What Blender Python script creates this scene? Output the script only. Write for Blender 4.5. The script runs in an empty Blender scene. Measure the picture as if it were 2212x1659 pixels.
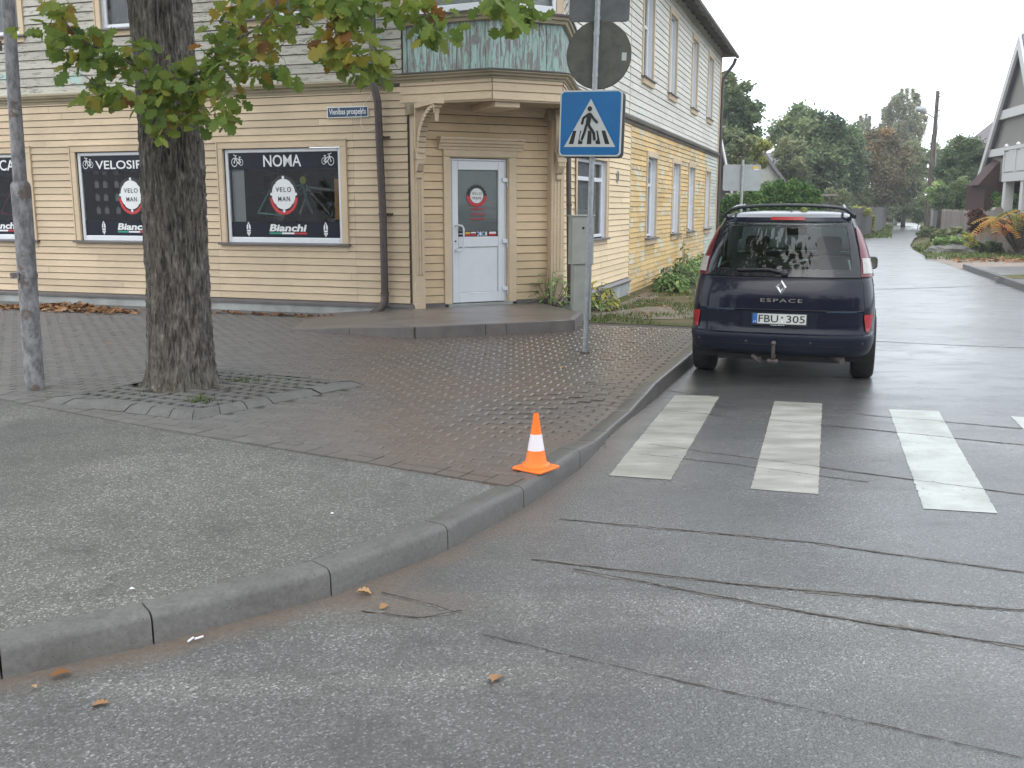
import bpy, math, random
from mathutils import Vector, Matrix, noise
rnd = random.Random(7)
S = bpy.context.scene
C = S.collection
PI = math.pi
def R(a): return math.radians(a)

# ---------------------------------------------------------------- camera
PITCH = R(10.38); CAM_H = 1.75; FPX = 2100.0          # focal length in units of a 2212 px wide picture
cam_d = bpy.data.cameras.new("camera"); cam = bpy.data.objects.new("camera", cam_d); C.objects.link(cam)
cam.location = (0, 0, CAM_H); cam.rotation_euler = (PI/2 - PITCH, 0, 0)
cam_d.sensor_width = 36; cam_d.lens = 36*FPX/2212; cam_d.clip_start = .05; cam_d.clip_end = 3000
S.camera = cam
# ---------------------------------------------------------------- sky and sun (overcast)
SUN_EL, SUN_ROT = R(48), R(200)
W = bpy.data.worlds.new("World"); S.world = W; W.use_nodes = True
nt = W.node_tree; nt.nodes.clear()
sky = nt.nodes.new('ShaderNodeTexSky'); sky.sky_type = 'NISHITA'; sky.sun_disc = False
sky.sun_elevation = SUN_EL; sky.sun_rotation = SUN_ROT; sky.air_density = 1.0; sky.dust_density = 6.0; sky.ozone_density = 1.0
hs = nt.nodes.new('ShaderNodeHueSaturation'); hs.inputs['Saturation'].default_value = .22
mx = nt.nodes.new('ShaderNodeMix'); mx.data_type = 'RGBA'; mx.inputs[0].default_value = .62
mx.inputs[7].default_value = (17.2, 18.6, 20.2, 1)
bg = nt.nodes.new('ShaderNodeBackground'); bg.inputs['Strength'].default_value = .15
wo = nt.nodes.new('ShaderNodeOutputWorld')
nt.links.new(sky.outputs[0], hs.inputs['Color']); nt.links.new(hs.outputs[0], mx.inputs[6])
nt.links.new(mx.outputs[2], bg.inputs['Color']); nt.links.new(bg.outputs[0], wo.inputs['Surface'])
sd = bpy.data.lights.new("sun", 'SUN'); sun = bpy.data.objects.new("sun", sd); C.objects.link(sun)
sd.energy = .5; sd.angle = R(40); sd.color = (1, .97, .92)
sun.rotation_euler = (PI/2 - SUN_EL, 0, R(-20))
S.view_settings.view_transform = 'Standard'; S.view_settings.look = 'None'
S.view_settings.gamma = 1; S.view_settings.exposure = 0.15
S.render.resolution_x = 1024; S.render.resolution_y = 768
try: S.cycles.max_bounces = 7; S.cycles.transparent_max_bounces = 12
except Exception: pass

# ---------------------------------------------------------------- helpers
def V(*a): return Vector(a)
def ray(x, y):
    a = (x-1106)/FPX; b = (829.5-y)/FPX
    return V(a, math.cos(PITCH)+b*math.sin(PITCH), -math.sin(PITCH)+b*math.cos(PITCH))
def G(x, y, z=0.0):
    r = ray(x, y); t = (z-CAM_H)/r.z; return V(0, 0, CAM_H)+r*t
def aY(x, y, Y):
    r = ray(x, y); return V(0, 0, CAM_H)+r*(Y/r.y)
def sm(a): a = max(0., min(1., a)); return a*a*(3-2*a)

class MB:
    def __init__(s): s.v = []; s.f = []; s.a = []; s.cur = .5
    def vert(s, p): s.v.append(tuple(p)); return len(s.v)-1
    def face(s, ids, a=None): s.f.append(tuple(ids)); s.a.append(s.cur if a is None else a)
    def poly(s, pts, a=None): s.face([s.vert(p) for p in pts], a)
    def box(s, fr, s0, s1, n0, n1, z0, z1, a=None):
        p = [fr(x, n, z) for z in (z0, z1) for n in (n0, n1) for x in (s0, s1)]
        i = [s.vert(q) for q in p]
        for q in ((0,2,3,1),(4,5,7,6),(0,1,5,4),(2,6,7,3),(0,4,6,2),(1,3,7,5)): s.face([i[k] for k in q], a)
    def cbox(s, fr, s0, s1, n0, n1, z0, z1, b=.01, a=None):
        # box with chamfered outward (n1) edges
        r0 = [(s0, z0), (s1, z0), (s1, z1), (s0, z1)]; r1 = [(s0+b, z0+b), (s1-b, z0+b), (s1-b, z1-b), (s0+b, z1-b)]
        A = [s.vert(fr(x, n0, z)) for x, z in r0]; B = [s.vert(fr(x, n1-b, z)) for x, z in r0]; D = [s.vert(fr(x, n1, z)) for x, z in r1]
        for k in range(4):
            j = (k+1) % 4; s.face((A[k], A[j], B[j], B[k]), a); s.face((B[k], B[j], D[j], D[k]), a)
        s.face(D, a); s.face(A[::-1], a)
    def prism(s, pts, off, a=None):
        n = len(pts); A = [s.vert(p) for p in pts]; B = [s.vert(Vector(p)+Vector(off)) for p in pts]
        s.face(A[::-1], a); s.face(B, a)
        for k in range(n): j = (k+1) % n; s.face((A[k], A[j], B[j], B[k]), a)
    def tube(s, pts, rad, seg=8, a=None, cap=True):
        pts = [Vector(p) for p in pts]; n = len(pts)
        if not hasattr(rad, '__len__'): rad = [rad]*n
        rings = []; up = None
        for i, p in enumerate(pts):
            d = (pts[min(i+1, n-1)]-pts[max(i-1, 0)]).normalized()
            if up is None: up = V(0, 0, 1) if abs(d.z) < .9 else V(1, 0, 0)
            x = d.cross(up).normalized(); y = x.cross(d).normalized(); up = y
            rings.append([s.vert(p+(x*math.cos(2*PI*k/seg)+y*math.sin(2*PI*k/seg))*rad[i]) for k in range(seg)])
        for i in range(n-1):
            for k in range(seg):
                j = (k+1) % seg; s.face((rings[i][k], rings[i][j], rings[i+1][j], rings[i+1][k]), a)
        if cap: s.face(rings[0][::-1], a); s.face(rings[-1], a)
    def lathe(s, c, ax, prof, seg=24, a=None, closed=False):
        c = Vector(c); ax = Vector(ax).normalized(); u = ax.orthogonal().normalized(); w = ax.cross(u); rings = []
        for r, h in prof:
            if r < 1e-6: rings.append([s.vert(c+ax*h)])
            else: rings.append([s.vert(c+ax*h+(u*math.cos(2*PI*k/seg)+w*math.sin(2*PI*k/seg))*r) for k in range(seg)])
        m = len(rings)
        for i in range(m if closed else m-1):
            A = rings[i]; B = rings[(i+1) % m]
            for k in range(seg):
                j = (k+1) % seg
                if len(A) == 1 and len(B) == 1: continue
                if len(A) == 1: s.face((A[0], B[j], B[k]), a)
                elif len(B) == 1: s.face((A[k], A[j], B[0]), a)
                else: s.face((A[k], A[j], B[j], B[k]), a)
    def grid(s, fn, nu, nv, a=None):
        ids = [[s.vert(fn(i/nu, j/nv)) for i in range(nu+1)] for j in range(nv+1)]
        for j in range(nv):
            for i in range(nu): s.face((ids[j][i], ids[j][i+1], ids[j+1][i+1], ids[j+1][i]), a)
    def mesh(s, name, xf=None):
        m = bpy.data.meshes.new(name)
        vs = s.v if xf is None else [tuple(xf @ Vector(p)) for p in s.v]
        m.from_pydata(vs, [], s.f); m.update()
        at = m.attributes.new('rnd', 'FLOAT', 'FACE'); at.data.foreach_set('value', s.a)
        return m

def obj(name, mb, mat, parent=None, smooth=False, world=True, bevel=0):
    xf = None
    if parent is not None and world: xf = full(parent).inverted()
    m = mb.mesh(name, xf) if isinstance(mb, MB) else mb
    o = bpy.data.objects.new(name, m); C.objects.link(o)
    if mat and not m.materials: m.materials.append(mat)
    if parent is not None: o.parent = parent
    if smooth:
        for p in m.polygons: p.use_smooth = True
    if smooth == 2:
        try: m.set_sharp_from_angle(angle=R(38))
        except Exception: pass
    if bevel:
        b = o.modifiers.new('bevel', 'BEVEL'); b.width = bevel; b.segments = 2; b.limit_method = 'ANGLE'; b.angle_limit = R(40)
    return o
def full(o):
    m = Matrix.LocRotScale(o.location, o.rotation_euler, o.scale)
    return full(o.parent) @ m if o.parent else m
def tag(o, label, cat, group=None, kind=None):
    if label: o['label'] = label
    if cat: o['category'] = cat
    if group: o['group'] = group
    if kind: o['kind'] = kind
    return o
def thing(name, label, cat, loc=(0, 0, 0), rz=0, group=None):
    o = bpy.data.objects.new(name, None); C.objects.link(o); o.empty_display_size = .2
    o.location = loc; o.rotation_euler = (0, 0, rz); return tag(o, label, cat, group)
def struct(name, mb, mat, smooth=False):
    o = obj(name, mb, mat, None, smooth); o['kind'] = 'structure'; return o
def frame(O, ang):          # ang measured from +X; n is the outward side, 90 degrees clockwise
    dx, dy = math.cos(R(ang)), math.sin(R(ang)); nx, ny = dy, -dx
    return lambda s, n, z: V(O[0]+dx*s+nx*n, O[1]+dy*s+ny*n, z)
def text(name, txt, mat, parent, fr, s0, s1, z0, z1, n, bold=0.0, shear=0.0, depth=.002, spacing=1.0):
    cu = bpy.data.curves.new(name, 'FONT'); cu.body = txt; cu.offset = bold; cu.shear = shear; cu.extrude = 0.0; cu.resolution_u = 3
    cu.space_character = spacing
    t = bpy.data.objects.new(name, cu); C.objects.link(t)
    dg = bpy.context.evaluated_depsgraph_get(); dg.update()
    m = bpy.data.meshes.new_from_object(t.evaluated_get(dg)); bpy.data.objects.remove(t)
    xs = [v.co.x for v in m.vertices]; ys = [v.co.y for v in m.vertices]
    x0, x1, y0, y1 = min(xs), max(xs), min(ys), max(ys); inv = full(parent).inverted() if parent else Matrix()
    for v in m.vertices:
        v.co = inv @ fr(s0+(v.co.x-x0)/(x1-x0)*(s1-s0), n, z0+(v.co.y-y0)/(y1-y0)*(z1-z0))
    m.materials.clear(); m.materials.append(mat)
    o = bpy.data.objects.new(name, m); C.objects.link(o)
    if parent: o.parent = parent
    return o
def dup(root, loc, rz=0, scale=None, **kw):
    r = root.copy(); C.objects.link(r); r.location = loc; r.rotation_euler = (0, 0, rz)
    if scale: r.scale = scale
    for k, v in kw.items(): r[k] = v
    for ch in list(root.children):
        c = ch.copy(); C.objects.link(c); c.parent = r
        for g in ch.children:
            d = g.copy(); C.objects.link(d); d.parent = c
    return r

# ---------------------------------------------------------------- materials
class NT:
    def __init__(s, name):
        s.m = bpy.data.materials.new(name); s.m.use_nodes = True; s.t = s.m.node_tree; s.t.nodes.clear()
        s.out = s.n('ShaderNodeOutputMaterial'); s.b = s.n('ShaderNodeBsdfPrincipled'); s.l(s.b.outputs[0], s.out.inputs[0])
    def n(s, t, **k):
        x = s.t.nodes.new(t)
        for a, b in k.items(): setattr(x, a, b)
        return x
    def l(s, a, b): s.t.links.new(a, b)
    def set(s, node, i, val):
        inp = node.inputs[i]
        if hasattr(val, 'links') or isinstance(val, bpy.types.NodeSocket): s.l(val, inp)
        else:
            if inp.type == 'RGBA' and len(val) == 3: val = (*val, 1)
            inp.default_value = val
    def co(s, scale=(1, 1, 1), rot=(0, 0, 0)):
        tc = s.n('ShaderNodeTexCoord'); mp = s.n('ShaderNodeMapping'); s.l(tc.outputs['Object'], mp.inputs[0])
        mp.inputs['Scale'].default_value = scale; mp.inputs['Rotation'].default_value = rot; return mp.outputs[0]
    def noise(s, co, sc, det=4, rough=.55, dist=0.):
        x = s.n('ShaderNodeTexNoise'); s.l(co, x.inputs['Vector']); x.inputs['Scale'].default_value = sc
        x.inputs['Detail'].default_value = det; x.inputs['Roughness'].default_value = rough; x.inputs['Distortion'].default_value = dist; return x.outputs['Fac']
    def vor(s, co, sc, feat='F1'):
        x = s.n('ShaderNodeTexVoronoi'); x.feature = feat; s.l(co, x.inputs['Vector']); x.inputs['Scale'].default_value = sc; return x.outputs[0]
    def ramp(s, fac, stops, interp='LINEAR'):
        x = s.n('ShaderNodeValToRGB'); s.l(fac, x.inputs[0]); cr = x.color_ramp; cr.interpolation = interp
        while len(cr.elements) < len(stops): cr.elements.new(.5)
        for e, (p, c) in zip(cr.elements, stops):
            e.position = p; e.color = (c, c, c, 1) if not hasattr(c, '__len__') else (*c, 1)[:4]
        return x.outputs[0]
    def mix(s, f, a, b, mode='MIX'):
        x = s.n('ShaderNodeMix'); x.data_type = 'RGBA'; x.blend_type = mode; x.clamp_factor = True
        s.set(x, 0, f); s.set(x, 6, a); s.set(x, 7, b); return x.outputs[2]
    def math(s, op, a, b=0.0):
        x = s.n('ShaderNodeMath'); x.operation = op; x.use_clamp = False; s.set(x, 0, a); s.set(x, 1, b); return x.outputs[0]
    def attr(s, name='rnd'):
        x = s.n('ShaderNodeAttribute'); x.attribute_name = name; return x.outputs['Fac']
    def wet(s, base=0.):
        x = s.n('ShaderNodeSeparateXYZ'); s.l(s.co(), x.inputs[0])
        w = s.math('ADD', s.math('MULTIPLY', x.outputs[0], .30), s.math('MULTIPLY', x.outputs[1], .075))
        w = s.math('ADD', w, .05+base); w = s.math('MAXIMUM', w, 0.); return s.math('MINIMUM', w, 1.)
    def bump(s, h, st=.3, dist=.01):
        x = s.n('ShaderNodeBump'); x.inputs['Strength'].default_value = st; x.inputs['Distance'].default_value = dist
        s.l(h, x.inputs['Height']); s.l(x.outputs[0], s.b.inputs['Normal']); return x
    def P(s, col=None, rough=.6, metal=0., spec=.5):
        if col is not None: s.set(s.b, 'Base Color', col)
        s.set(s.b, 'Roughness', rough); s.set(s.b, 'Metallic', metal); s.set(s.b, 'Specular IOR Level', spec); return s.m

def plain(name, c, rough=.5, metal=0., var=.12, sc=6, spec=.5, bump=0.):
    t = NT(name); co = t.co(); n = t.noise(co, sc, 5); c = tuple(x*.85 for x in c)
    dk = tuple(x*(1-var) for x in c); lt = tuple(min(1, x*(1+var)) for x in c)
    t.P(t.ramp(n, [(.3, dk), (.7, lt)]), t.ramp(n, [(.3, rough*.85), (.7, min(1, rough*1.1))]), metal, spec)
    if bump: t.bump(t.noise(co, sc*8, 4), bump, .01)
    return t.m
def leaf_mat(name, stops, trans=.35):
    t = NT(name); c = t.ramp(t.attr(), stops)
    t.P(c, .55, 0, .3)
    tr = t.n('ShaderNodeBsdfTranslucent'); t.l(c, tr.inputs[0]); ms = t.n('ShaderNodeMixShader'); ms.inputs[0].default_value = trans
    t.l(t.b.outputs[0], ms.inputs[1]); t.l(tr.outputs[0], ms.inputs[2]); t.l(ms.outputs[0], t.out.inputs[0]); return t.m
def glass_mat(name, tint=(.8, .85, .85), rough=.02, ior=1.5, base=.0):
    t = NT(name); tr = t.n('ShaderNodeBsdfTransparent'); tr.inputs[0].default_value = (*tint, 1)
    gl = t.n('ShaderNodeBsdfGlossy'); gl.inputs['Roughness'].default_value = rough
    fr = t.n('ShaderNodeFresnel'); fr.inputs[0].default_value = ior
    f = t.math('ADD', fr.outputs[0], base); f = t.math('MINIMUM', f, 1.)
    ms = t.n('ShaderNodeMixShader'); t.l(f, ms.inputs[0]); t.l(tr.outputs[0], ms.inputs[1]); t.l(gl.outputs[0], ms.inputs[2]); t.l(ms.outputs[0], t.out.inputs[0]); return t.m

def siding_mat(name, base, var, peel=None, peel_amt=.0, alt=None, alt_amt=0., dirt=.35, axis='h', boardpeel=0., grey=(.23,.21,.2)):
    """painted boards: per-board tint, streaky dirt, flaked patches showing grey wood or an older coat"""
    t = NT(name); co = t.co(); rn = t.attr(); base = tuple(x*.82 for x in base); alt = tuple(x*.82 for x in alt) if alt else None
    st = t.co((1, 1, 7)) if axis == 'h' else t.co((9, 9, 1.2))
    c = t.mix(rn, tuple(x*(1-var) for x in base), tuple(min(.9, x*(1+var)) for x in base))
    big = t.noise(co, .9, 5, .6)
    c = t.mix(t.ramp(big, [(.42, 0.), (.7, dirt)]), c, tuple(x*.62 for x in base))
    fine = t.noise(st, 7, 6, .7)
    c = t.mix(t.ramp(fine, [(.5, 0.), (.75, .35)]), c, tuple(x*.5 for x in base))
    if alt is not None:
        a = t.noise(t.co((1, 1, 2.4)), 1.7, 6, .65, .4)
        c = t.mix(t.ramp(a, [(.62-alt_amt, 0.), (.66-alt_amt, .85)]), c, alt)
    if peel_amt > 0:
        p = t.noise(st, 5.5 if axis == 'h' else 2.6, 8, .72, .6)
        if boardpeel: p = t.math('ADD', p, t.math('MULTIPLY', t.math('GREATER_THAN', rn, .86), boardpeel))
        g = t.mix(t.noise(st, 20, 3), grey, tuple(x*.6 for x in grey))
        c = t.mix(t.ramp(p, [(.66-peel_amt, 0.), (.675-peel_amt, .92)]), c, g)
        t.bump(t.ramp(p, [(.64-peel_amt, 1.), (.68-peel_amt, 0.)]), .5, .006)
    else: t.bump(fine, .2, .004)
    t.P(c, .72, 0, .25); return t.m

CREAM = (.70, .555, .39)
M = {}
M['side_L'] = siding_mat('cream_boards', CREAM, .09, True, -.035, dirt=.5)
M['side_LU'] = siding_mat('weathered_white_boards', (.56, .535, .465), .10, True, .095, (.42, .60, .55), .01, .5, grey=(.25, .235, .225))
M['side_R1'] = siding_mat('fresh_cream_boards', (.92, .73, .48), .06, dirt=.2)
M['side_R2'] = siding_mat('ochre_boards', (.82, .57, .26), .15, True, .045, (.66, .67, .56), .075, .4, boardpeel=.10, grey=(.33, .31, .29))
M['side_R3'] = siding_mat('faded_boards', (.66, .68, .60), .1, True, .05, (.62, .5, .28), -.03, .3, boardpeel=.1, grey=(.33, .31, .29))
M['side_RU'] = siding_mat('white_flaking_boards', (.77, .745, .665), .07, True, .055, (.66, .76, .70), .0, .25, grey=(.28,.26,.24))
M['side_C'] = siding_mat('porch_boards', (.74, .56, .36), .10, True, -.04, dirt=.5)
M['bay'] = siding_mat('turquoise_flaking_boards', (.42, .58, .53), .12, True, .155, None, 0, .35, 'v', grey=(.27, .24, .235))
M['trim'] = siding_mat('cream_trim', (.73, .575, .405), .04, True, -.04, dirt=.45)
M['cornice'] = siding_mat('dirty_cornice', (.42, .36, .25), .08, True, .03, dirt=.8, grey=(.12,.11,.10))
M['wornbelt'] = siding_mat('worn_belt', (.17, .155, .14), .1, True, .0, dirt=.8, grey=(.10,.09,.09))
M['wallback'] = plain('wall_shadow_gap', (.10, .08, .06), .9)
M['brown'] = plain('brown_metal', (.075, .055, .050), .45, .0, .15)
M['sillmetal'] = plain('grey_brown_sill', (.14, .125, .125), .4)
M['pvc'] = plain('white_plastic_frame', (.78, .80, .84), .35, 0, .03)
M['concrete'] = plain('plinth_concrete', (.36, .37, .36), .85, 0, .25, 3, bump=.25)
M['soffit'] = plain('soffit_wood', (.20, .185, .175), .8, 0, .3, 4)
M['roof'] = plain('roof_sheet', (.08, .078, .08), .6)
M['porch_soffit'] = plain('porch_soffit', (.50, .39, .26), .8, 0, .2, 3)
M['glass'] = glass_mat('window_glass', (.88, .90, .90), .02, 1.33, .0)
M['carglass'] = glass_mat('car_glass', (.90, 1.0, .96), .01, 1.45, .0)
M['film'] = plain('dark_window_film', (.012, .014, .026), .35, 0, .1, 6, .2)
M['white'] = plain('white_print', (.80, .81, .82), .4, 0, .02)
M['black'] = plain('black_print', (.012, .012, .014), .35, 0, .1)
M['red'] = plain('red_print', (.55, .03, .04), .35)
M['green'] = plain('green_print', (.02, .30, .20), .35)
M['blue'] = plain('blue_print', (.03, .12, .40), .35)
M['paleblue'] = plain('pale_print', (.50, .60, .62), .4)
M['yellow'] = plain('yellow_print', (.65, .45, .05), .4)
M['orange'] = plain('orange_rack', (.35, .17, .03), .6)
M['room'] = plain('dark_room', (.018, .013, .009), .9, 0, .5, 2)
M['curtain'] = plain('pale_curtain', (.55, .57, .56), .9, 0, .15, 5)
M['blind'] = plain('grey_blind', (.27, .28, .30), .8, 0, .2, 2)
M['frosted'] = plain('frosted_film', (.27, .285, .28), .35, 0, .08, 2)
M['steel'] = plain('galvanised_steel', (.42, .44, .46), .38, .75, .15, 14)
M['steelpole'] = plain('galvanised_pole', (.40, .42, .44), .45, .5, .18, 20)
M['signback'] = plain('sign_back_dark', (.13, .135, .14), .55, .2, .25, 8)
M['signback2'] = plain('sign_back_round', (.115, .115, .095), .75, 0, .3, 9)
M['signpale'] = plain('sign_back_pale', (.36, .38, .39), .5, .2, .08, 6)
M['signblue'] = plain('sign_blue', (.0, .145, .40), .35, 0, .06)
M['signwhite'] = plain('sign_white', (.60, .62, .61), .4, 0, .03)
M['cab'] = plain('cabinet_grey', (.36, .37, .33), .55, 0, .12, 4)
M['chrome'] = plain('chrome', (.75, .75, .76), .12, 1, .05)
M['rubber'] = plain('rubber', (.016, .016, .017), .75)
M['plastic'] = plain('black_plastic', (.015, .016, .02), .45)
M['alloy'] = plain('alloy_rim', (.4, .4, .42), .35, .9)
M['seat'] = plain('grey_seat_cloth', (.05, .055, .06), .9)
M['taillight'] = plain('red_lens', (.13, .004, .012), .2, 0, .08)
M['taillight2'] = plain('bright_red_lens', (.36, .008, .014), .18, 0, .08)
M['clearlens'] = plain('clear_lens', (.42, .40, .38), .12, 0, .2, 40)
M['cone'] = plain('orange_rubber', (.95, .115, .012), .42, 0, .03)
M['conewhite'] = plain('white_band', (.86, .80, .84), .45, 0, .02)
M['soil'] = plain('soil', (.07, .052, .038), .95, 0, .4, 12, bump=.5)
M['dirt'] = plain('crack_dirt', (.060, .047, .038), .9, 0, .4, 15, bump=.4)
M['gravel'] = plain('gravel_track', (.28, .225, .185), .9, 0, .25, 10, bump=.4)
M['bark'] = None
t = NT('car_paint'); t.P((.003, .0045, .015), .35, 0, .15); t.b.inputs['Coat Weight'].default_value = .55; t.b.inputs['Coat IOR'].default_value = 1.4; t.b.inputs['Coat Roughness'].default_value = .04; M['paint'] = t.m
t = NT('car_paint_satin'); t.P((.007, .010, .022), .40, 0, .22); M['bumper'] = t.m

# bark
t = NT('oak_bark'); st = t.co((1, 1, .22)); n1 = t.noise(st, 24, 9, .75, .4); n2 = t.noise(t.co(), 2, 4)
c = t.ramp(n1, [(.37, (.028, .023, .019)), (.49, (.13, .112, .094)), (.60, (.21, .19, .165)), (.70, (.40, .375, .34))])
c = t.mix(t.ramp(n2, [(.5, 0.), (.75, .35)]), c, (.06, .065, .035)); t.P(c, .8, 0, .4); t.bump(n1, 1., .025); M['bark'] = t.m
t = NT('plain_bark'); n1 = t.noise(t.co((1, 1, .3)), 6, 6); t.P(t.ramp(n1, [(.3, (.035, .028, .022)), (.7, (.12, .10, .085))]), .9, 0, .2); M['bark2'] = t.m
t = NT('birch_bark'); n1 = t.noise(t.co((1, 1, 2)), 4, 6); t.P(t.ramp(n1, [(.35, (.05, .05, .05)), (.5, (.45, .44, .42))]), .9, 0, .2); M['birch'] = t.m
# peeling grey paint on the lamp post
t = NT('peeling_grey_paint'); co = t.co((1, 1, .45)); n1 = t.noise(co, 16, 7, .7); n2 = t.noise(t.co(), 5, 5, .6)
c = t.ramp(n1, [(.40, (.12, .12, .125)), (.50, (.20, .195, .20)), (.60, (.29, .28, .295))])
c = t.mix(t.ramp(n2, [(.56, 0.), (.61, .8)]), c, (.12, .08, .065)); t.P(c, .6, 0, .4); t.bump(n1, .5, .004); M['post'] = t.m

# asphalt: vertex attributes 'dirt' and 'wet' drive gutter dirt and wetness
def asphalt(name, dark, light, wetk, spark=.0, tint=(.85, .95, 1.1), band=.38):
    dark = tuple(x*.76 for x in dark); light = tuple(x*.76 for x in light)
    t = NT(name); co = t.co(); dirt = t.attr('dirt'); wet = t.wet()
    agg = t.vor(co, 105); agc = t.n('ShaderNodeTexVoronoi'); t.l(co, agc.inputs['Vector']); agc.inputs['Scale'].default_value = 125
    n = t.noise(co, 60, 5, .7); big = t.noise(co, 1.1, 5, .6); mid = t.noise(t.co((1, .5, 1), (0, 0, R(-20))), 5, 5, .65)
    c = t.ramp(n, [(.33, dark), (.68, light)])
    c = t.mix(t.ramp(agc.outputs['Color'], [(.70, 0.), (.95, .75)]), c, tuple(min(.6, x*3.2+.05) for x in light))
    c = t.mix(t.ramp(agc.outputs['Color'], [(.12, .65), (.32, 0.)]), c, tuple(x*.35 for x in dark))
    c = t.mix(t.ramp(big, [(.35, .42), (.62, 0.)]), c, tuple(x*.55 for x in dark))
    c = t.mix(t.ramp(mid, [(.55, 0.), (.8, .3)]), c, tuple(x*.6 for x in light))
    bands = t.noise(t.co((.10, 1.1, 1), (0, 0, R(22))), 1.3, 3, .5); c = t.mix(t.ramp(bands, [(.42, 0.), (.52, band)]), c, tuple(x*.62*k for x, k in zip(dark, tint)))
    sp_ = t.noise(co, 3.3, 6, .75); c = t.mix(t.ramp(sp_, [(.52, 0.), (.72, .6)]), c, tuple(x*.45 for x in dark)); st_ = t.noise(t.co((1, .6, 1), (0, 0, R(-15))), .55, 3, .5); c = t.mix(t.ramp(st_, [(.50, 0.), (.62, .45)]), c, tuple(x*.62 for x in dark))
    d = t.math('MULTIPLY', dirt, t.ramp(t.noise(co, 4, 6, .7), [(.25, .35), (.6, 1.25)]))
    c = t.mix(d, c, t.mix(t.noise(co, 30, 4, .7), (.075, .055, .042), (.19, .15, .12)))
    c = t.mix(t.math('MULTIPLY', wet, .45), c, tuple(x*.5*k for x, k in zip(dark, tint)))
    puddle = t.noise(t.co((1, 1.6, 1), (0, 0, R(18))), .8, 4, .55, .4)
    wr = t.math('MULTIPLY', wet, t.ramp(puddle, [(.3, .75), (.65, 1.1)]))
    rough = t.math('MAXIMUM', .27, t.math('SUBTRACT', .78, t.math('MULTIPLY', wr, wetk)))
    t.P(c, rough, 0, t.math('ADD', .5, t.math('MULTIPLY', wr, .35)))
    sx = t.n('ShaderNodeSeparateXYZ'); t.l(t.co(), sx.inputs[0]); far = t.n('ShaderNodeMapRange'); far.interpolation_type = 'SMOOTHSTEP'; t.l(sx.outputs[1], far.inputs[0]); far.inputs[1].default_value = 5.; far.inputs[2].default_value = 13.; far.inputs[3].default_value = .22; far.inputs[4].default_value = 1.
    film = t.math('MULTIPLY', far.outputs[0], t.ramp(t.noise(t.co((1, 2.2, 1), (0, 0, R(20))), 1.6, 6, .65, .3), [(.30, .45), (.5, 1.)]))
    t.l(t.math('MINIMUM', 1., t.math('MULTIPLY', wr, film)), t.b.inputs['Coat Weight']); t.b.inputs['Coat Roughness'].default_value = .36; t.b.inputs['Coat IOR'].default_value = 1.38
    h = t.math('ADD', t.math('MULTIPLY', agg, -1.0), n)
    b = t.bump(h, .55, .004)
    t.l(t.math('MAXIMUM', .10, t.math('SUBTRACT', .95, t.math('MULTIPLY', t.math('MULTIPLY', wr, film), .88))), b.inputs['Strength'])
    return t.m
M['road'] = asphalt('road_asphalt', (.128, .122, .112), (.285, .272, .245), .68)
M['path'] = asphalt('footpath_asphalt', (.138, .131, .119), (.245, .232, .208), .42, band=.12)
M['dampslab'] = asphalt('ramp_asphalt', (.20, .155, .13), (.29, .235, .20), .40)
t = NT('kerb_concrete'); co = t.co(); n = t.noise(co, 45, 5, .7); b_ = t.noise(co, 2.5, 5, .65)
c = t.ramp(n, [(.3, (.108, .104, .098)), (.7, (.175, .168, .158))]); c = t.mix(t.ramp(b_, [(.45, 0.), (.72, .7)]), c, (.075, .07, .065))
c = t.mix(t.ramp(t.vor(co, 38), [(.07, .9), (.13, 0.)]), c, (.04, .04, .04)); wet = t.wet(); c = t.mix(t.math('ADD', .12, t.math('MULTIPLY', wet, .75)), c, (.062, .056, .05)); c = t.mix(t.ramp(t.noise(t.co(), 7, 7, .7), [(.5, 0.), (.7, .45)]), c, (.045, .04, .034))
t.P(c, t.math('SUBTRACT', .75, t.math('MULTIPLY', wet, .42)), 0, .5); t.bump(n, .4, .004); M['kerb'] = t.m
t = NT('paving_block'); co = t.co(); rn = t.attr('rnd'); n = t.noise(co, 55, 4, .7); big = t.noise(co, .55, 4, .6); wet = t.wet()
c = t.mix(rn, (.115, .104, .095), (.148, .132, .12)); c = t.mix(t.ramp(n, [(.35, .35), (.6, 0.)]), c, (.05, .045, .04))
c = t.mix(t.ramp(big, [(.35, 0.), (.62, .75)]), c, (.145, .104, .083)); c = t.mix(t.math('MULTIPLY', wet, .3), c, (.06, .055, .05))
c = t.mix(1., c, (.90, .86, .83), 'MULTIPLY'); c = t.mix(t.ramp(wet, [(.0, .8), (.35, .0)]), c, t.mix(rn, (.115, .112, .106), (.145, .141, .134))); t.P(c, t.math('SUBTRACT', .66, t.math('MULTIPLY', wet, .36)), 0, .5); t.bump(n, .3, .003)
t.l(t.math('MULTIPLY', wet, .12), t.b.inputs['Coat Weight']); t.b.inputs['Coat Roughness'].default_value = .25; M['paver'] = t.m
t = NT('worn_sky_lit_road_paint'); co = t.co((1, 1, 1), (0, 0, R(18.5))); st = t.co((.6, 2.6, 1), (0, 0, R(18.5))); wet = t.wet()
n = t.noise(st, 2.4, 4, .55); sp = t.noise(t.co(), 16, 7, .75); rn = t.attr()
c = t.ramp(n, [(.30, (.17, .16, .135)), (.52, (.28, .27, .235)), (.75, (.38, .37, .335))])
c = t.mix(rn, c, (.56, .60, .58)); c = t.mix(t.ramp(t.noise(t.co(), 2.2, 5, .6), [(.45, 0.), (.7, .5)]), c, (.17, .16, .14)); c = t.mix(t.ramp(sp, [(.61, 0.), (.66, .85)]), c, (.12, .115, .11))  # first mix whitens the stripe colour to stand for reflected sky
c = t.mix(t.ramp(t.noise(t.co(), 70, 3), [(.55, 0.), (.75, .35)]), c, (.25, .24, .22))
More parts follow.
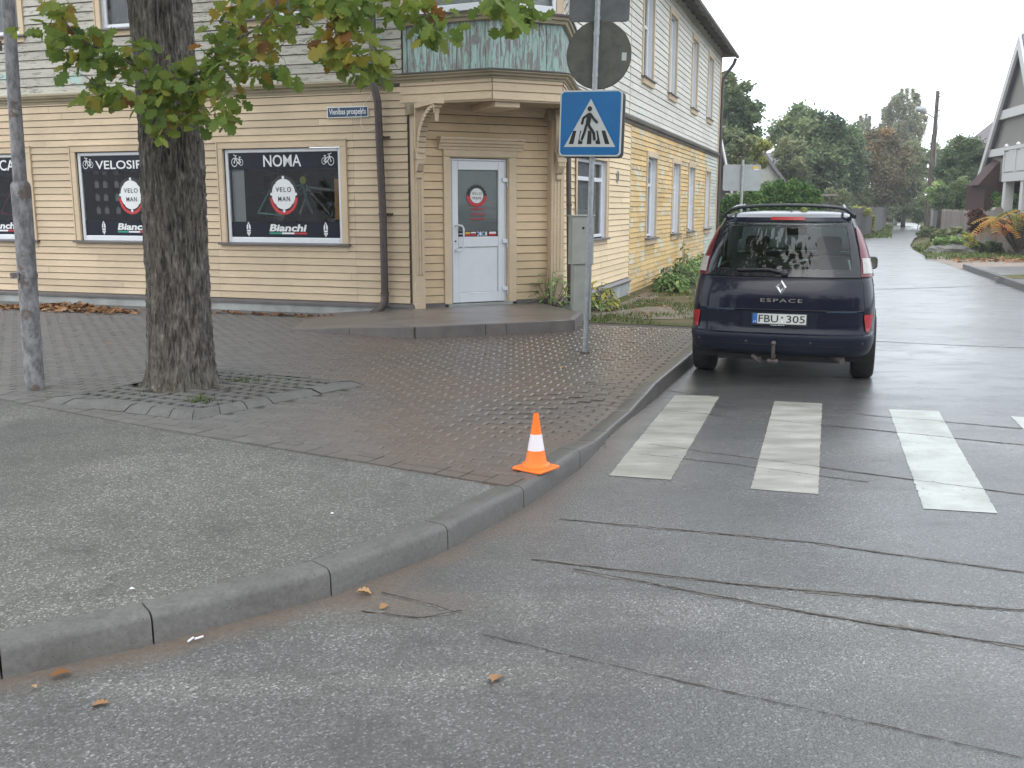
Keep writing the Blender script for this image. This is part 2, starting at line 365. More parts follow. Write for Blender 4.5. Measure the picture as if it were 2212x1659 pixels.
t.P(c, .62, 0, .4); t.bump(t.noise(t.co(), 60, 4), .25, .003); M['paintroad'] = t.m
t = NT('lawn_ground'); co = t.co(); n = t.noise(co, 9, 6, .7); n2 = t.noise(co, .8, 4)
c = t.ramp(n, [(.3, (.06, .07, .026)), (.7, (.115, .125, .045))]); c = t.mix(t.ramp(n2, [(.42, 0.), (.60, .85)]), c, (.15, .115, .075)); t.P(c, .95, 0, .1)
t.bump(n, .8, .03); M['lawn'] = t.m
t = NT('worn_earth'); co = t.co(); n = t.noise(co, 12, 6, .7); t.P(t.ramp(n, [(.3, (.13, .105, .075)), (.7, (.25, .21, .16))]), .9, 0, .2); t.bump(n, .5, .02); M['earth'] = t.m
M['earthdark'] = plain('joint_sand', (.075, .062, .05), .9, 0, .3, 9)
M['crumb'] = plain('crumbled_asphalt', (.150, .138, .124), .85, 0, .45, 30, bump=.5)
LV = {}
LV['oak'] = leaf_mat('oak_leaves', [(0, (.075, .13, .030)), (.35, (.16, .235, .042)), (.62, (.27, .31, .055)), (.78, (.34, .25, .04)), (.9, (.30, .14, .03)), (1, (.18, .085, .035))], .5)
LV['deep'] = leaf_mat('deep_green_leaves', [(0, (0.058, 0.093, 0.045)), (.6, (0.118, 0.174, 0.076)), (1, (0.217, 0.259, 0.112))])
LV['mid'] = leaf_mat('olive_leaves', [(0, (0.090, 0.111, 0.058)), (.6, (0.184, 0.219, 0.106)), (1, (0.297, 0.297, 0.150))])
LV['rust'] = leaf_mat('rusty_leaves', [(0, (.10, .09, .055)), (.6, (.17, .155, .085)), (.85, (.24, .18, .09)), (1, (.36, .20, .08))])
LV['grey'] = leaf_mat('grey_green_leaves', [(0, (0.167, 0.181, 0.125)), (.6, (0.304, 0.318, 0.220)), (1, (0.452, 0.438, 0.284))])
LV['bright'] = leaf_mat('bright_leaves', [(0, (0.094, 0.171, 0.059)), (.6, (0.224, 0.350, 0.119)), (1, (0.485, 0.554, 0.205))])
LV['thuja'] = leaf_mat('thuja_leaves', [(0, (0.025, 0.063, 0.014)), (.6, (0.063, 0.140, 0.025)), (1, (0.154, 0.252, 0.056))], .2)
LV['yellow'] = leaf_mat('yellow_green_leaves', [(0, (0.126, 0.154, 0.042)), (.6, (0.308, 0.322, 0.070)), (1, (0.588, 0.532, 0.126))])
LV['sumac'] = leaf_mat('sumac_leaves', [(0, (.10, .14, .03)), (.4, (.30, .24, .04)), (.75, (.50, .20, .02)), (1, (.42, .06, .03))])
LV['redbush'] = leaf_mat('dark_red_leaves', [(0, (.05, .02, .012)), (1, (.13, .05, .03))])
LV['blue'] = leaf_mat('bluish_leaves', [(0, (.05, .08, .06)), (1, (.17, .24, .21))])
LV['grass'] = leaf_mat('grass_blades', [(0, (.04, .08, .015)), (.6, (.09, .15, .03)), (1, (.20, .19, .06))])
LV['fallen'] = leaf_mat('fallen_leaves', [(0, (.13, .05, .02)), (.5, (.27, .13, .05)), (1, (.42, .27, .14))], .1)

# ---------------------------------------------------------------- ground, road, kerb, pavement
AU = R(18.5); U = V(math.sin(AU), math.cos(AU), 0); VV = V(math.cos(AU), -math.sin(AU), 0)
def gz(x, y): return -.15*sm((x*U.x+y*U.y-12.5)/6)
gr = MB(); gr.grid(lambda a, b: V(-90+230*a, -60+260*b, -.24), 12, 12); struct('ground', gr, M['lawn'])

KP = [(-1.92, 3.40), (-1.46, 3.70), (-.83, 4.19), (-.34, 4.80), (.06, 5.50), (.45, 6.38), (.62, 6.88), (.74, 7.28), (1.0, 8.0), (1.20, 8.5), (1.36, 8.95), (2.04, 10.80)]
KH = [.13, .13, .13, .13, .13, .13, .065, .045, .045, .09, .12, .13]
a = 33.0; p = V(*KP[0], 0)
for k in range(14):
    a -= 8.5 if a > -18 else 0
    p = p - V(math.cos(R(a)), math.sin(R(a)), 0)*.8; KP.insert(0, (p.x, p.y)); KH.insert(0, .13)
for k in range(1, 16): KP.append((2.04+U.x*k, 10.80+U.y*k)); KH.append(.13-.03*sm(k/4))
def kerbdist(x, y, inner=False):
    best = 1e9; side = 1
    for i in range(len(KP)-1):
        ax, ay = KP[i]; bx, by = KP[i+1]; dx, dy = bx-ax, by-ay; t_ = max(0, min(1, ((x-ax)*dx+(y-ay)*dy)/(dx*dx+dy*dy)))
        d = math.hypot(x-ax-dx*t_, y-ay-dy*t_)
        if d < best: best = d; side = 1 if dx*(y-ay)-dy*(x-ax) > 0 else -1
    return best*side          # positive on the footpath side
def kerb_near(x, y):
    best = 1e9; h = .13
    for i in range(18, 28):
        ax, ay = KP[i]; bx, by = KP[i+1]; dx, dy = bx-ax, by-ay; t_ = max(0, min(1, ((x-ax)*dx+(y-ay)*dy)/(dx*dx+dy*dy)))
        d = math.hypot(x-ax-dx*t_, y-ay-dy*t_)
        if d < best: best = d; h = KH[i]+(KH[i+1]-KH[i])*t_
    return best, h
def pave_z(x, y):
    d, h = kerb_near(x, y) if (x-.9)**2+(y-7.6)**2 < 9 else (9, .13)
    return h+(.13-h)*sm((d-.15)/1.1)+gz(x, y)

kb = MB(); WK = .15
def kpt(i):
    q = V(*KP[i], 0); A = V(*KP[max(i-1, 0)], 0); B = V(*KP[min(i+1, len(KP)-1)], 0); d = (B-A).normalized(); nrm = V(-d.y, d.x, 0)
    return q, nrm, KH[i]+gz(q.x, q.y)
for i in range(len(KP)-1):
    (p0, n0, h0), (p1, n1, h1) = kpt(i), kpt(i+1); d = (p1-p0).normalized()*.004
    joint0 = not (20 <= i <= 23); p0 = p0+d; p1 = p1-d; NS = 6; rings = []
    for k in range(NS+1):
        f = k/NS; q = p0.lerp(p1, f); n_ = n0.lerp(n1, f).normalized(); h = h0+(h1-h0)*f; j = noise.noise(V(q.x*3, q.y*3, 5))*.004
        if k in (0, NS): j -= .003
        z0 = gz(q.x, q.y)-.05
        prof = [(-.012, z0), (-.006+j, h-.03), (.004+j, h-.011), (.018, h-.001), (.035, h), (WK-.01, h), (WK, h-.006), (WK, h-.08)]
        rings.append([kb.vert(q+n_*o+V(0, 0, z)) for o, z in prof])
    rv = rnd.random()
    for k in range(NS):
        for m_ in range(7): kb.face((rings[k][m_], rings[k][m_+1], rings[k+1][m_+1], rings[k+1][m_]), rv)
    kb.face(rings[0], rv); kb.face(rings[-1][::-1], rv)
struct('kerb', kb, M['kerb'], 2)

def sheet(name, x0, x1, y0, y1, st, zf, mat, keep=None, dirt=None):
    mb = MB(); nx = int((x1-x0)/st); ny = int((y1-y0)/st); idx = {}
    P_ = lambda i, j: (x0+i*st, y0+j*st)
    def vid(i, j):
        if (i, j) not in idx: x, y = P_(i, j); idx[i, j] = mb.vert((x, y, zf(x, y)))
        return idx[i, j]
    for j in range(ny):
        for i in range(nx):
            if keep is None or keep(x0+(i+.5)*st, y0+(j+.5)*st): mb.face((vid(i, j), vid(i+1, j), vid(i+1, j+1), vid(i, j+1)))
    o = struct(name, mb, mat, True)
    if dirt:
        at = o.data.attributes.new('dirt', 'FLOAT', 'POINT'); at.data.foreach_set('value', [dirt(v[0], v[1]) for v in mb.v])
    return o
def road_z(x, y): return gz(x, y)+.006*noise.noise(V(x*.7, y*.7, 0))
def road_dirt(x, y):
    d = -kerbdist(x, y)
    if d > 1.5 or d < -.2: return 0.
    w = .10+.05*noise.noise(V(x*2, y*2, 3))
    pot = math.exp(-(((x+.52)/.30)**2+((y-4.12)/.14)**2))*1.1
    wide = .55*math.exp(-((x-.15)/.45)**2)*math.exp(-max(0, d-.1)/.28) if y > 4.4 else 0
    return min(1, sm(1-(d-w)/.07)*.95+pot+wide*.8)
sheet('road', -9, 17, .2, 26, .12, road_z, M['road'], lambda x, y: kerbdist(x, y) < .14 if y < 26 else True, road_dirt)
# the street further away
def gl(pts, z=-.15): return [G(x, y, z) for x, y in pts]
fr_ = MB()
left = [V(5.6, 21.6, 0), V(6.94, 25.6, 0), V(11, 37, 0), V(15.6, 49, 0)]+gl([(1863, 516), (1910, 510), (1927, 498), (1930, 485), (1912, 481.5), (1895, 480)])
right = [V(13.2, 24, 0), V(13.9, 26.5, 0)]+gl([(2077, 582), (2010, 559), (1972, 540), (1966, 530), (1975, 515), (1999, 503), (1996, 492), (1978, 482), (1930, 478.5), (1890, 477.5)])
def resamp(P_, n):
    L = [0]
    for a_, b_ in zip(P_, P_[1:]): L.append(L[-1]+(b_-a_).length)
    out = []
    for k in range(n+1):
        d = L[-1]*k/n; i = max(j for j in range(len(L)) if L[j] <= d+1e-9); i = min(i, len(P_)-2)
        out.append(P_[i].lerp(P_[i+1], (d-L[i])/(L[i+1]-L[i])))
    return out
LL, RR = resamp(left, 60), resamp(right, 60)
for k in range(60):
    fr_.poly([V(q.x, q.y, -.144) for q in (LL[k], RR[k], RR[k+1], LL[k+1])])
struct('road', fr_, M['road'])

# footpath asphalt and block paving
LINE = [V(-30, 19.5, 0), V(-9, 10.9, 0), V(-4.37, 8.13, 0), V(-3.79, 7.75, 0), V(-2.66, 7.03, 0), V(-1.24, 6.21, 0), V(-.02, 5.50, 0)]
def beyond(x, y):        # metres beyond the asphalt/paving line
    best = 1e9; sg = 1
    for a_, b_ in zip(LINE, LINE[1:]):
        dx, dy = b_.x-a_.x, b_.y-a_.y; t_ = max(0, min(1, ((x-a_.x)*dx+(y-a_.y)*dy)/(dx*dx+dy*dy)))
        d = math.hypot(x-a_.x-dx*t_, y-a_.y-dy*t_)
        if d < best: best = d; sg = 1 if dx*(y-a_.y)-dy*(x-a_.x) > 0 else -1
    if x > -.02: return max(.01, best)
    return best*sg
sheet('footpath', -14, 1.0, 1.5, 12.5, .1, lambda x, y: pave_z(x, y)-.004-.02*sm((.16-kerbdist(x, y))*12)+.003*noise.noise(V(x, y, 1)), M['path'], lambda x, y: kerbdist(x, y) > .085 and beyond(x, y) < .06)
BX, BY = -1.463, 14.328; FL = frame((BX, BY), -18.5); FC = frame((BX, BY), 25)
c_ = FC(2.4386, 0, 0); CX_, CY_ = c_.x, c_.y; FR = frame((CX_, CY_), 71.5)
def facade_n(x, y): return ((x-BX)*math.sin(R(-18.5))-(y-BY)*math.cos(R(-18.5)))
def in_pave(x, y):
    a_ = x*U.x+y*U.y
    return kerbdist(x, y) > .09 and beyond(x, y) > .0 and facade_n(x, y) > (.42 if x < -1.4 else .0) and (a_ < 14.05) and not (x > CX_ and (x-CX_)*U.y-(y-CY_)*U.x < 0)
sheet('paving_bed', -14, 3.4, 5.2, 20, .1, lambda x, y: pave_z(x, y)-.013, M['earthdark'], lambda x, y: kerbdist(x, y) > .09 and beyond(x, y) > -.04 and x*U.x+y*U.y < 14.15)
pv = MB()
PIT = [V(-3.95, 7.98, 0), V(-2.46, 7.30, 0), V(-1.36, 8.80, 0), V(-2.95, 9.60, 0)]
def in_poly(P_, x, y, m=0):
    for a_, b_ in zip(P_, P_[1:]+P_[:1]):
        d = (b_-a_).normalized()
        if d.x*(y-a_.y)-d.y*(x-a_.x) < -m: return False
    return True
RAMP = [V(-2.95, 12.86, 0), V(-1.21, 12.03, 0), V(.80, 12.78, 0), V(1.02, 13.9, 0), V(.6, 15.4, 0), V(-1.4, 14.6, 0), V(-3.0, 14.6, 0)]
bw, bd, gp = .20, .10, .004
for j in range(-10, 160):
    for i in range(-90, 40):
        s_ = (i+(.5 if j % 2 else 0))*bw; t_ = 4.5+j*bd
        c0 = VV*s_+U*t_; cc = c0+VV*bw*.5+U*bd*.5
        if cc.x < -12 or cc.x > 3.3: continue
        if not in_pave(cc.x, cc.y) or in_poly(PIT, cc.x, cc.y, -.03) or in_poly(RAMP, cc.x, cc.y, -.04): continue
        if kerbdist(cc.x, cc.y) < .21: pass
        z = pave_z(cc.x, cc.y)-.004+rnd.gauss(0, .0013); tx, ty = rnd.gauss(0, .010), rnd.gauss(0, .012); b = .007; rv = rnd.random()
        def q(a_, b_, dz): return c0+VV*a_+U*b_+V(0, 0, z+dz+(a_-bw/2)*tx+(b_-bd/2)*ty)
        o_ = [pv.vert(q(x_, y_, -.012)) for x_, y_ in ((gp/2, gp/2), (bw-gp/2, gp/2), (bw-gp/2, bd-gp/2), (gp/2, bd-gp/2))]
        n_ = [pv.vert(q(x_, y_, 0)) for x_, y_ in ((gp/2+.012, gp/2+b), (bw-gp/2-.012, gp/2+b), (bw-gp/2-.012, bd-gp/2-b), (gp/2+.012, bd-gp/2-b))]
        pv.face(n_, rv)
        for k in range(4): pv.face((o_[k], o_[(k+1) % 4], n_[(k+1) % 4], n_[k]), rv)
struct('paving', pv, M['paver'])
# course of grey slabs along the edge of the paving
sl = MB()
PL = resamp(LINE[1:], 60)
for row in (0, 1):
    for k in range(60):
        a_, b_ = PL[k], PL[k+1]; d = (b_-a_).normalized(); n_ = V(-d.y, d.x, 0)
        o0, o1 = (.0, .10) if row == 0 else (.105, .185); z = pave_z(a_.x, a_.y)+.006+rnd.gauss(0, .0015)
        sl.cur = rnd.random()
        sl.prism([a_+n_*o0+d*.004+V(0, 0, z-.03), b_+n_*o0-d*.004+V(0, 0, z-.03), b_+n_*o1-d*.004+V(0, 0, z-.03), a_+n_*o1+d*.004+V(0, 0, z-.03)], (0, 0, .03))
struct('paving_edge', sl, M['paver'])
# cracks and seams of the asphalt
def ribbon(pts, w, z, seed, mat, name='road_crack', br=.0):
    mb = MB(); P_ = resamp(pts, max(20, int(sum((b_-a_).length for a_, b_ in zip(pts, pts[1:]))/.018))); n = len(P_); prev = None
    for i, q in enumerate(P_):
        d = (P_[min(i+1, n-1)]-P_[max(i-1, 0)]).normalized(); n_ = V(-d.y, d.x, 0)
        wob = noise.noise(V(q.x*2+seed, q.y*2, 0))*.014+noise.noise(V(q.x*11+seed, q.y*11, 0))*.007+noise.noise(V(q.x*45+seed, q.y*45, 0))*.005
        w_ = max(w*.30, w*(.30+.9*abs(noise.noise(V(q.x*4+seed, q.y*4, 9)))+.8*noise.noise(V(q.x*48, q.y*48, seed))))
        if w_ < w*.28*br*3: w_ = 0.0008
        q = q+n_*wob; zz = road_z(q.x, q.y)+z
        cur = (mb.vert(q+n_*w_+V(0, 0, zz)), mb.vert(q-n_*w_+V(0, 0, zz)))
        if prev: mb.face((prev[0], prev[1], cur[1], cur[0]))
        prev = cur
    return struct(name, mb, mat)
for seed, (w, pts) in enumerate([
    (.011, [(.27, 5.29), (1.58, 4.90), (2.49, 4.48), (3.6, 4.05)]), (.016, [(.1, 4.66), (.99, 4.34), (2.25, 4.02), (3.4, 3.7)]),
    (.012, [(.30, 4.52), (.70, 4.30), (1.3, 3.99), (2.06, 3.66), (3.2, 3.2)]), (.010, [(1.0, 7.05), (1.75, 6.62), (2.57, 6.12), (3.07, 5.81), (4.2, 5.2)]),
    (.010, [(1.5, 9.2), (3.07, 8.05), (4.1, 7.55), (5.3, 7.1)]), (.007, [(-.13, 3.78), (.35, 3.52), (.83, 3.28), (1.65, 2.86), (2.4, 2.6)]),
    (.012, [(1.3, 8.3), (2.2, 7.85), (3.4, 7.25), (4.4, 6.75)]), (.016, [(4.3, 13.0), (5.6, 12.4), (7.2, 11.9), (8.5, 11.5)]), (.008, [(.9, 6.75), (1.5, 6.5), (2.3, 6.05)]),
    (.012, [(-.66, 4.02), (-.40, 3.95), (-.22, 4.02)]), (.010, [(-.60, 4.22), (-.35, 4.08), (-.25, 4.0)])]):
    ribbon([V(x, y, 0) for x, y in pts], w*.62, .0036, seed*3.7, M['dirt'])
    if w > .0075: ribbon([V(x, y, 0) for x, y in pts], w*1.9, .0016, seed*3.7+1.3, M['crumb'])
# zebra stripes; the two right-hand ones have reflected sky painted in as whiter colour
for k, (q4, rv) in enumerate([([(1.54, 8.99), (1.94, 8.92), (1.03, 6.09), (.64, 6.20)], .0), ([(2.39, 8.68), (2.79, 8.57), (1.89, 5.78), (1.50, 5.89)], .05),
                         ([(3.29, 8.31), (3.69, 8.23), (2.81, 5.40), (2.42, 5.49)], .55), ([(4.21, 8.02), (4.62, 7.9), (3.74, 5.0), (3.33, 5.1)], .6)]):
    a_, b_, c2, d2 = [V(x, y, 0) for x, y in q4]; mb = MB(); mb.cur = rv; N = 80
    def row(f):
        l_, r_ = a_.lerp(d2, f), b_.lerp(c2, f); dd = (r_-l_).normalized()
        l_ = l_+dd*(.010*noise.noise(V(f*60, k, 0))+.006*noise.noise(V(f*200, k, 0))); r_ = r_+dd*(.010*noise.noise(V(f*60, k, 7))+.006*noise.noise(V(f*200, k, 8)))
        return [l_.lerp(r_, g/6)+V(0, 0, road_z(*l_.lerp(r_, g/6).xy)+.0028) for g in range(7)]
    prev = None
    for i in range(N+1):
        ids = [mb.vert(p_) for p_ in row(i/N)]
        if prev:
            for g in range(6): mb.face((prev[g], ids[g], ids[g+1], prev[g+1]))
        prev = ids
    struct('crossing_stripe', mb, M['paintroad'])

# lawn between the house and the street
lw = MB()
def lawnz(s, t): # s metres along the street from C, t 0 at the wall .. 1 at the kerb
    w = FR(s, 0, 0); k = V(2.04, 10.8, 0)+U*((w-V(2.04, 10.8, 0)).dot(U)); k = k-VV*.16; q = w.lerp(k, t)
    base = gz(q.x, q.y)+(.125-.03*sm(s/5))+.012*noise.noise(V(q.x*2, q.y*2, 4)); return V(q.x, q.y, base)
lw.grid(lambda a_, b_: lawnz(a_*48-1.35, b_), 160, 16)
lo = struct('lawn', lw, M['lawn'], True)
ep = MB(); ep.grid(lambda a_, b_: lawnz(a_*6.5-.9, .13+b_*.17)+V(0, 0, .006), 30, 4); struct('path', ep, M['earth'])
ep = MB()
for k in range(40):
    a0 = k/40*2*PI; a1 = (k+1)/40*2*PI
    f_ = lambda a_: lawnz(1.0+1.5*math.cos(a_)*(1+.2*noise.noise(V(a_, 0, 0))), min(.98, max(.3, .62+.36*math.sin(a_))))+V(0, 0, .007)
    ep.poly([lawnz(1.0, .62)+V(0, 0, .007), f_(a0), f_(a1)])
struct('bare_earth', ep, M['earth'])
gs = MB()
def blade(mb, p, h, w, lean):
    a_ = rnd.uniform(0, 2*PI); d = V(math.cos(a_), math.sin(a_), 0); s_ = V(-d.y, d.x, 0)*w
    mb.cur = rnd.random(); mb.poly([p-s_, p+s_, p+d*lean+V(0, 0, h)])
for k in range(13000):
    s_ = rnd.uniform(-1.3, 22); t_ = rnd.uniform(.2, .99); 
    if noise.noise(V(s_*.8, t_*3, 2)) < -.18+.2*(0 < s_ < 2.4): continue
    blade(gs, lawnz(s_, t_), rnd.uniform(.03, .08), rnd.uniform(.006, .014), rnd.uniform(.0, .05))
for k in range(5000):
    s_ = rnd.uniform(22, 44); t_ = rnd.uniform(.1, .99); blade(gs, lawnz(s_, t_), rnd.uniform(.06, .13), rnd.uniform(.02, .035), .06)
o = obj('grass', gs, LV['grass']); tag(o, 'short green grass on the strip between the wooden house and the kerb', 'grass', kind='stuff')
# far left verge, right verge, gravel track, right footpath and kerb
def flat(name, pts, z, mat): mb = MB(); mb.poly([V(q.x, q.y, z) for q in pts]); return struct(name, mb, mat)
flat('verge', [V(12.0, 38, 0), V(16.6, 49, 0)]+gl([(1862, 517), (1910, 511), (1928, 498), (1931, 485), (1912, 481), (1912, 490), (1885, 500)])+[V(14, 49, 0)], -.10, M['lawn'])
flat('gravel_track', gl([(1995, 558), (2050, 572), (2076, 583), (2500, 583), (2500, 560), (2087, 558), (2003, 548)]), -.140, M['gravel'])
flat('verge', gl([(1972, 531), (2003, 550), (2087, 559), (2212, 562), (2420, 566), (2400, 520), (2100, 505), (2000, 516)]), -.11, M['lawn'])
flat('footpath', gl([(2089, 576), (2230, 617), (2600, 720), (2600, 574)], -.03), -.03, M['road'])
flat('verge', gl([(2146, 600), (2160, 594), (2300, 590), (2300, 605)], -.02), -.022, M['lawn'])
kr = MB(); a_, b_ = G(2079, 581, -.15), G(2240, 640, -.15); d = (b_-a_).normalized(); n_ = V(d.y, -d.x, 0)
if n_.x < 0: n_ = -n_
for k in range(14):
    p0 = a_+d*(k*1.0+.01); p1 = a_+d*(k*1.0+.99); 
    kr.prism([V(p0.x, p0.y, -.2), V(p1.x, p1.y, -.2), V(p1.x, p1.y, -.2)+n_*.15, V(p0.x, p0.y, -.2)+n_*.15], (0, 0, .20))
struct('kerb', kr, M['kerb'])
g2 = MB()
for k in range(2600):
    x, y = rnd.uniform(1972, 2212), rnd.uniform(518, 561)
    if y > 530+(x-1972)*1.0 or y < 531-(x-1972)*.25: continue
    blade(g2, G(x, y, -.11), rnd.uniform(.05, .14), .03, .08)
for k in range(1500):
    f = rnd.random(); q = G(rnd.uniform(1864, 1926), rnd.uniform(485, 514), -.1); blade(g2, q, rnd.uniform(.05, .15), .05, .08)
o = obj('grass', g2, LV['grass']); tag(o, 'bright green grass on the verges at the bend of the street', 'grass', kind='stuff')

# ramp and landing in front of the door
rp = MB(); A0, A1, A2 = V(-2.95, 12.86, .135), V(-1.21, 12.03, .265), V(.80, 12.78, .265)
B0, B1 = V(-3.0, 14.80, .135), V(-1.42, 14.30, .265); E1 = FC(2.05, .0, .265); E0 = FC(0, .0, .265)
rp.poly([A0, A1, E0, B0]); rp.poly([A1, A2, E1, E0]); rp.poly([A0-V(0, 0, .1), A1-V(0, 0, .23), A1-V(0, 0, .004), A0-V(0, 0, .004)])
rp.poly([A2, V(.98, 13.75, .265), E1])
struct('ramp', rp, M['dampslab'])
re = MB()
def edgeblk(p, q, h0, h1):
    d = (q-p).normalized(); n_ = V(d.y, -d.x, 0)*.03; re.cur = rnd.random(); p = p+d*.004; q = q-d*.004
    re.prism([V(p.x, p.y, .09)+n_, V(q.x, q.y, .09)+n_, V(q.x, q.y, h1)+n_, V(p.x, p.y, h0)+n_], -n_*3)
for k in range(2): edgeblk(A0.lerp(A1, k/2), A0.lerp(A1, (k+1)/2), .138+.13*k/2, .138+.13*(k+1)/2)
for f0, f1 in ((0, .43), (.43, .56), (.56, 1)): edgeblk(A1.lerp(A2, f0), A1.lerp(A2, f1), .268, .268)
edgeblk(A2, V(.98, 13.75, 0), .268, .268)
struct('ramp_edge', re, plain('edge_blocks', (.185, .165, .155), .7, 0, .2, 5, bump=.2))
wb = MB()   # concrete apron along the left wall
wb.box(lambda s, n, z: FL(s, n, z), -12, -1.25, .05, .42, .10, .142, .3); struct('apron', wb, M['kerb'])

# ---------------------------------------------------------------- the wooden corner house
HB = thing('wooden_house', 'two-storey wooden corner house with cream and flaking white boards and a corner door', 'house', (0, 16, 0))
def siding(mb, fr, s0, s1, z0, z1, h, holes=(), n0=.0, seams=(), lo=2.2, hi=5.5):
    z = z0
    while z < z1-.02:
        zt = min(z+h, z1); segs = [(s0, s1)]
        for a_, b_, c2, d2 in holes:
            if zt > c2+.01 and z < d2-.01:
                o = []
                for p_, q_ in segs:
                    if a_ > p_: o.append((p_, min(q_, a_)))
                    if b_ < q_: o.append((max(p_, b_), q_))
                segs = [(p_, q_) for p_, q_ in o if q_-p_ > .01]
        for p_, q_ in segs:
            x = p_
            while x < q_-.01:
                e = min(q_, x+rnd.uniform(lo, hi))
                for sm_ in seams:
                    if x < sm_-.01 < e: e = sm_
                if q_-e < .3: e = q_
                r_ = rnd.random(); dn = rnd.gauss(0, .0015); tw = rnd.gauss(0, .0012)
                f = lambda s, n, zz: fr(s, n0+n, zz)
                zb = z+.004+tw; a1 = [mb.vert(f(x+.001, .0, zb)), mb.vert(f(e-.001, .0, zb))]; a2 = [mb.vert(f(x+.001, .024+dn, zb)), mb.vert(f(e-.001, .024+dn+tw, zb))]
                a3 = [mb.vert(f(x+.001, .010+dn*.5, zt-.007)), mb.vert(f(e-.001, .010+dn*.5, zt-.007))]; a4 = [mb.vert(f(x+.001, .0, zt-.004)), mb.vert(f(e-.001, .0, zt-.004))]
                for A_, B_ in ((a1, a2), (a2, a3), (a3, a4)): mb.face((A_[0], A_[1], B_[1], B_[0]), r_)
                x = e
        z += h
def planks(mb, fr, s0, s1, z0, z1, w, n0=0):
    s = s0
    while s < s1-.01:
        e = min(s1, s+w*rnd.uniform(.85, 1.15)); dn = rnd.gauss(0, .003)
        mb.cbox(fr, s+.002, e-.002, n0, n0+.022+dn, z0, z1, .004, rnd.random()); s = e
SHOP_L = [(-3.12, -1.12), (-5.92, -3.92), (-8.94, -6.94)]
UP_L = [(-2.84, -1.64), (-5.22, -4.02), (-8.0, -6.85), (-10.6, -9.4)]
SHOP_R = (.92, 3.05)
LOW_R = [(7.0, 8.15), (10.45, 11.6), (13.2, 14.3), (16.8, 17.85)]
UP_R = [(1.5, 2.85), (6.2, 7.35), (9.45, 10.5), (13.2, 14.2), (16.55, 17.65)]
holesL = [(a-.06, b+.06, 1.12, 2.66) for a, b in SHOP_L]
m1 = MB(); siding(m1, FL, -13, -.03, .33, 3.42, .1075, holesL, seams=(-3.3, -.9), lo=1.8, hi=4.5); 
m2 = MB(); siding(m2, FL, -13, -.10, 3.52, 7.0, .137, [(a-.06, b+.06, 4.42, 6.3) for a, b in UP_L])
m3 = MB(); siding(m3, FR, .0, 5.22, .30, 3.42, .108, [(SHOP_R[0]-.06, SHOP_R[1]+.06, 1.12, 2.58)], lo=.9, hi=2.4)
m4 = MB(); siding(m4, FR, 5.22, 17.0, -.10, 3.42, .108, [(a-.03, b+.03, .98, 2.86) for a, b in LOW_R], lo=.8, hi=2.4)
m5 = MB(); siding(m5, FR, 17.0, 19.7, -.10, 3.42, .108, [(a-.03, b+.03, .98, 2.86) for a, b in LOW_R], lo=.8, hi=2.4)
m6 = MB(); siding(m6, FR, .0, 19.7, 3.52, 6.95, .137, [(a-.03, b+.03, 4.36, 6.32) for a, b in UP_R], lo=1.2, hi=3.5)
m7 = MB(); siding(m7, FC, .0, 2.44, .32, 3.4, .119, [(.50, 1.65, .0, 2.52)], n0=-.02, lo=1, hi=3)
for n_, mb, mt in (('front_boards', m1, 'side_L'), ('upper_front_boards', m2, 'side_LU'), ('side_boards', m3, 'side_R1'), ('ochre_side_boards', m4, 'side_R2'),
                   ('faded_side_boards', m5, 'side_R3'), ('upper_side_boards', m6, 'side_RU'), ('porch_boards', m7, 'side_C')): obj(n_, mb, M[mt], HB)
# core walls behind the boards, with the window openings left free
wl = MB()
def core(fr, s0, s1, z0, z1, holes, n=-.002):
    xs = sorted({s0, s1, *[a for h in holes for a in h[:2]]}); zs = sorted({z0, z1, *[a for h in holes for a in h[2:]]})
    for i in range(len(xs)-1):
        for j in range(len(zs)-1):
            cx, cz = (xs[i]+xs[i+1])/2, (zs[j]+zs[j+1])/2
            if any(a < cx < b and c2 < cz < d2 for a, b, c2, d2 in holes): continue
            wl.poly([fr(xs[i], n, zs[j]), fr(xs[i+1], n, zs[j]), fr(xs[i+1], n, zs[j+1]), fr(xs[i], n, zs[j+1])])
core(FL, -13, 0, -.3, 7.0, [(a-.05, b+.05, 1.13, 2.65) for a, b in SHOP_L]+[(a-.05, b+.05, 4.43, 6.25) for a, b in UP_L])
core(FR, 0, 19.72, -.5, 6.97, [(SHOP_R[0]-.05, SHOP_R[1]+.05, 1.13, 2.57)]+[(a-.02, b+.02, 1.0, 2.85) for a, b in LOW_R]+[(a-.02, b+.02, 4.4, 6.3) for a, b in UP_R])
core(FC, 0, 2.44, -.3, 3.5, [(.55, 1.6, .27, 2.48)], n=-.024)
END = frame(FR(19.72, 0, 0).xy, 71.5+90); core(END, 0, 13, -.5, 7.0, [])
BK = frame(FL(-13, 0, 0).xy, -18.5-90+180); core(BK, 0, 19.7, -.3, 7.0, [])
obj('wall', wl, M['wallback'], HB)
m = MB(); siding(m, END, 0.05, 13, -.1, 6.95, .137); obj('end_boards', m, M['side_R3'], HB)
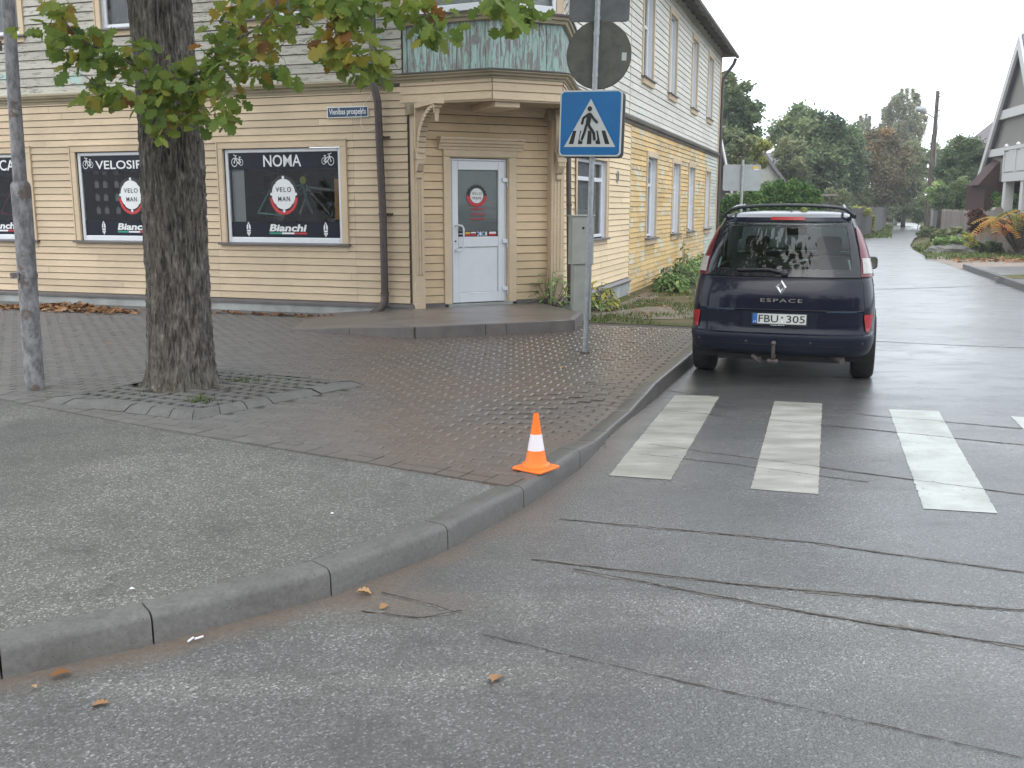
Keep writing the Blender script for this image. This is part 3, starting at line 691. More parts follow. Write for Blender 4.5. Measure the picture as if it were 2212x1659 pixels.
# plinth, flashing, cornices
p = MB(); p.box(FL, -13, .06, -.05, .05, -.2, .262); p.box(FR, -.0, 5.22, -.05, .05, -.5, .20); p.box(FC, -.02, 2.46, -.3, .0, -.2, .262); p.box(FC, .55, 1.60, -.05, .06, .15, .298)
obj('plinth', p, M['concrete'], HB)
p = MB(); p.prism([FL(-13, -.01, .262), FL(-13, .075, .262), FL(-13, .075, .30), FL(-13, -.01, .335)], VV*13.07)
p.prism([FR(0, -.01, .20), FR(0, .08, .20), FR(0, .08, .235), FR(0, -.01, .30)], U*5.24)
p.box(FC, .12, .50, -.02, .035, .264, .32); p.box(FC, 1.68, 2.25, -.02, .035, .264, .32); obj('flashing', p, M['sillmetal'], HB)
def mould(mb, fr, s0, s1, prof):
    A = [mb.vert(fr(s0, n, z)) for n, z in prof]; B = [mb.vert(fr(s1, n, z)) for n, z in prof]
    for k in range(len(prof)-1): mb.face((A[k], B[k], B[k+1], A[k+1]))
    mb.face(A[::-1]); mb.face(B)
BELT = [(0, 3.36), (.03, 3.37), (.035, 3.40), (.055, 3.415), (.06, 3.44), (.10, 3.46), (.105, 3.485), (.12, 3.49), (.12, 3.505), (0, 3.545)]
p = MB(); mould(p, FL, -13, -.35, BELT); obj('belt_cornice', p, M['cornice'], HB)
p = MB(); mould(p, FR, .7, 19.74, [(0, 3.36), (.04, 3.37), (.05, 3.42), (.10, 3.44), (.11, 3.49), (.02, 3.56), (0, 3.56)]); obj('belt_cornice', p, M['wornbelt'], HB)
p = MB(); p.box(FR, 19.66, 19.76, -.02, .05, -.3, 6.96); p.box(FR, 4.99, 5.02, .02, .026, 3.56, 6.9); obj('corner_board', p, M['trim'], HB)

# windows ---------------------------------------------------------
def lay(mb, fr, s0, s1, z0, z1, n, a=None): mb.poly([fr(s0, n, z0), fr(s1, n, z0), fr(s1, n, z1), fr(s0, n, z1)], a)
def ringbox(mb, fr, s0, s1, z0, z1, w, n0, n1, wb=None, b=.008):
    wb = wb or w
    mb.cbox(fr, s0, s0+w, n0, n1, z0+.0, z1, b); mb.cbox(fr, s1-w, s1, n0, n1, z0+.0, z1, b)
    mb.cbox(fr, s0+w+.0005, s1-w-.0005, n0, n1-.001, z1-w, z1, b); mb.cbox(fr, s0+w+.0005, s1-w-.0005, n0, n1-.001, z0, z0+wb, b)
def casing(parent, fr, s0, s1, z0, z1, apron=True):
    c = MB(); w = .095
    c.cbox(fr, s0-w, s0-.004, 0, .040, z0, z1+.004, .006); c.cbox(fr, s1+.004, s1+w, 0, .040, z0, z1+.004, .006); c.cbox(fr, s0-w, s1+w, 0, .042, z1+.006, z1+.10, .006)
    c.cbox(fr, s0-w-.02, s0-w-.0005, 0, .052, z0, z1+.10, .004); c.cbox(fr, s1+w+.0005, s1+w+.02, 0, .052, z0, z1+.10, .004); c.cbox(fr, s0-w-.02, s1+w+.02, 0, .056, z1+.1015, z1+.122, .004)
    if apron: c.cbox(fr, s0-.10, s1+.10, 0, .034, z0-.115, z0-.03, .006)
    obj('casing', c, M['trim'], parent)
    s = MB(); s.prism([fr(s0-.14, -.01, z0-.028), fr(s0-.14, .085, z0-.032), fr(s0-.14, .085, z0-.008), fr(s0-.14, -.01, z0+.004)], fr(s1+.14, 0, 0)-fr(s0-.14, 0, 0))
    obj('sill', s, M['sillmetal'], parent)
def emblem_cog(mb, fr, cs, cz, r, n, half, tooth=True):
    k0, k1 = (0, 18) if half == 'top' else (18, 36)
    for k in range(k0, k1):
        a0, a1 = 2*PI*k/36, 2*PI*(k+1)/36; ro = r*(1.0 if (k % 2 == 0 or not tooth) else .93); ri = r*.70
        mb.poly([fr(cs+math.cos(a0)*ri, n, cz+math.sin(a0)*ri), fr(cs+math.cos(a0)*ro, n, cz+math.sin(a0)*ro), fr(cs+math.cos(a1)*ro, n, cz+math.sin(a1)*ro), fr(cs+math.cos(a1)*ri, n, cz+math.sin(a1)*ri)])
def disc(mb, fr, cs, cz, rx, rz, n, k=28, fn=None):
    mb.poly([fr(cs+math.cos(2*PI*i/k)*rx*(fn(2*PI*i/k) if fn else 1), n, cz+math.sin(2*PI*i/k)*rz*(fn(2*PI*i/k) if fn else 1)) for i in range(k)])
def stroke(mb, fr, pts, w, n):
    for (x0, y0), (x1, y1) in zip(pts, pts[1:]):
        L = math.hypot(x1-x0, y1-y0); nx, ny = -(y1-y0)/L*w/2, (x1-x0)/L*w/2
        mb.poly([fr(x0-nx, n, y0-ny), fr(x1-nx, n, y1-ny), fr(x1+nx, n, y1+ny), fr(x0+nx, n, y0+ny)])
def annulus(mb, fr, cs, cz, rx, rz, w, n, k=24):
    for i in range(k):
        a0, a1 = 2*PI*i/k, 2*PI*(i+1)/k; f = 1-w/max(rx, rz)
        mb.poly([fr(cs+math.cos(t_)*rx*g, n, cz+math.sin(t_)*rz*g) for t_, g in ((a0, f), (a0, 1), (a1, 1), (a1, f))])
def bike_icon(mb, fr, cs, cz, k, flip, n):
    q = -1 if flip else 1
    annulus(mb, fr, cs-.062*k*q, cz-.02*k, .058*k, .072*k, .012*k, n); annulus(mb, fr, cs+.065*k*q, cz-.02*k, .040*k, .055*k, .010*k, n)
    for d_ in (.0, .001): disc(mb, fr, cs-.062*k*q, cz-.02*k, .014*k, .018*k, n+.0004)
    for pts in ([(-.062, -.02), (-.035, .085), (-.075, .105)], [(-.035, .085), (-.01, .09)], [(-.038, .055), (.035, .02), (.065, -.02)], [(-.042, .035), (.02, -.045), (.065, -.02)], [(.02, -.045), (.045, .065)], [(.025, .068), (.065, .062)]):
        stroke(mb, fr, [(cs+x*k*q, cz+y*k) for x, y in pts], .013*k, n+.0003)
def eagle(mb, fr, cs, cz, n, k=1.):
    for pts in ([(-.035, .0), (-.035, .05), (-.018, .085), (-.006, .09), (-.006, .03), (-.012, .0)], [(.035, .0), (.035, .05), (.018, .085), (.006, .09), (.006, .03), (.012, .0)],
                [(-.036, -.008), (.036, -.008), (.030, -.035), (-.030, -.035)], [(-.010, -.04), (.010, -.04), (.012, -.085), (0, -.112), (-.012, -.085)],
                [(-.034, -.04), (-.014, -.05), (-.018, -.085), (-.030, -.065)], [(.034, -.04), (.014, -.05), (.018, -.085), (.030, -.065)]):
        mb.poly([fr(cs+x*k, n, cz+y*k) for x, y in pts])
    disc(mb, fr, cs, cz+.098*k, .012*k, .012*k, n)
def shop_window(fr, s0, s1, title, icons, tspan, brand=(.355, .70), logos=(.16, .87), emb=.5, zb=1.19, zt=2.60):
    w = obj('window', (lambda m_: (ringbox(m_, fr, s0, s1, zb, zt, .055, -.055, -.010, .085), m_)[1])(MB()), M['pvc'], HB)
    W_ = s1-s0; X = lambda f: s0+.055+(W_-.11)*f; n = -.028
    g = MB(); lay(g, fr, s0+.054, s1-.054, zb+.084, zt-.054, n-.006); obj('glass', g, M['glass'], w)
    f = MB(); lay(f, fr, s0+.055, s1-.055, zt-.056-.245, zt-.055, n-.002); lay(f, fr, s0+.055, s1-.055, zb+.085, zb+.085+.235, n-.002); obj('window_film', f, M['film'], w)
    d = MB()
    for f_, fl in icons: bike_icon(d, fr, X(f_), zt-.055-.120, .92, fl, n)
    for f_ in logos: eagle(d, fr, X(f_), zb+.205, n)
    cz = (zb+zt)/2+.03; cs = X(emb)
    disc(d, fr, cs, cz, .203, .228, n+.002, 48, lambda a_: 1-.045*math.exp(-((math.cos(2*a_)-.0)**2)/.02)+.0)
    for a_ in (0, PI/2, PI, 3*PI/2): disc(d, fr, cs+math.cos(a_)*.212, cz+math.sin(a_)*.250, .022, .024, n+.003, 14)
    obj('decal', d, M['white'], w)
    d = MB()
    for a_ in range(16, 33):
        a0, a1 = 2*PI*a_/32, 2*PI*(a_+1)/32
        if a_ == 32: break
        d.poly([fr(cs+math.cos(q)*.225*k_, n+.0005, cz-.050+math.sin(q)*.243*k_) for q, k_ in ((a0, .86), (a0, 1.06), (a1, 1.06), (a1, .86))])
    xb0, xb1 = X(brand[0]), X(brand[1]); L3 = (xb1-xb0)/3
    lay(d, fr, xb0+2*L3, xb1, zb+.135, zb+.162, n); obj('red_decal', d, M['red'], w)
    d = MB(); lay(d, fr, xb0, xb0+L3, zb+.135, zb+.162, n); obj('green_decal', d, M['green'], w)
    d = MB(); lay(d, fr, xb0+L3+.0005, xb0+2*L3-.0005, zb+.135, zb+.162, n+.0005); obj('white_decal', d, M['white'], w)
    d = MB(); disc(d, fr, cs, cz+.055, .235, .225, n-.003, 48, lambda a_: 1+.025*math.copysign(1, math.sin(a_*24))); 
    obj('black_decal', d, M['black'], w)
    text('lettering', title, M['white'], w, fr, X(tspan[0]), X(tspan[1]), zt-.055-.212, zt-.055-.036, n, .012)
    text('lettering', 'Bianchi', M['white'], w, fr, xb0, xb1, zb+.175, zb+.285, n, .035, .18)
    text('lettering', 'VELO', M['black'], w, fr, cs-.135, cs+.135, cz+.032, cz+.105, n+.006, .008, 0, .002, 1.25)
    text('lettering', 'MAN', M['black'], w, fr, cs-.095, cs+.110, cz-.105, cz-.032, n+.006, .010, 0, .002, 1.25)
    casing(w, fr, s0, s1, zb, zt)
    r = MB(); 
    for q in ([(s0-.02, -1.1, zb-.0), (s1+.02, -1.1, zb), (s1+.02, -1.1, zt), (s0-.02, -1.1, zt)], [(s0-.02, -.1, zb), (s1+.02, -.1, zb), (s1+.02, -1.1, zb), (s0-.02, -1.1, zb)],
              [(s0-.02, -.1, zb), (s0-.02, -1.1, zb), (s0-.02, -1.1, zt), (s0-.02, -.1, zt)], [(s1+.02, -.1, zb), (s1+.02, -1.1, zb), (s1+.02, -1.1, zt), (s1+.02, -.1, zt)], [(s0-.02, -.1, zt), (s1+.02, -.1, zt), (s1+.02, -1.1, zt), (s0-.02, -1.1, zt)]):
        r.poly([fr(*c2) for c2 in q])
    obj('interior', r, M['room'], w)
    return w
w1 = shop_window(FL, *SHOP_L[0], 'NOMA', [(.085, False), (.905, True)], (.325, .67))
w2 = shop_window(FL, *SHOP_L[1], 'VELOSIP\u0112DI', [(.075, False)], (.15, .83), (.335, .68), (.19, .85))
w3 = shop_window(FL, *SHOP_L[2], 'CA', [(.09, False)], (.70, .87), (.50, .845), (.16,))
m = MB(); lay(m, FL, -3.06, -2.84, 1.5, 2.30, -.09); obj('side_panel', m, M['frosted'], w1)
m = MB(); m.box(FL, -1.30, -1.235, -.14, -.11, 1.55, 2.15)
obj('display_rack', m, M['orange'], w1)
# bicycles standing behind the shop glass
def bicycle(fr, s, n, z, k, mat, label, flip=1):
    b = thing('bicycle', label, 'bicycle', fr(s, n, z)); q = lambda x, y: fr(s+x*flip*k, n, z+y*k)
    for x in (-.52, .50):
        m_ = MB(); c = q(x, .34); nv = fr(0, 1, 0)-fr(0, 0, 0)
        m_.lathe(c, nv, [(.325*k, -.014), (.345*k, 0), (.325*k, .014)], 32, closed=True)
        for i in range(9): a_ = PI*i/9; e = V(0, 0, 1)*math.sin(a_)*.32*k+(fr(1, 0, 0)-fr(0, 0, 0))*math.cos(a_)*.32*k; m_.tube([c-e, c+e], .0015, 3)
        obj('wheel', m_, M['rubber'], b)
    m_ = MB(); T = lambda pts, r: m_.tube([q(*p_) for p_ in pts], r*k, 8)
    T([(-.52, .34), (-.10, .30), (-.22, .78), (-.52, .34)], .018); T([(-.10, .30), (.32, .74), (.36, .82)], .022); T([(-.20, .72), (.31, .78)], .020); T([(.35, .78), (.40, .55), (.50, .34)], .020)
    obj('frame', m_, mat, b)
    m_ = MB(); m_.tube([q(.34, .80), q(.36, .93), q(.44, .95)], .016*k, 6); m_.tube([q(-.36, .98), q(-.12, .96)], [.05*k, .02*k], 8); m_.tube([q(-.22, .76), q(-.25, .96)], .014*k, 6); m_.lathe(q(-.10, .30), nv, [(.0, -.02), (.09*k, -.02), (.09*k, .0), (0, .0)], 20)
    obj('saddle_and_bars', m_, M['plastic'], b); return b
t_ = plain('teal_frame', (.12, .32, .29), .4); r_ = plain('red_frame', (.35, .02, .02), .4); g_ = plain('grey_frame', (.35, .37, .36), .4); p_ = plain('pink_frame', (.5, .08, .15), .4)
bicycle(FL, -2.30, -.35, 1.32, .95, t_, 'teal bicycle standing left behind the glass of the window lettered NOMA')
bicycle(FL, -1.80, -.75, 1.30, .95, g_, 'grey bicycle standing right behind the glass of the window lettered NOMA', -1)
bicycle(FL, -4.45, -.60, 1.30, .9, r_, 'red bicycle behind the glass of the shop window next to the oak trunk')
bicycle(FL, -7.55, -.45, 1.30, .95, p_, 'pink bicycle behind the glass of the shop window at the left edge')
m = MB(); disc(m, FL, -1.80, 2.13, .055, .06, -.06, 14); o = obj('yellow_tag', m, LV['yellow'], w1)
for ci, sx in enumerate((-5.72, -5.55, -5.32)):
    for rz_ in range(4):
        m = MB(); z = 1.62+rz_*.21; m.cbox(FL, sx-.042, sx+.042, -.19, -.18, z, z+.095, .003); m.tube([FL(sx, -.18, z+.095), FL(sx, -.18, z+.135)], .006, 5)
        m.tube([FL(sx-.03, -.175, z+.105), FL(sx+.03, -.175, z+.105)], .0045, 5)
        o = obj('accessory_card', m, plain('grey_card', (.14, .145, .15), .6) if (ci, rz_) == (0, 0) else bpy.data.materials['grey_card'])
        tag(o, 'small grey accessory card hanging in the left part of the shop window beside the oak', 'display card', 'cards hanging in rows in the bicycle shop window')
# upper windows and the side windows
def plain_window(fr, s0, s1, z0, z1, depth, transom, cas, inner=.06, curtain='curtain', sillout=.10, deep=False, centre=False):
    w = MB(); f = .055; n1 = -depth
    ringbox(w, fr, s0+inner, s1-inner, z0+.02, z1-inner*.5, f, n1-.05, n1)
    w.cbox(fr, s0+inner+f, s1-inner-f, n1-.05, n1-.001, transom-.035, transom+.035, .006)
    a_, b_ = s0+inner+f, s1-inner-f
    if centre: w.cbox(fr, (a_+b_)/2-.035, (a_+b_)/2+.035, n1-.05, n1-.002, z0+.02+f, transom-.035, .006)
    o = obj('window', w, M['pvc'], HB)
    g = MB(); lay(g, fr, a_, b_, z0+.07, z1-.08, n1-.03); obj('glass', g, M['glass'], o)
    c = MB(); 
    for k in range(24): c.poly([fr(a_+(b_-a_)*k/24, n1-.11+.012*(k % 2), z0+.02), fr(a_+(b_-a_)*(k+1)/24, n1-.11+.012*((k+1) % 2), z0+.02), fr(a_+(b_-a_)*(k+1)/24, n1-.11+.012*((k+1) % 2), z1), fr(a_+(b_-a_)*k/24, n1-.11+.012*(k % 2), z1)])
    obj('curtain', c, M[curtain], o)
    rv = MB()
    for q in ([(s0, 0, z0), (s0, n1, z0), (s0, n1, z1), (s0, 0, z1)], [(s1, 0, z0), (s1, n1, z0), (s1, n1, z1), (s1, 0, z1)], [(s0, 0, z1), (s0, n1, z1), (s1, n1, z1), (s1, 0, z1)], [(s0, 0, z0), (s0, n1, z0), (s1, n1, z0), (s1, 0, z0)],
              [(s0, n1, z0), (s0+inner+.01, n1, z0), (s0+inner+.01, n1, z1), (s0, n1, z1)], [(s1-inner-.01, n1, z0), (s1, n1, z0), (s1, n1, z1), (s1-inner-.01, n1, z1)]): rv.poly([fr(*p_) for p_ in q])
    obj('reveal', rv, M['pvc'], o)
    if cas: casing(o, fr, s0, s1, z0, z1, True)
    else:
        c = MB(); c.cbox(fr, s0-.075, s0-.0005, 0, .05, z0, z1, .005); c.cbox(fr, s1+.0005, s1+.075, 0, .05, z0, z1, .005); c.cbox(fr, s0-.075, s1+.075, 0, .052, z1+.001, z1+.13, .005)
        c.cbox(fr, s0-.05, s1+.05, 0, .075, z0-.15, z0-.03, .006); obj('casing', c, M['trim'], o)
        s = MB(); s.prism([fr(s0-.09, -.08, z0-.028), fr(s0-.09, .13, z0-.030), fr(s0-.09, .13, z0-.006), fr(s0-.09, -.08, z0+.004)], fr(s1+.09, 0, 0)-fr(s0-.09, 0, 0)); obj('sill', s, M['sillmetal'], o)
    return o
for a, b in UP_L: plain_window(FL, a, b, 4.47, 6.2, .04, 5.6, True, .0, 'blind', centre=False)
for a, b in LOW_R: plain_window(FR, a, b, 1.04, 2.82, .09, 2.22, False, .03)
for k, (a, b) in enumerate(UP_R): plain_window(FR, a, b, 4.44, 6.27, .09 if k else .05, 5.55, False, .03)
w = plain_window(FR, *SHOP_R, 1.17, 2.54, .05, 2.21, True, .0, 'blind')
m = MB(); lay(m, FR, 1.12, 1.25, 1.75, 1.98, -.075); obj('note', m, M['paleblue'], w)

# corner entrance ---------------------------------------------------
FD = lambda s, n, z: FC(s, n-.02, z)
pl = MB()
for a, b in ((.0, .155), (2.22, 2.44)):
    pl.cbox(FC, a, b, -.02, .13, .20, 3.02, .006)
    for k in range(3): x = a+(b-a)*(k+1)/4; pl.cbox(FC, x-.012, x+.012, .13, .142, .75, 2.28, .004)
obj('pilaster', pl, M['trim'], HB)
cs_ = MB()
cs_.cbox(FD, .50, .60, 0, .05, .30, 2.46, .006); cs_.cbox(FD, 1.555, 1.68, 0, .05, .30, 2.46, .006); cs_.cbox(FD, .50, 1.68, 0, .052, 2.462, 2.56, .006)
mould(cs_, FD, .42, 1.78, [(0, 2.562), (.055, 2.562), (.06, 2.60), (.085, 2.61), (.09, 2.64), (.12, 2.655), (.125, 2.69), (.15, 2.70), (.155, 2.735), (0, 2.75)])
cs_.box(FD, .60, .615, -.12, .03, .30, 2.462); cs_.box(FD, 1.54, 1.555, -.12, .03, .30, 2.462); cs_.box(FD, .60, 1.555, -.12, .03, 2.45, 2.4615)
obj('door_casing', cs_, M['trim'], HB)
dr = MB(); n1 = -.01
dr.cbox(FD, .618, .645, -.08, -.02, .30, 2.44, .004); dr.cbox(FD, 1.512, 1.538, -.08, -.02, .30, 2.44, .004); dr.cbox(FD, .645, 1.512, -.08, -.021, 2.41, 2.44, .004)
for q in ((.648, .745, .31, 2.405), (1.40, 1.508, .31, 2.405), (.7455, 1.3995, 2.275, 2.405), (.7455, 1.3995, .31, .46), (.7455, 1.3995, 1.14, 1.295)): dr.cbox(FD, q[0], q[1], -.075, n1, q[2], q[3], .008)
dr.cbox(FD, .7455, 1.3995, -.06, -.030, .46, 1.14, .01)
door = obj('door', dr, M['pvc'], HB)
m = MB(); lay(m, FD, .745, 1.40, 1.295, 2.275, -.035); obj('glass', m, M['glass'], door)
m = MB(); lay(m, FD, .70, 1.42, 1.25, 2.30, -.050); obj('frosted_panel', m, M['frosted'], door)
m = MB(); m.tube([FD(.70, .0, 1.46), FD(.72, .05, 1.47), FD(.775, .07, 1.46), FD(.80, .07, 1.42), FD(.80, .07, 1.14), FD(.775, .07, 1.10), FD(.72, .05, 1.09), FD(.70, .0, 1.10)], .014, 8); obj('handle', m, M['pvc'], door, True)
m = MB(); m.lathe(FD(.70, -.012, 1.23), FD(0, 1, 0)-FD(0, 0, 0), [(0, .006), (.014, .006), (.014, 0)], 12); obj('keyhole', m, M['black'], door)
for z in (2.13, 1.22, .50):
    m = MB(); m.cbox(FD, 1.46, 1.545, -.01, .02, z-.028, z+.035, .005); m.cbox(FD, 1.535, 1.553, .0, .03, z-.09, z+.035, .005); obj('hinge', m, M['pvc'], door)
n = -.031
m = MB(); emblem_cog(m, FD, 1.055, 1.90, .165, n, 'top'); lay(m, FD, .75, 1.395, 1.298, 1.375, n+.001); obj('black_decal', m, M['black'], door)
m = MB(); emblem_cog(m, FD, 1.055, 1.90, .165, n, 'bottom', False)
for z in (1.695, 1.62, 1.545): 
    x = .96+.01*rnd.random()
    while x < 1.17: w_ = rnd.uniform(.008, .02); lay(m, FD, x, x+w_, z, z+.022, n); x += w_+.006
for x0, x1, z0, z1 in ((.865, .945, 1.308, 1.335), (.955, 1.04, 1.308, 1.335), (1.215, 1.237, 1.308, 1.368), (1.255, 1.37, 1.308, 1.335)): lay(m, FD, x0, x1, z0, z1, n+.003)
obj('red_decal', m, M['red'], door)
m = MB(); disc(m, FD, 1.055, 1.90, .105, .110, n-.001)
for q in ((.758, .86, 1.333, 1.343), (.955, 1.04, 1.345, 1.366), (1.193, 1.215, 1.308, 1.368), (1.255, 1.37, 1.3355, 1.366)): lay(m, FD, *q, n+.002)
stroke(m, FD, [(1.055, 1.306), (1.165, 1.370)], .009, n+.006); stroke(m, FD, [(1.055, 1.370), (1.165, 1.306)], .009, n+.0065); lay(m, FD, 1.103, 1.117, 1.306, 1.37, n+.007)
obj('white_decal', m, M['white'], door)
m = MB(); lay(m, FD, .865, .945, 1.336, 1.366, n+.003); obj('yellow_decal', m, M['yellow'], door)
m = MB(); lay(m, FD, 1.055, 1.165, 1.306, 1.370, n+.003); obj('blue_decal', m, M['blue'], door)
m = MB(); lay(m, FD, 1.170, 1.192, 1.308, 1.368, n+.003); obj('green_decal', m, M['green'], door)
text('lettering', 'VELO', M['black'], door, FD, .975, 1.135, 1.912, 1.955, n+.003, -.005, 0, 0, 1.2)
text('lettering', 'MAN', M['black'], door, FD, .99, 1.12, 1.845, 1.888, n+.003, .0, 0, 0, 1.2)

# bay over the entrance
P1, P2, P3, P4 = FL(-.13, 0, 0), FC(.85, 1.0, 0), FC(1.93, 1.0, 0), FR(.62, 0, 0)
def fac(a_, b_): return frame(a_.xy, math.degrees(math.atan2(b_.y-a_.y, b_.x-a_.x))), (b_-a_).length
FA = [fac(P1, P2), fac(P2, P3), fac(P3, P4)]
m = MB()
for (fr, L_) in FA: siding(m, fr, .0, L_, 3.19, 3.50, .112, (), lo=3, hi=4)
for (fr, L_) in FA: m.box(fr, 0, L_, -.04, .0, 3.17, 3.50, .5)
obj('bay_fascia', m, M['trim'], HB)
m = MB()
BAYC = [(.0, 3.46), (.03, 3.465), (.035, 3.49), (.07, 3.505), (.075, 3.53), (.11, 3.545), (.115, 3.565), (-.03, 3.60)]
def loop(prof, pts, mb):
    rows = []
    dirs = [(b_-a_).normalized() for a_, b_ in zip(pts, pts[1:])]; ns = [V(d.y, -d.x, 0) for d in dirs]
    for i, p_ in enumerate(pts):
        if i == 0: nn = ns[0]
        elif i == len(pts)-1: nn = ns[-1]
        else: nn = (ns[i-1]+ns[i]); nn = nn/(nn.dot(ns[i]))
        rows.append([mb.vert(V(p_.x, p_.y, 0)+nn*o+V(0, 0, z)) for o, z in prof])
    for r0, r1 in zip(rows, rows[1:]):
        for k in range(len(prof)-1): mb.face((r0[k], r1[k], r1[k+1], r0[k+1]))
loop(BAYC, [FL(-.40, 0, 0), P1, P2, P3, P4, FR(.75, 0, 0)], m); obj('bay_cornice', m, M['cornice'], HB)
m = MB(); loop([(.118, 3.562), (.122, 3.572), (-.03, 3.612)], [FL(-.45, 0, 0), P1, P2, P3, P4, FR(.8, 0, 0)], m); obj('bay_flashing', m, M['brown'], HB)
m = MB(); zt_ = 3.19; m.poly([P_+V(0, 0, zt_) for P_ in (P1, P2, P3, P4, FC(2.44, -.03, 0), FC(0, -.03, 0))]); obj('porch_ceiling', m, M['porch_soffit'], HB)
m = MB(); mould(m, FD, .0, 2.44, [(0, 3.06), (.05, 3.06), (.06, 3.10), (.10, 3.12), (.11, 3.19), (0, 3.19)]); m.cbox(FC, .92, 1.30, .10, .95, 3.09, 3.185, .01); obj('ceiling_beam', m, M['trim'], HB)
m = MB()
for k, (fr, L_) in enumerate(FA): planks(m, fr, .0, L_, 3.58, 4.29, .115, -.03)
obj('bay_boards', m, M['bay'], HB)
m = MB(); loop([(0, 4.22), (.05, 4.23), (.06, 4.27), (.09, 4.28), (.10, 4.33), (-.06, 4.33)], [P1, P2, P3, P4], m); obj('bay_sill', m, M['cornice'], HB)
m = MB(); loop([(.10, 4.33), (.125, 4.325), (.125, 4.35), (-.06, 4.37)], [P1, P2, P3, P4], m); obj('bay_flashing', m, M['brown'], HB)
for k, (fr, L_) in enumerate(FA):
    m = MB(); ringbox(m, fr, .10, L_-.10, 4.365, 6.2, .06, -.04, .0, .10); 
    if k == 1: m.cbox(fr, L_/2-.03, L_/2+.03, -.04, -.001, 4.47, 6.1, .006)
    o = obj('window', m, M['pvc'], HB)
    g = MB(); lay(g, fr, .16, L_-.16, 4.46, 6.14, -.02); obj('glass', g, M['glass'], o)
    g = MB(); lay(g, fr, .10, L_-.10, 4.38, 6.2, -.12); obj('curtain', g, M['curtain'], o)
    g = MB(); g.box(fr, 0, .099, -.08, .01, 4.37, 6.9); g.box(fr, L_-.099, L_, -.08, .01, 4.37, 6.9); g.box(fr, .099, L_-.099, -.08, .01, 6.2, 6.9); obj('casing', g, M['trim'], o)
# brackets
def bracket(s, wid):
    m = MB(); F2 = lambda n_, z, ds: FC(s+ds, .13+n_, z); h = wid/2
    def plate(poly, d0=-h, d1=h): m.prism([F2(n_, z, d0) for n_, z in poly], F2(0, 0, d1)-F2(0, 0, d0))
    plate([(.0, 3.17), (.88, 3.17), (.88, 3.10), (.0, 3.10)]); plate([(0, 3.10), (.07, 3.10), (.07, 2.40), (0, 2.40)])
    arc = []
    for k in range(13): a_ = PI/2*k/12; arc.append((.07+.70*(1-math.cos(a_))+.0, 2.52+.58*math.sin(a_)))
    for (a0, b0), (a1, b1) in zip(arc, arc[1:]): plate([(a0, b0), (a1, b1), (a1+.075, b1-.045), (a0+.085, b0-.03)], -h*.8, h*.8)
    plate([(0, 2.40), (.14, 2.40), (.12, 2.52), (0, 2.56)]); plate([(0, 2.22), (.06, 2.24), (.13, 2.34), (.13, 2.399), (0, 2.399)], -h*.75, h*.75); plate([(0, 2.12), (.05, 2.15), (.05, 2.219), (0, 2.219)], -h*.55, h*.55)
    plate([(.72, 3.10), (.79, 3.10), (.76, 2.98), (.74, 2.98)], -h*.6, h*.6); plate([(.745, 2.98), (.775, 2.98), (.76, 2.88)], -h*.4, h*.4)
    obj('bracket', m, M['trim'], HB)
bracket(.078, .13); bracket(2.33, .15)
m = MB(); m.cbox(FC, -.06, .30, .0, .16, 3.02, 3.19, .01); m.cbox(FC, 2.14, 2.50, .0, .16, 3.02, 3.19, .01); obj('capital', m, M['cornice'], HB)
# drainpipes
m = MB(); q = lambda s, n_, z: FL(s, n_, z)
m.tube([q(-.52, .15, 6.6), q(-.47, .15, 3.6), q(-.46, .19, 3.45), q(-.43, .13, 3.2), q(-.40, .11, 1.5), q(-.40, .11, .47)], .055, 12); m.tube([q(-.40, .11, .48), q(-.40, .12, .36), q(-.44, .18, .26), q(-.52, .27, .18)], .06, 12)
m.tube([q(-.42, .11, 2.71), q(-.42, .11, 2.74)], .062, 12); m.tube([q(-.40, .11, 1.62), q(-.40, .11, 1.65)], .062, 12); m.tube([q(-.40, .11, .46), q(-.40, .11, .50)], .064, 12)
m.box(FL, -.52, -.30, .02, .06, 2.715, 2.735); m.box(FL, -.50, -.28, .02, .06, 1.625, 1.645); obj('drainpipe', m, M['brown'], HB, 2)
m = MB(); q = lambda s, n_, z: FR(s, n_, z)
m.tube([q(.80, .10, 3.5), q(.40, .10, 3.3), q(.08, .10, 2.9), q(.17, .12, .42)], .042, 10); m.tube([q(.17, .12, .42), q(.18, .13, .25), q(.25, .18, .14), q(.40, .24, .07)], [.043, .045, .055, .062], 10)
m.tube([q(.125, .11, 1.75), q(.125, .11, 1.78)], .048, 10); obj('drainpipe', m, M['brown'], HB, 2)
q = lambda s, n_, z: FR(s, n_, z)
m = MB(); m.tube([q(19.95, .47, 6.62), q(19.92, .42, 6.45), q(19.85, .22, 6.15), q(19.80, .10, 5.95), q(19.78, .09, 5.7), q(19.78, .09, 0)], .055, 10); obj('drainpipe', m, M['brown'], HB, 2)
# roof: eaves, soffit and hipped slopes
def foot(off): 
    a_, b_ = FL(-13, off, 0), FL(-.2, off, 0); c2, d2 = FR(.2, off, 0), FR(20.05 if off > .2 else 19.72, off, 0); e_ = END(13, off*.9, 0)
    return [a_, b_, c2, d2, e_]
m = MB(); E_ = [p_+V(0, 0, 6.69) for p_ in foot(.46)]; In = [p_+V(0, 0, 7.02) for p_ in foot(-.02)]
cen = V(-2, 24, 0); T_ = [V(cen.x+(p_.x-cen.x)*.45, cen.y+(p_.y-cen.y)*.45, 11.0) for p_ in foot(.46)]
for k in range(4): m.poly([E_[k], E_[k+1], In[k+1], In[k]])
obj('soffit', m, M['soffit'], HB)
m = MB()
up = V(0, 0, .09)
for k in range(5):
    j = (k+1) % 5; m.poly([E_[k], E_[j], E_[j]+up, E_[k]+up]); m.poly([E_[k]+up, E_[j]+up, T_[j], T_[k]])
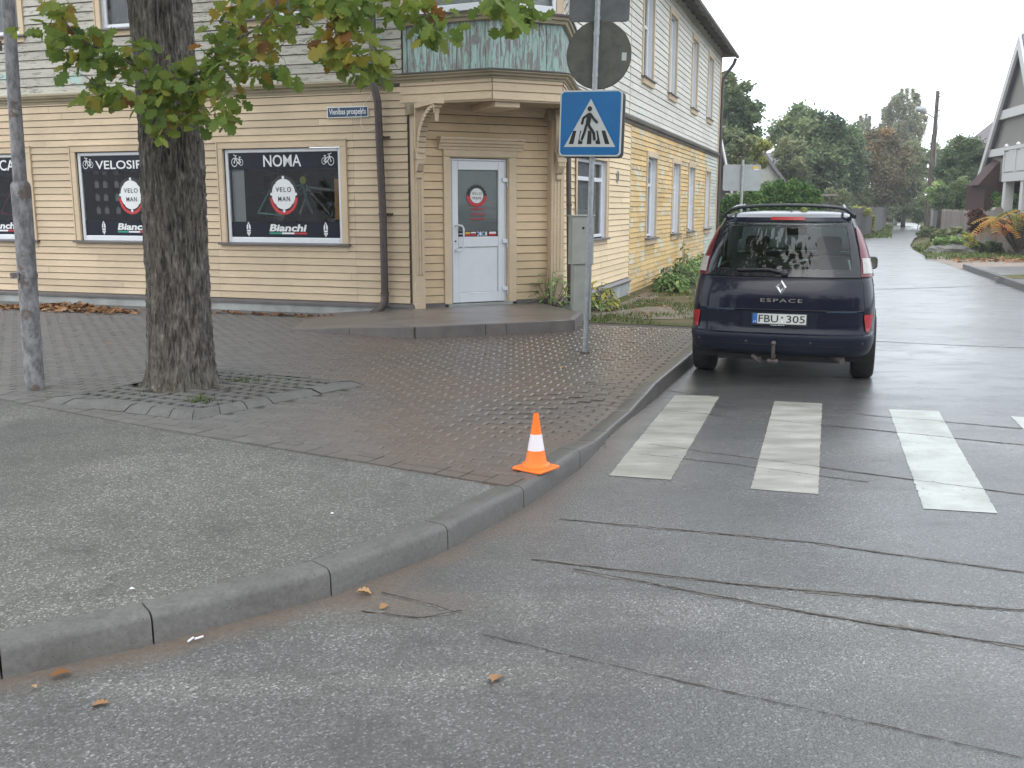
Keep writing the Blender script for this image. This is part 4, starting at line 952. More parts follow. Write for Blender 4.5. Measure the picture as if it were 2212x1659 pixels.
m.poly(T_); obj('roof', m, M['roof'], HB)
m = MB(); m.tube([FR(.4, .52, 6.72), FR(20.1, .52, 6.70)], .06, 8); m.tube([FL(-13, .52, 6.72), FL(-.4, .52, 6.72)], .06, 8); obj('gutter', m, M['brown'], HB)
m = MB()
for k in range(24): s_ = .5+k*.82; m.prism([FR(s_, .0, 6.98), FR(s_, .44, 6.70), FR(s_, .44, 6.62), FR(s_, .0, 6.86)], U*.09)
obj('rafters', m, M['soffit'], HB)

# things fixed to the walls
s_ = thing('street_sign', 'small blue street name plate with white letters on the cream boards beside the brown drainpipe', 'street sign', FL(-.96, .03, 3.09))
m = MB(); m.cbox(FL, -1.30, -.63, .026, .036, 3.012, 3.168, .002); obj('frame', m, M['white'], s_)
m = MB(); m.cbox(FL, -1.288, -.642, .026, .0375, 3.024, 3.156, .002); obj('plate', m, plain('street_sign_blue', (.015, .05, .11), .4), s_)
text('lettering', 'Vien\u012bbas prospekts', M['white'], s_, FL, -1.262, -.668, 3.036, 3.145, .039, .012)
o_ = thing('house_number_plate', 'small oval plate with a dark centre on the fresh cream boards of the side wall', 'number plate', FR(3.99, .03, 2.33))
m = MB(); disc(m, FR, 3.99, 2.31, .10, .13, .032, 20); obj('rim', m, M['white'], o_); m = MB(); disc(m, FR, 3.99, 2.31, .075, .105, .034, 20); obj('centre', m, M['brown'], o_)
cb = thing('utility_cabinet', 'tall pale grey electricity cabinet behind the crossing sign post', 'cabinet', (1.05, 14.05, .1))
FK = frame((.885, 14.02), 12)
m = MB(); m.cbox(FK, .0, .27, -.16, .0, .02, .92, .006); obj('lower_cabinet', m, M['cab'], cb, bevel=.004)
m = MB(); m.cbox(FK, -.03, .29, -.20, .02, .921, 1.60, .008); m.cbox(FK, -.045, .305, -.215, .035, 1.60, 1.625, .006); obj('upper_cabinet', m, M['cab'], cb, bevel=.004)
m = MB(); m.lathe(FK(.13, .02, 1.44), FK(0, 1, 0)-FK(0, 0, 0), [(0, .004), (.018, .004), (.02, 0)], 12); m.cbox(FK, .272, .284, -.1, -.05, .75, .86, .002); obj('lock', m, M['plastic'], cb)
m = MB(); m.lathe(FL(-2.0, .045, 3.3), (0, 0, 1), [(0, 0), (.01, 0)], 6)
wr = MB()
wr.tube([FL(-.55, .04, 3.36), FL(-.68, .05, 3.2), FL(-.74, .05, 3.05), FL(-.75, .045, 2.9), FL(-.66, .04, 2.82), FL(-.52, .05, 2.86)], .004, 5)
tag(obj('cable', wr, M['white']), 'thin loose white cable hanging over the end of the blue street name plate', 'cable')
wr = MB(); wr.tube([FR(.75, .04, 2.7), FR(.72, .05, 1.9), FR(.78, .06, 1.5), FR(.70, .05, .6)], .008, 5); tag(obj('cable', wr, M['plastic']), 'dark cable running down the wall beside the thin brown drainpipe', 'cable')

# ---------------------------------------------------------------- crossing sign and other signs
base = V(.82, 10.79, .13+gz(.82, 10.79)); top = aY(1293, -40, 10.79)
cs = thing('crossing_sign', 'grey pole with blue pedestrian crossing sign and backs of a round and a square sign', 'road sign', base)
ax = (top-base).normalized(); at_ = lambda z: base+ax*((z-base.z)/ax.z)
m = MB(); m.tube([base-ax*.05, base+ax*3.86], .030, 16); obj('pole', m, M['steelpole'], cs, 2)
m = MB(); m.lathe(base, (0, 0, 1), [(.0, .012), (.05, .012), (.06, .0)], 16); obj('base_collar', m, M['dirt'], cs)
def sframe(z, ang, dn=0):      # local frame centred on the pole, tilted with it
    c = at_(z); d = V(math.cos(R(ang)), math.sin(R(ang)), 0); n = V(d.y, -d.x, 0); d = (d-ax*d.dot(ax)).normalized(); n = ax.cross(d)*-1
    if n.y > 0: n = -n
    return lambda s, nn, zz: c+d*s+n*(nn+dn)+ax*zz
def rrect(w, h, r, k=6):
    P_ = []
    for cx, cz, a0 in ((w-r, h-r, 0), (-w+r, h-r, 90), (-w+r, -h+r, 180), (w-r, -h+r, 270)):
        for i in range(k+1): a_ = R(a0+90*i/k); P_.append((cx+r*math.cos(a_), cz+r*math.sin(a_)))
    return P_
def plate(fr, P_, n0, n1): m = MB(); m.prism([fr(x, n0, z) for x, z in P_], fr(0, n1, 0)-fr(0, n0, 0)); return m
ANG = -20
fs = sframe(2.618, ANG, .055)
ofs = -.02
m = plate(fs, [(x+ofs, z) for x, z in rrect(.345, .345, .05)], -.012, 0); obj('sign_rim', m, M['signwhite'], cs, bevel=.003)
m = MB()
m.poly([fs(x+ofs, .0015, z) for x, z in rrect(.328, .328, .04)]); obj('sign_face', m, M['signblue'], cs)
m = MB(); m.poly([fs(ofs-.285, .003, -.245), fs(ofs+.285, .003, -.245), fs(ofs, .003, .255)]); obj('triangle', m, M['signwhite'], cs)
m = MB(); N_ = .0045
for x0, x1, xt0, xt1 in ((-.232, -.180, -.188, -.150), (-.130, -.080, -.108, -.070), (-.030, .022, -.022, .018), (.070, .122, .048, .088), (.172, .222, .128, .170)):
    m.poly([fs(ofs+x0, N_, -.215), fs(ofs+x1, N_, -.215), fs(ofs+xt1, N_, -.075), fs(ofs+xt0, N_, -.075)])
obj('bars', m, M['black'], cs)
def limb(m, pts, w, n):
    F3 = lambda s, nn, z: fs(ofs+s, nn, z)
    stroke(m, F3, pts, w, n)
    for p_ in pts: disc(m, F3, p_[0], p_[1], w/2, w/2, n+.0003, 12)
m = MB(); limb(m, [(-.045, .04), (-.055, -.03), (-.088, -.16)], .050, N_+.002); limb(m, [(-.005, .03), (.0, -.02), (.050, -.10), (.060, -.16)], .050, N_+.0025); obj('figure_outline', m, M['signwhite'], cs)
m = MB(); disc(m, lambda s, nn, z: fs(ofs+s, nn, z), -.008, .152, .026, .026, N_+.006, 20)
limb(m, [(-.020, .095), (-.075, .055), (-.088, .0)], .026, N_+.006); limb(m, [(.005, .095), (.040, .045), (.075, .012)], .026, N_+.0062)
limb(m, [(-.010, .085), (-.022, .0)], .052, N_+.0064); limb(m, [(-.040, -.02), (-.058, -.09), (-.085, -.165)], .028, N_+.0066); limb(m, [(-.020, .0), (-.0, -.04), (.045, -.10), (.056, -.165)], .032, N_+.0068)
obj('walking_figure', m, M['black'], cs)
fb = sframe(2.605, ANG, -.055); m = plate(fb, [(x-.015, z) for x, z in rrect(.345, .345, .05)], -.012, 0); obj('rear_sign', m, M['signback'], cs, bevel=.003)
fr_r = sframe(3.335, -14, -.05); m = plate(fr_r, [(.02+.345*math.cos(2*PI*k/40), .35*math.sin(2*PI*k/40)) for k in range(40)], -.012, 0); obj('round_sign_back', m, M['signback2'], cs, bevel=.003)
m = plate(fr_r, [(x+.02, z) for x, z in [(.350*math.cos(2*PI*k/40), .355*math.sin(2*PI*k/40)) for k in range(40)]], -.0145, -.0125); obj('round_sign_rim', m, M['plastic'], cs)
m = MB(); m.poly([fr_r(.29+x, .002, -.02+z) for x, z in ((-.02, -.04), (.03, -.04), (.03, .04), (-.02, .04))]); obj('sticker', m, M['signwhite'], cs)
fq = sframe(3.92, -10, -.05); m = plate(fq, [(x+.015, z) for x, z in rrect(.32, .25, .04)], -.012, 0); obj('square_sign_back', m, M['signback'], cs, bevel=.003)
m = MB()
for z in (3.70, 3.12, 3.55, 2.78, 2.46): m.tube([at_(z)-ax*.015, at_(z)+ax*.015], .035, 14)
obj('clamps', m, M['steelpole'], cs, 2)

s2 = thing('road_sign', 'pale grey back of a square road sign on a thin post behind the car', 'road sign', (5.15, 22, -.05))
m = MB(); m.tube([(5.10, 22, -.06), (5.10, 22, 2.75)], .032, 12); obj('post', m, M['steelpole'], s2, 2)
FF = frame((5.10, 22), 4); m = MB(); m.prism([FF(x-.0, -.045, 2.365+z) for x, z in rrect(.425, .285, .05)], FF(0, -.06, 0)-FF(0, -.045, 0)); 
m2_ = MB(); m2_.prism([FF(x, .047, 2.365+z) for x, z in rrect(.425, .285, .05)], FF(0, .012, 0)-FF(0, 0, 0)); 
m3_ = MB(); m3_.prism([FF(x, -.034, 2.365+z) for x, z in rrect(.425, .285, .05)], FF(0, -.012, 0)-FF(0, 0, 0)); obj('sign_back', m3_, M['signpale'], s2, bevel=.003)
m = MB(); m.poly([FF(.24+x, -.030, 2.56+z) for x, z in ((0, 0), (.13, 0), (.13, .05), (0, .05))]); obj('sticker', m, M['yellow'], s2)
m = MB(); m.poly([FF(.26+x, -.030, 2.535+z) for x, z in ((0, 0), (.12, 0), (.12, .02), (0, .02))]); obj('white_sticker', m, M['white'], s2)

# ---------------------------------------------------------------- weathered post at the left
lp = thing('lamp_post', 'leaning grey post with peeling paint and a thicker lower sleeve left of the oak', 'post', (-4.28, 8.6, .13))
b0 = aY(76, 846, 8.6); P_ = [b0, aY(66, 700, 8.6), aY(54, 520, 8.6), aY(45, 412, 8.6)]
m = MB(); m.tube([b0, P_[1], P_[2], aY(45, 407, 8.6), aY(44, 398, 8.6), aY(43, 392, 8.6)], [.083, .079, .079, .082, .078, .060], 28); m.tube([aY(59.5, 599, 8.6), aY(59, 590, 8.6)], .084, 28)
m.box(frame(aY(49, 592, 8.6).xy, 20), -.09, -.02, .0, .09, aY(50, 600, 8.6).z, aY(50, 588, 8.6).z)
obj('lower_sleeve', m, M['post'], lp, 2)
m = MB(); m.tube([aY(44, 400, 8.6), aY(30, 200, 8.6), aY(17, 0, 8.6), aY(2, -240, 8.6), aY(-12, -470, 8.6)], [.057, .053, .050, .048, .046], 24); obj('upper_tube', m, M['post'], lp, 2)
m = MB(); q0 = aY(-12, -470, 8.6); m.tube([q0, q0+V(.1, -.6, .3), q0+V(.3, -1.6, .45)], .04, 10); obj('lamp_arm', m, M['post'], lp, 2)
m = MB(); m.lathe(q0+V(.38, -1.95, .45), (0, 0, 1), [(0, .1), (.10, .08), (.16, .0), (.12, -.05), (0, -.06)], 20); obj('lamp_head', m, M['steel'], lp, 2)
nb = thing('wall_box', 'dark box with an orange stripe high on the wall behind the leaning post', 'box', aY(5, 98, 15.8))
Fn = frame(aY(-22, 98, 15.9).xy, -18.5)
zc = aY(0, 100, 15.9).z
m = MB(); m.cbox(Fn, -.1, .29, .05, .22, zc-.09, zc+.06, .01); obj('body', m, M['brown'], nb)
m = MB(); m.cbox(Fn, .24, .36, .2, .23, zc-.06, zc+.02, .004); obj('orange_stripe', m, M['yellow'], nb); m = MB(); m.cbox(Fn, .10, .20, .2, .23, zc+.07, zc+.16, .004); obj('white_plate', m, M['white'], nb)

# ---------------------------------------------------------------- traffic cone
zc = pave_z(.15, 5.92)+.002
CS = .93
cn = thing('traffic_cone', 'small orange traffic cone with one white band standing on the kerb', 'traffic cone', (.15, 5.90, zc), R(-38))
lc = lambda s, n, z: V(s, n, z)
m = MB(); P_ = rrect(.120, .120, .022); m.prism([V(x, y, 0) for x, y in P_], (0, 0, .014)); cn.scale = (CS, CS, CS); o = obj('base', m, plain('cone_orange', (1.17, .215, .02), .5, 0, .04, 8), cn, world=False, bevel=.004)
rad = lambda z: .072-(z-.03)*.165
m = MB(); m.lathe((0, 0, 0), (0, 0, 1), [(.100, .012), (.100, .022), (.094, .034), (.078, .040), (.0725, .052), (rad(.145), .145), (rad(.245)+.0005, .245), (rad(.345)+.001, .345), (rad(.35)+.002, .350), (.017, .378), (.013, .378), (.013, .30)], 36); obj('body', m, bpy.data.materials['cone_orange'], cn, 2, world=False)
m = MB(); m.lathe((0, 0, 0), (0, 0, 1), [(rad(.130)+.0018, .130), (rad(.240)+.0018, .240)], 36); m.v = m.v; obj('white_band', m, M['conewhite'], cn, True, world=False)

# ---------------------------------------------------------------- car
CH = 18.5; CO = V(2.565, 9.30, 0)
CM = Matrix.Translation(CO) @ Matrix.Rotation(R(-CH), 4, 'Z')
car = thing('parked_car', 'dark blue people carrier parked by the kerb, seen from behind', 'car', CO, R(-CH))
def interp(tab, z):
    if z <= tab[0][0]: return tab[0][1]
    for (a_, b_), (c2, d2) in zip(tab, tab[1:]):
        if z <= c2: f = (z-a_)/(c2-a_); return b_+(d2-b_)*f
    return tab[-1][1]
TW = [(.20, .80), (.30, .86), (.36, .895), (.42, .915), (.50, .925), (.56, .922), (.70, .922), (.85, .912), (1.0, .892), (1.07, .876), (1.2, .845), (1.35, .798), (1.5, .735), (1.60, .685), (1.65, .655)]
TR = [(.20, .95), (.27, .60), (.31, .16), (.335, .075), (.36, .045), (.42, .028), (.425, .018), (.50, .0), (.525, .008), (.54, .045), (.60, .062), (.75, .060), (.765, .045), (.90, .055), (1.0, .085), (1.05, .105), (1.07, .125), (1.2, .205), (1.35, .300), (1.5, .395), (1.58, .445), (1.60, .435), (1.64, .455), (1.65, .50)]
TW = [(a_, b_*.955) for a_, b_ in TW]
TF = [(.20, 4.45), (.35, 4.62), (.55, 4.64), (.75, 4.55), (.90, 4.30), (1.0, 3.95), (1.08, 3.70), (1.35, 3.05), (1.6, 2.35), (1.65, 2.15)]
NR, LRr, LFf = 4.2, .55, 1.0
def carP(q, z, off=0.):
    def base_(q, z):
        sg = 1 if q >= 0 else -1; q = abs(q); w = interp(TW, z); yr = interp(TR, z); yf = interp(TF, z)
        if q <= 1:
            if q <= .6: x = q/.6*.86; 
            else: th0 = math.asin(.86**(NR/2)); th = th0+(PI/2-th0)*(q-.6)/.4; x = math.sin(th)**(2/NR)
            y = yr+LRr*(1-(max(0, 1-x**NR))**(1/NR)) - 0*x; y += .03*x*x
            if q == 1: y = yr+LRr+.03
        elif q <= 2: x = 1; y = (yr+LRr+.03)*(2-q)+(yf-LFf)*(q-1)
        else:
            th = PI/2*(3-q); x = max(0, math.sin(th))**(2/2.6); y = yf-LFf+LFf*max(0, math.cos(th))**(2/2.6)
        return V(sg*x*w, y, z)
    p_ = base_(q, z)
    if off:
        e = .01; du = base_(min(3, q+e), z)-base_(max(-3, q-e), z); dv = base_(q, z+e)-base_(q, z-e); n_ = du.cross(dv).normalized(); p_ = p_+n_*off
    return p_
qs = [k/10*.6 for k in range(10)]+[.6+.4*k/14 for k in range(14)]+[1+k/44 for k in range(44)]+[2+k/18 for k in range(19)]
qs = [-q for q in qs[:0:-1]]+qs
zs = [.20, .235, .27, .31, .335, .36, .39, .42, .425, .46, .50, .525, .54, .57, .60, .64, .68, .72, .75, .765, .80, .85, .90, .95, 1.0, 1.03, 1.05, 1.07, 1.11, 1.15, 1.2, 1.26, 1.32, 1.38, 1.44, 1.5, 1.54, 1.58, 1.60, 1.62, 1.64, 1.65]
def inq(q, z, quad):
    q0b, q1b, q0t, q1t, z0, z1 = quad
    if not z0 < z < z1: return False
    f = (z-z0)/(z1-z0); return q0b+(q0t-q0b)*f < q < q1b+(q1t-q1b)*f
REARG = (-.56, .56, -.60, .60, 1.12, 1.565)
SIDEG = [(1.02, 1.30, 1.06, 1.30, 1.12, 1.52), (1.33, 1.62, 1.33, 1.60, 1.10, 1.54), (1.65, 2.02, 1.63, 1.98, 1.10, 1.54)]
WIND = (2.32, 3.0, 2.40, 3.0, 1.13, 1.58)
def open_(q, z):
    if inq(q, z, REARG): return True
    a_ = abs(q)
    return any(inq(a_, z, g) for g in SIDEG) or inq(a_, z, WIND)
WHEELS = [(.98, .335), (3.78, .335)]; RA = .385
bm_ = MB(); ids = {}
for j, z in enumerate(zs):
    for i, q in enumerate(qs):
        p_ = carP(q, z)
        if .8 < abs(q) < 2.2:
            for wy, wz in WHEELS:
                d = math.hypot(p_.y-wy, p_.z-wz)
                if d < RA and d > RA*.80: k_ = RA/d; p_ = V(p_.x, wy+(p_.y-wy)*k_, wz+(p_.z-wz)*k_)
        ids[i, j] = bm_.vert(p_)
for j in range(len(zs)-1):
    for i in range(len(qs)-1):
        qc, zc_ = (qs[i]+qs[i+1])/2, (zs[j]+zs[j+1])/2
        if open_(qc, zc_): continue
        f_ = (ids[i, j], ids[i+1, j], ids[i+1, j+1], ids[i, j+1]); c_ = sum((Vector(bm_.v[k]) for k in f_), V(0, 0, 0))/4
        if abs(c_.x) > .5 and any(math.hypot(c_.y-wy, c_.z-wz) < RA*.97 for wy, wz in WHEELS): continue
        bm_.face(f_)
# roof cap
prev = [ids[i, len(zs)-1] for i in range(len(qs))]; top_ = [Vector(bm_.v[k]) for k in prev]; c0 = V(0, 1.45, 1.65)
for k_, h_ in ((.96, .016), (.88, .030), (.70, .042), (.45, .050), (.2, .053)):
    cur = [bm_.vert(V(p_.x*k_, c0.y+(p_.y-c0.y)*k_, 1.65+h_)) for p_ in top_]
    for i in range(len(cur)-1): bm_.face((prev[i], prev[i+1], cur[i+1], cur[i]))
    prev = cur
bm_.face(prev)
bm_.face([ids[i, 0] for i in range(len(qs))][::-1])
obj('body', bm_, M['paint'], car, 2, world=False)
lin = MB(); lid = {}
for j, z in enumerate(zs):
    for i, q in enumerate(qs):
        if z >= 1.07: lid[i, j] = lin.vert(carP(q, z, -.035))
for j in range(len(zs)-1):
    for i in range(len(qs)-1):
        if zs[j] < 1.07 or open_((qs[i]+qs[i+1])/2, (zs[j]+zs[j+1])/2): continue
        lin.face((lid[i, j], lid[i+1, j], lid[i+1, j+1], lid[i, j+1]))
lin.poly([carP(q, 1.64, -.04)+V(0, 0, .002) for q in qs])
obj('cabin_lining', lin, plain('pale_lining', (.46, .56, .52), .8, 0, .05), car, world=False)
def patch(quad, off, mat, name, nx=12, nz=8, parent=car, sm_=True):
    q0b, q1b, q0t, q1t, z0, z1 = quad; m = MB()
    m.grid(lambda u_, v_: carP((q0b+(q0t-q0b)*v_)*(1-u_)+(q1b+(q1t-q1b)*v_)*u_, z0+(z1-z0)*v_, off), nx, nz)
    return obj(name, m, mat, parent, sm_, world=False)
def ringpatch(inner, outer, off, mat, name, n=20):
    m = MB()
    def side(Q, e, f):
        q0b, q1b, q0t, q1t, z0, z1 = Q
        if e == 0: return (q0b+(q1b-q0b)*f, z0)
        if e == 1: return (q1b+(q1t-q1b)*f, z0+(z1-z0)*f)
        if e == 2: return (q1t+(q0t-q1t)*f, z1)
        return (q0t+(q0b-q0t)*f, z1+(z0-z1)*f)
    for e in range(4):
        A_ = [[], [], [], []]
        for k in range(n+1):
            a_ = side(inner, e, k/n); b_ = side(outer, e, k/n)
            for r_ in range(4): q_ = a_[0]+(b_[0]-a_[0])*r_/3; z_ = a_[1]+(b_[1]-a_[1])*r_/3; A_[r_].append(m.vert(carP(q_, z_, off)))
        for k in range(n):
            for r_ in range(3): m.face((A_[r_][k], A_[r_][k+1], A_[r_+1][k+1], A_[r_+1][k]))
    return obj(name, m, mat, car, True, world=False)
gl_ = patch((-.60, .60, -.66, .66, 1.075, 1.595), .006, M['carglass'], 'rear_window', 30, 16)
m = ringpatch((-.535, .535, -.575, .575, 1.145, 1.545), (-.605, .605, -.665, .665, 1.073, 1.597), .009, M['plastic'], 'rear_window_border', 24)
t = bpy.data.materials['black_plastic']
m.data.materials.clear(); t2_ = plain('black_gloss_border', (.010, .011, .014), .06); m.data.materials.append(t2_)
for sg in (-1, 1):
    for q_ in SIDEG:
        q0b, q1b, q0t, q1t, z0, z1 = q_; e = .015
        Q = (q0b-e, q1b+e, q0t-e, q1t+e, z0-.02, z1+.02)
        if sg < 0: Q = (-Q[1], -Q[0], -Q[3], -Q[2], Q[4], Q[5])
        patch(Q, .005, M['carglass'], 'side_window', 10, 6)
        Qi = tuple(sg*v for v in (q0b+e*.3, q1b-e*.3, q0t+e*.3, q1t-e*.3))+(z0+.01, z1-.01)
        if sg < 0: Qi = (Qi[1], Qi[0], Qi[3], Qi[2], Qi[4], Qi[5])
        o = ringpatch(Qi, Q, .008, t2_, 'side_window_border', 6)
patch((2.30, 3.0, 2.38, 3.0, 1.11, 1.60), .004, M['carglass'], 'windscreen', 12, 6); patch((-3.0, -2.30, -3.0, -2.38, 1.11, 1.60), .004, M['carglass'], 'windscreen', 12, 6)
# tail lights, high on the corners
for sg in (-1, 1):
    def pq(pts, off, mat, name, n=10):
        m = MB(); m.grid(lambda u_, v_: carP(sg*(interp([(z_, a_) for z_, a_, b_ in pts], pts[0][0]+(pts[-1][0]-pts[0][0])*v_)*(1-u_)+interp([(z_, b_) for z_, a_, b_ in pts], pts[0][0]+(pts[-1][0]-pts[0][0])*v_)*u_), pts[0][0]+(pts[-1][0]-pts[0][0])*v_, sg*off if False else off), n, 16)
        return obj(name, m, mat, car, True, world=False)
    tl = pq([(1.075, .60, .985), (1.2, .63, .97), (1.35, .665, .95), (1.48, .70, .90), (1.545, .74, .80)], .013, M['taillight'], 'tail_light')
    pq([(1.105, .635, .90), (1.245, .66, .90)], .018, M['clearlens'], 'reversing_light', 8)
    m = MB(); a_ = [(.565, .80, .875), (.60, .78, .89), (.725, .745, .90), (.735, .75, .89)]
    rf = pq([(.565, .655, .71), (.62, .635, .745), (.70, .615, .775), (.728, .62, .78)], .012, M['taillight2'], 'reflector')
# tailgate seams, trim lines, plate recess, bumper line
def seam(pts, w, off, mat, name='seam'):
    m = MB(); n = 26
    L_ = []
    for (q0, z0), (q1, z1) in zip(pts, pts[1:]):
        for k in range(n+1):
            f = k/n; L_.append((q0+(q1-q0)*f, z0+(z1-z0)*f))
    P3d = [carP(q_, z_, off) for q_, z_ in L_]; m.tube([p_ for k, p_ in enumerate(P3d) if k == 0 or (p_-P3d[k-1]).length > 1e-4], w, 5)
    return obj(name, m, mat, car, world=False)
seam([(-.62, .765), (.62, .765)], .004, .0, M['rubber']); seam([(-.64, 1.062), (.64, 1.062)], .005, .0, M['rubber'])
for sg in (-1, 1): seam([(sg*.70, .535), (sg*.635, .765), (sg*.625, 1.06), (sg*.72, 1.58)], .004, .0, M['rubber']); seam([(sg*.56, .757), (sg*.34, .757)], .009, .004, plain('blue_trim', (.06, .10, .17), .25, .5) if sg < 0 else bpy.data.materials['blue_trim'], 'trim_strip')
seam([(-.98, .425), (.98, .425)], .003, .0, M['rubber']); seam([(-1.03, .54), (-.7, .525), (.7, .525), (1.03, .54)], .005, -.002, M['rubber'])
patch((-.98, .98, -1.0, 1.0, .31, .418), .002, M['bumper'], 'lower_bumper', 40, 4); patch((-1.0, 1.0, -1.0, 1.0, .432, .522), .002, M['bumper'], 'upper_bumper', 40, 4)
patch((-.27, .27, -.285, .285, .585, .745), .003, M['bumper'], 'plate_recess', 12, 4)
for q_ in (-.62, -.24, .24, .62):
    p_ = carP(q_, .455, .004); m = MB(); m.lathe(p_, (0, -1, 0), [(0, .004), (.013, .004), (.014, 0)], 12); obj('parking_sensor', m, M['plastic'], car, True, world=False)
# number plate
yp = carP(0, .66, 0).y-.022
rail_x = 0
FP = lambda s, n, z: CM @ V(s*.955, yp-n, .668+(z-.668)*.9)
m = MB(); m.cbox(FP, -.275, .275, -.02, .004, .603, .735, .004); pf = obj('number_plate', m, M['plastic'], car)
m = MB(); m.poly([FP(x, .0055, z) for x, z in ((-.215, .625), (.262, .625), (.262, .732), (-.215, .732))]); obj('plate_face', m, plain('plate_white', (.62, .65, .62), .4, 0, .02), pf)
m = MB(); m.poly([FP(x, .0055, z) for x, z in ((-.262, .625), (-.216, .625), (-.216, .732), (-.262, .732))]); obj('plate_band', m, M['blue'], pf)
text('lettering', 'FBU', M['black'], pf, FP, -.203, -.010, .640, .718, .0075, .008); text('lettering', '305', M['black'], pf, FP, .070, .250, .640, .718, .0075, .008)
text('lettering', 'LT', M['white'], pf, FP, -.254, -.224, .637, .652, .0075, .01); text('lettering', 'www.btu.lt', M['white'], pf, FP, -.085, .055, .607, .619, .0055, .01)
m = MB(); disc(m, FP, .028, .652, .011, .011, .0075, 14); obj('plate_seal', m, M['white'], pf); m = MB(); disc(m, FP, .028, .695, .012, .012, .0075, 14); obj('plate_seal', m, M['signback'], pf)
yb = carP(0, .855, 0).y-.004
FB = lambda s, n, z: CM @ V(s, yb-n-(z-.855)*-.0, z)
text('lettering', 'ESPACE', M['chrome'], car, FB, -.185, .205, .838, .872, .004, .01, 0, .003, 1.25)
yl = carP(0, .98, 0).y-.004
FQ = lambda s, n, z: CM @ V(s, yl-n+(z-.98)*.35, z)
m = MB(); o1 = [(0, -.072), (.052, 0), (0, .072), (-.052, 0)]; i1 = [(0, -.034), (.020, 0), (0, .034), (-.020, 0)]
for k in range(4):
    j = (k+1) % 4; mid = lambda k_: ((o1[k_][0]+i1[k_][0])/2, (o1[k_][1]+i1[k_][1])/2)
    m.poly([FQ(o1[k][0], .0, o1[k][1]+.98), FQ(o1[j][0], .0, o1[j][1]+.98), FQ(mid(j)[0], .014, mid(j)[1]+.98), FQ(mid(k)[0], .014, mid(k)[1]+.98)])
    m.poly([FQ(mid(k)[0], .014, mid(k)[1]+.98), FQ(mid(j)[0], .014, mid(j)[1]+.98), FQ(i1[j][0], .004, i1[j][1]+.98), FQ(i1[k][0], .004, i1[k][1]+.98)])
obj('emblem', m, M['chrome'], car); m = MB(); m.poly([FQ(x*.9, .001, z*.9+.98) for x, z in i1]); obj('emblem_centre', m, M['black'], car)
# third brake light, wiper, rear spoiler lip
patch((-.16, .19, -.16, .19, 1.61, 1.638), .008, M['taillight2'], 'brake_light', 8, 2)
m = MB(); q0 = carP(0.02, 1.10, .02); m.lathe(q0, V(0, -1, .5), [(0, .03), (.03, .025), (.035, 0)], 16); m.tube([q0+V(0, -.01, .0), carP(-.1, 1.13, .03), carP(-.36, 1.12, .03)], .012, 8); obj('wiper', m, M['plastic'], car, True, world=False)
# roof rails with the rear cross bow
m = MB(); bow = [(-.635, .62, 1.64), (-.61, .58, 1.67), (-.55, .56, 1.715), (-.48, .56, 1.735), (-.25, .55, 1.752), (0, .545, 1.757), (.25, .55, 1.752), (.48, .56, 1.735), (.55, .56, 1.715), (.61, .58, 1.67), (.635, .62, 1.64)]
m.tube(bow, .017, 10)
for sg in (-1, 1): m.tube([(sg*.54, .565, 1.72), (sg*.535, 1.0, 1.745), (sg*.53, 1.8, 1.755), (sg*.535, 2.3, 1.71), (sg*.54, 2.45, 1.66)], .015, 8); m.cbox(lambda s, n, z: V(s, n, z), sg*.62-.03, sg*.62+.03, .57, .68, 1.63, 1.665, .008)
obj('roof_rail', m, plain('dark_rail', (.04, .045, .05), .25, .4), car, 2, world=False)
m = MB(); m.lathe((.02, .95, 1.695), (0, 0, 1), [(.03, 0), (.022, .01), (.006, .018), (.006, .05), (0, .055)], 12); obj('antenna', m, M['plastic'], car, True, world=False)
m = MB(); m.lathe((.145, .92, 1.705), (0, -1, 0), [(0, .012), (.025, .012), (.035, .0), (.035, -.01), (0, -.012)], 20); m.lathe((.145, .92, 1.69), (0, 0, 1), [(.03, 0), (.028, .012), (.01, .02)], 12); obj('roof_disc', m, plain('olive_yellow', (.16, .17, .02), .5), car, True, world=False)
# tow ball
m = MB(); m.tube([(-.035, .30, .34), (-.035, .05, .30), (-.035, -.05, .31), (-.035, -.075, .36), (-.035, -.075, .44)], .017, 10); m.lathe((-.035, -.075, .455), (0, 0, 1), [(0, .025), (.018, .02), (.026, 0), (.02, -.018), (.014, -.022)], 16); m.tube([(-.09, .0, .27), (.01, .0, .27)], .022, 8); m.tube([(-.24, .1, .30), (-.16, .02, .26), (-.17, .02, .30)], .02, 8)
m.tube([(.50, .25, .31), (.60, .12, .28)], .03, 10); obj('tow_bar', m, plain('rusty_steel', (.11, .09, .08), .6, .3), car, True, world=False)
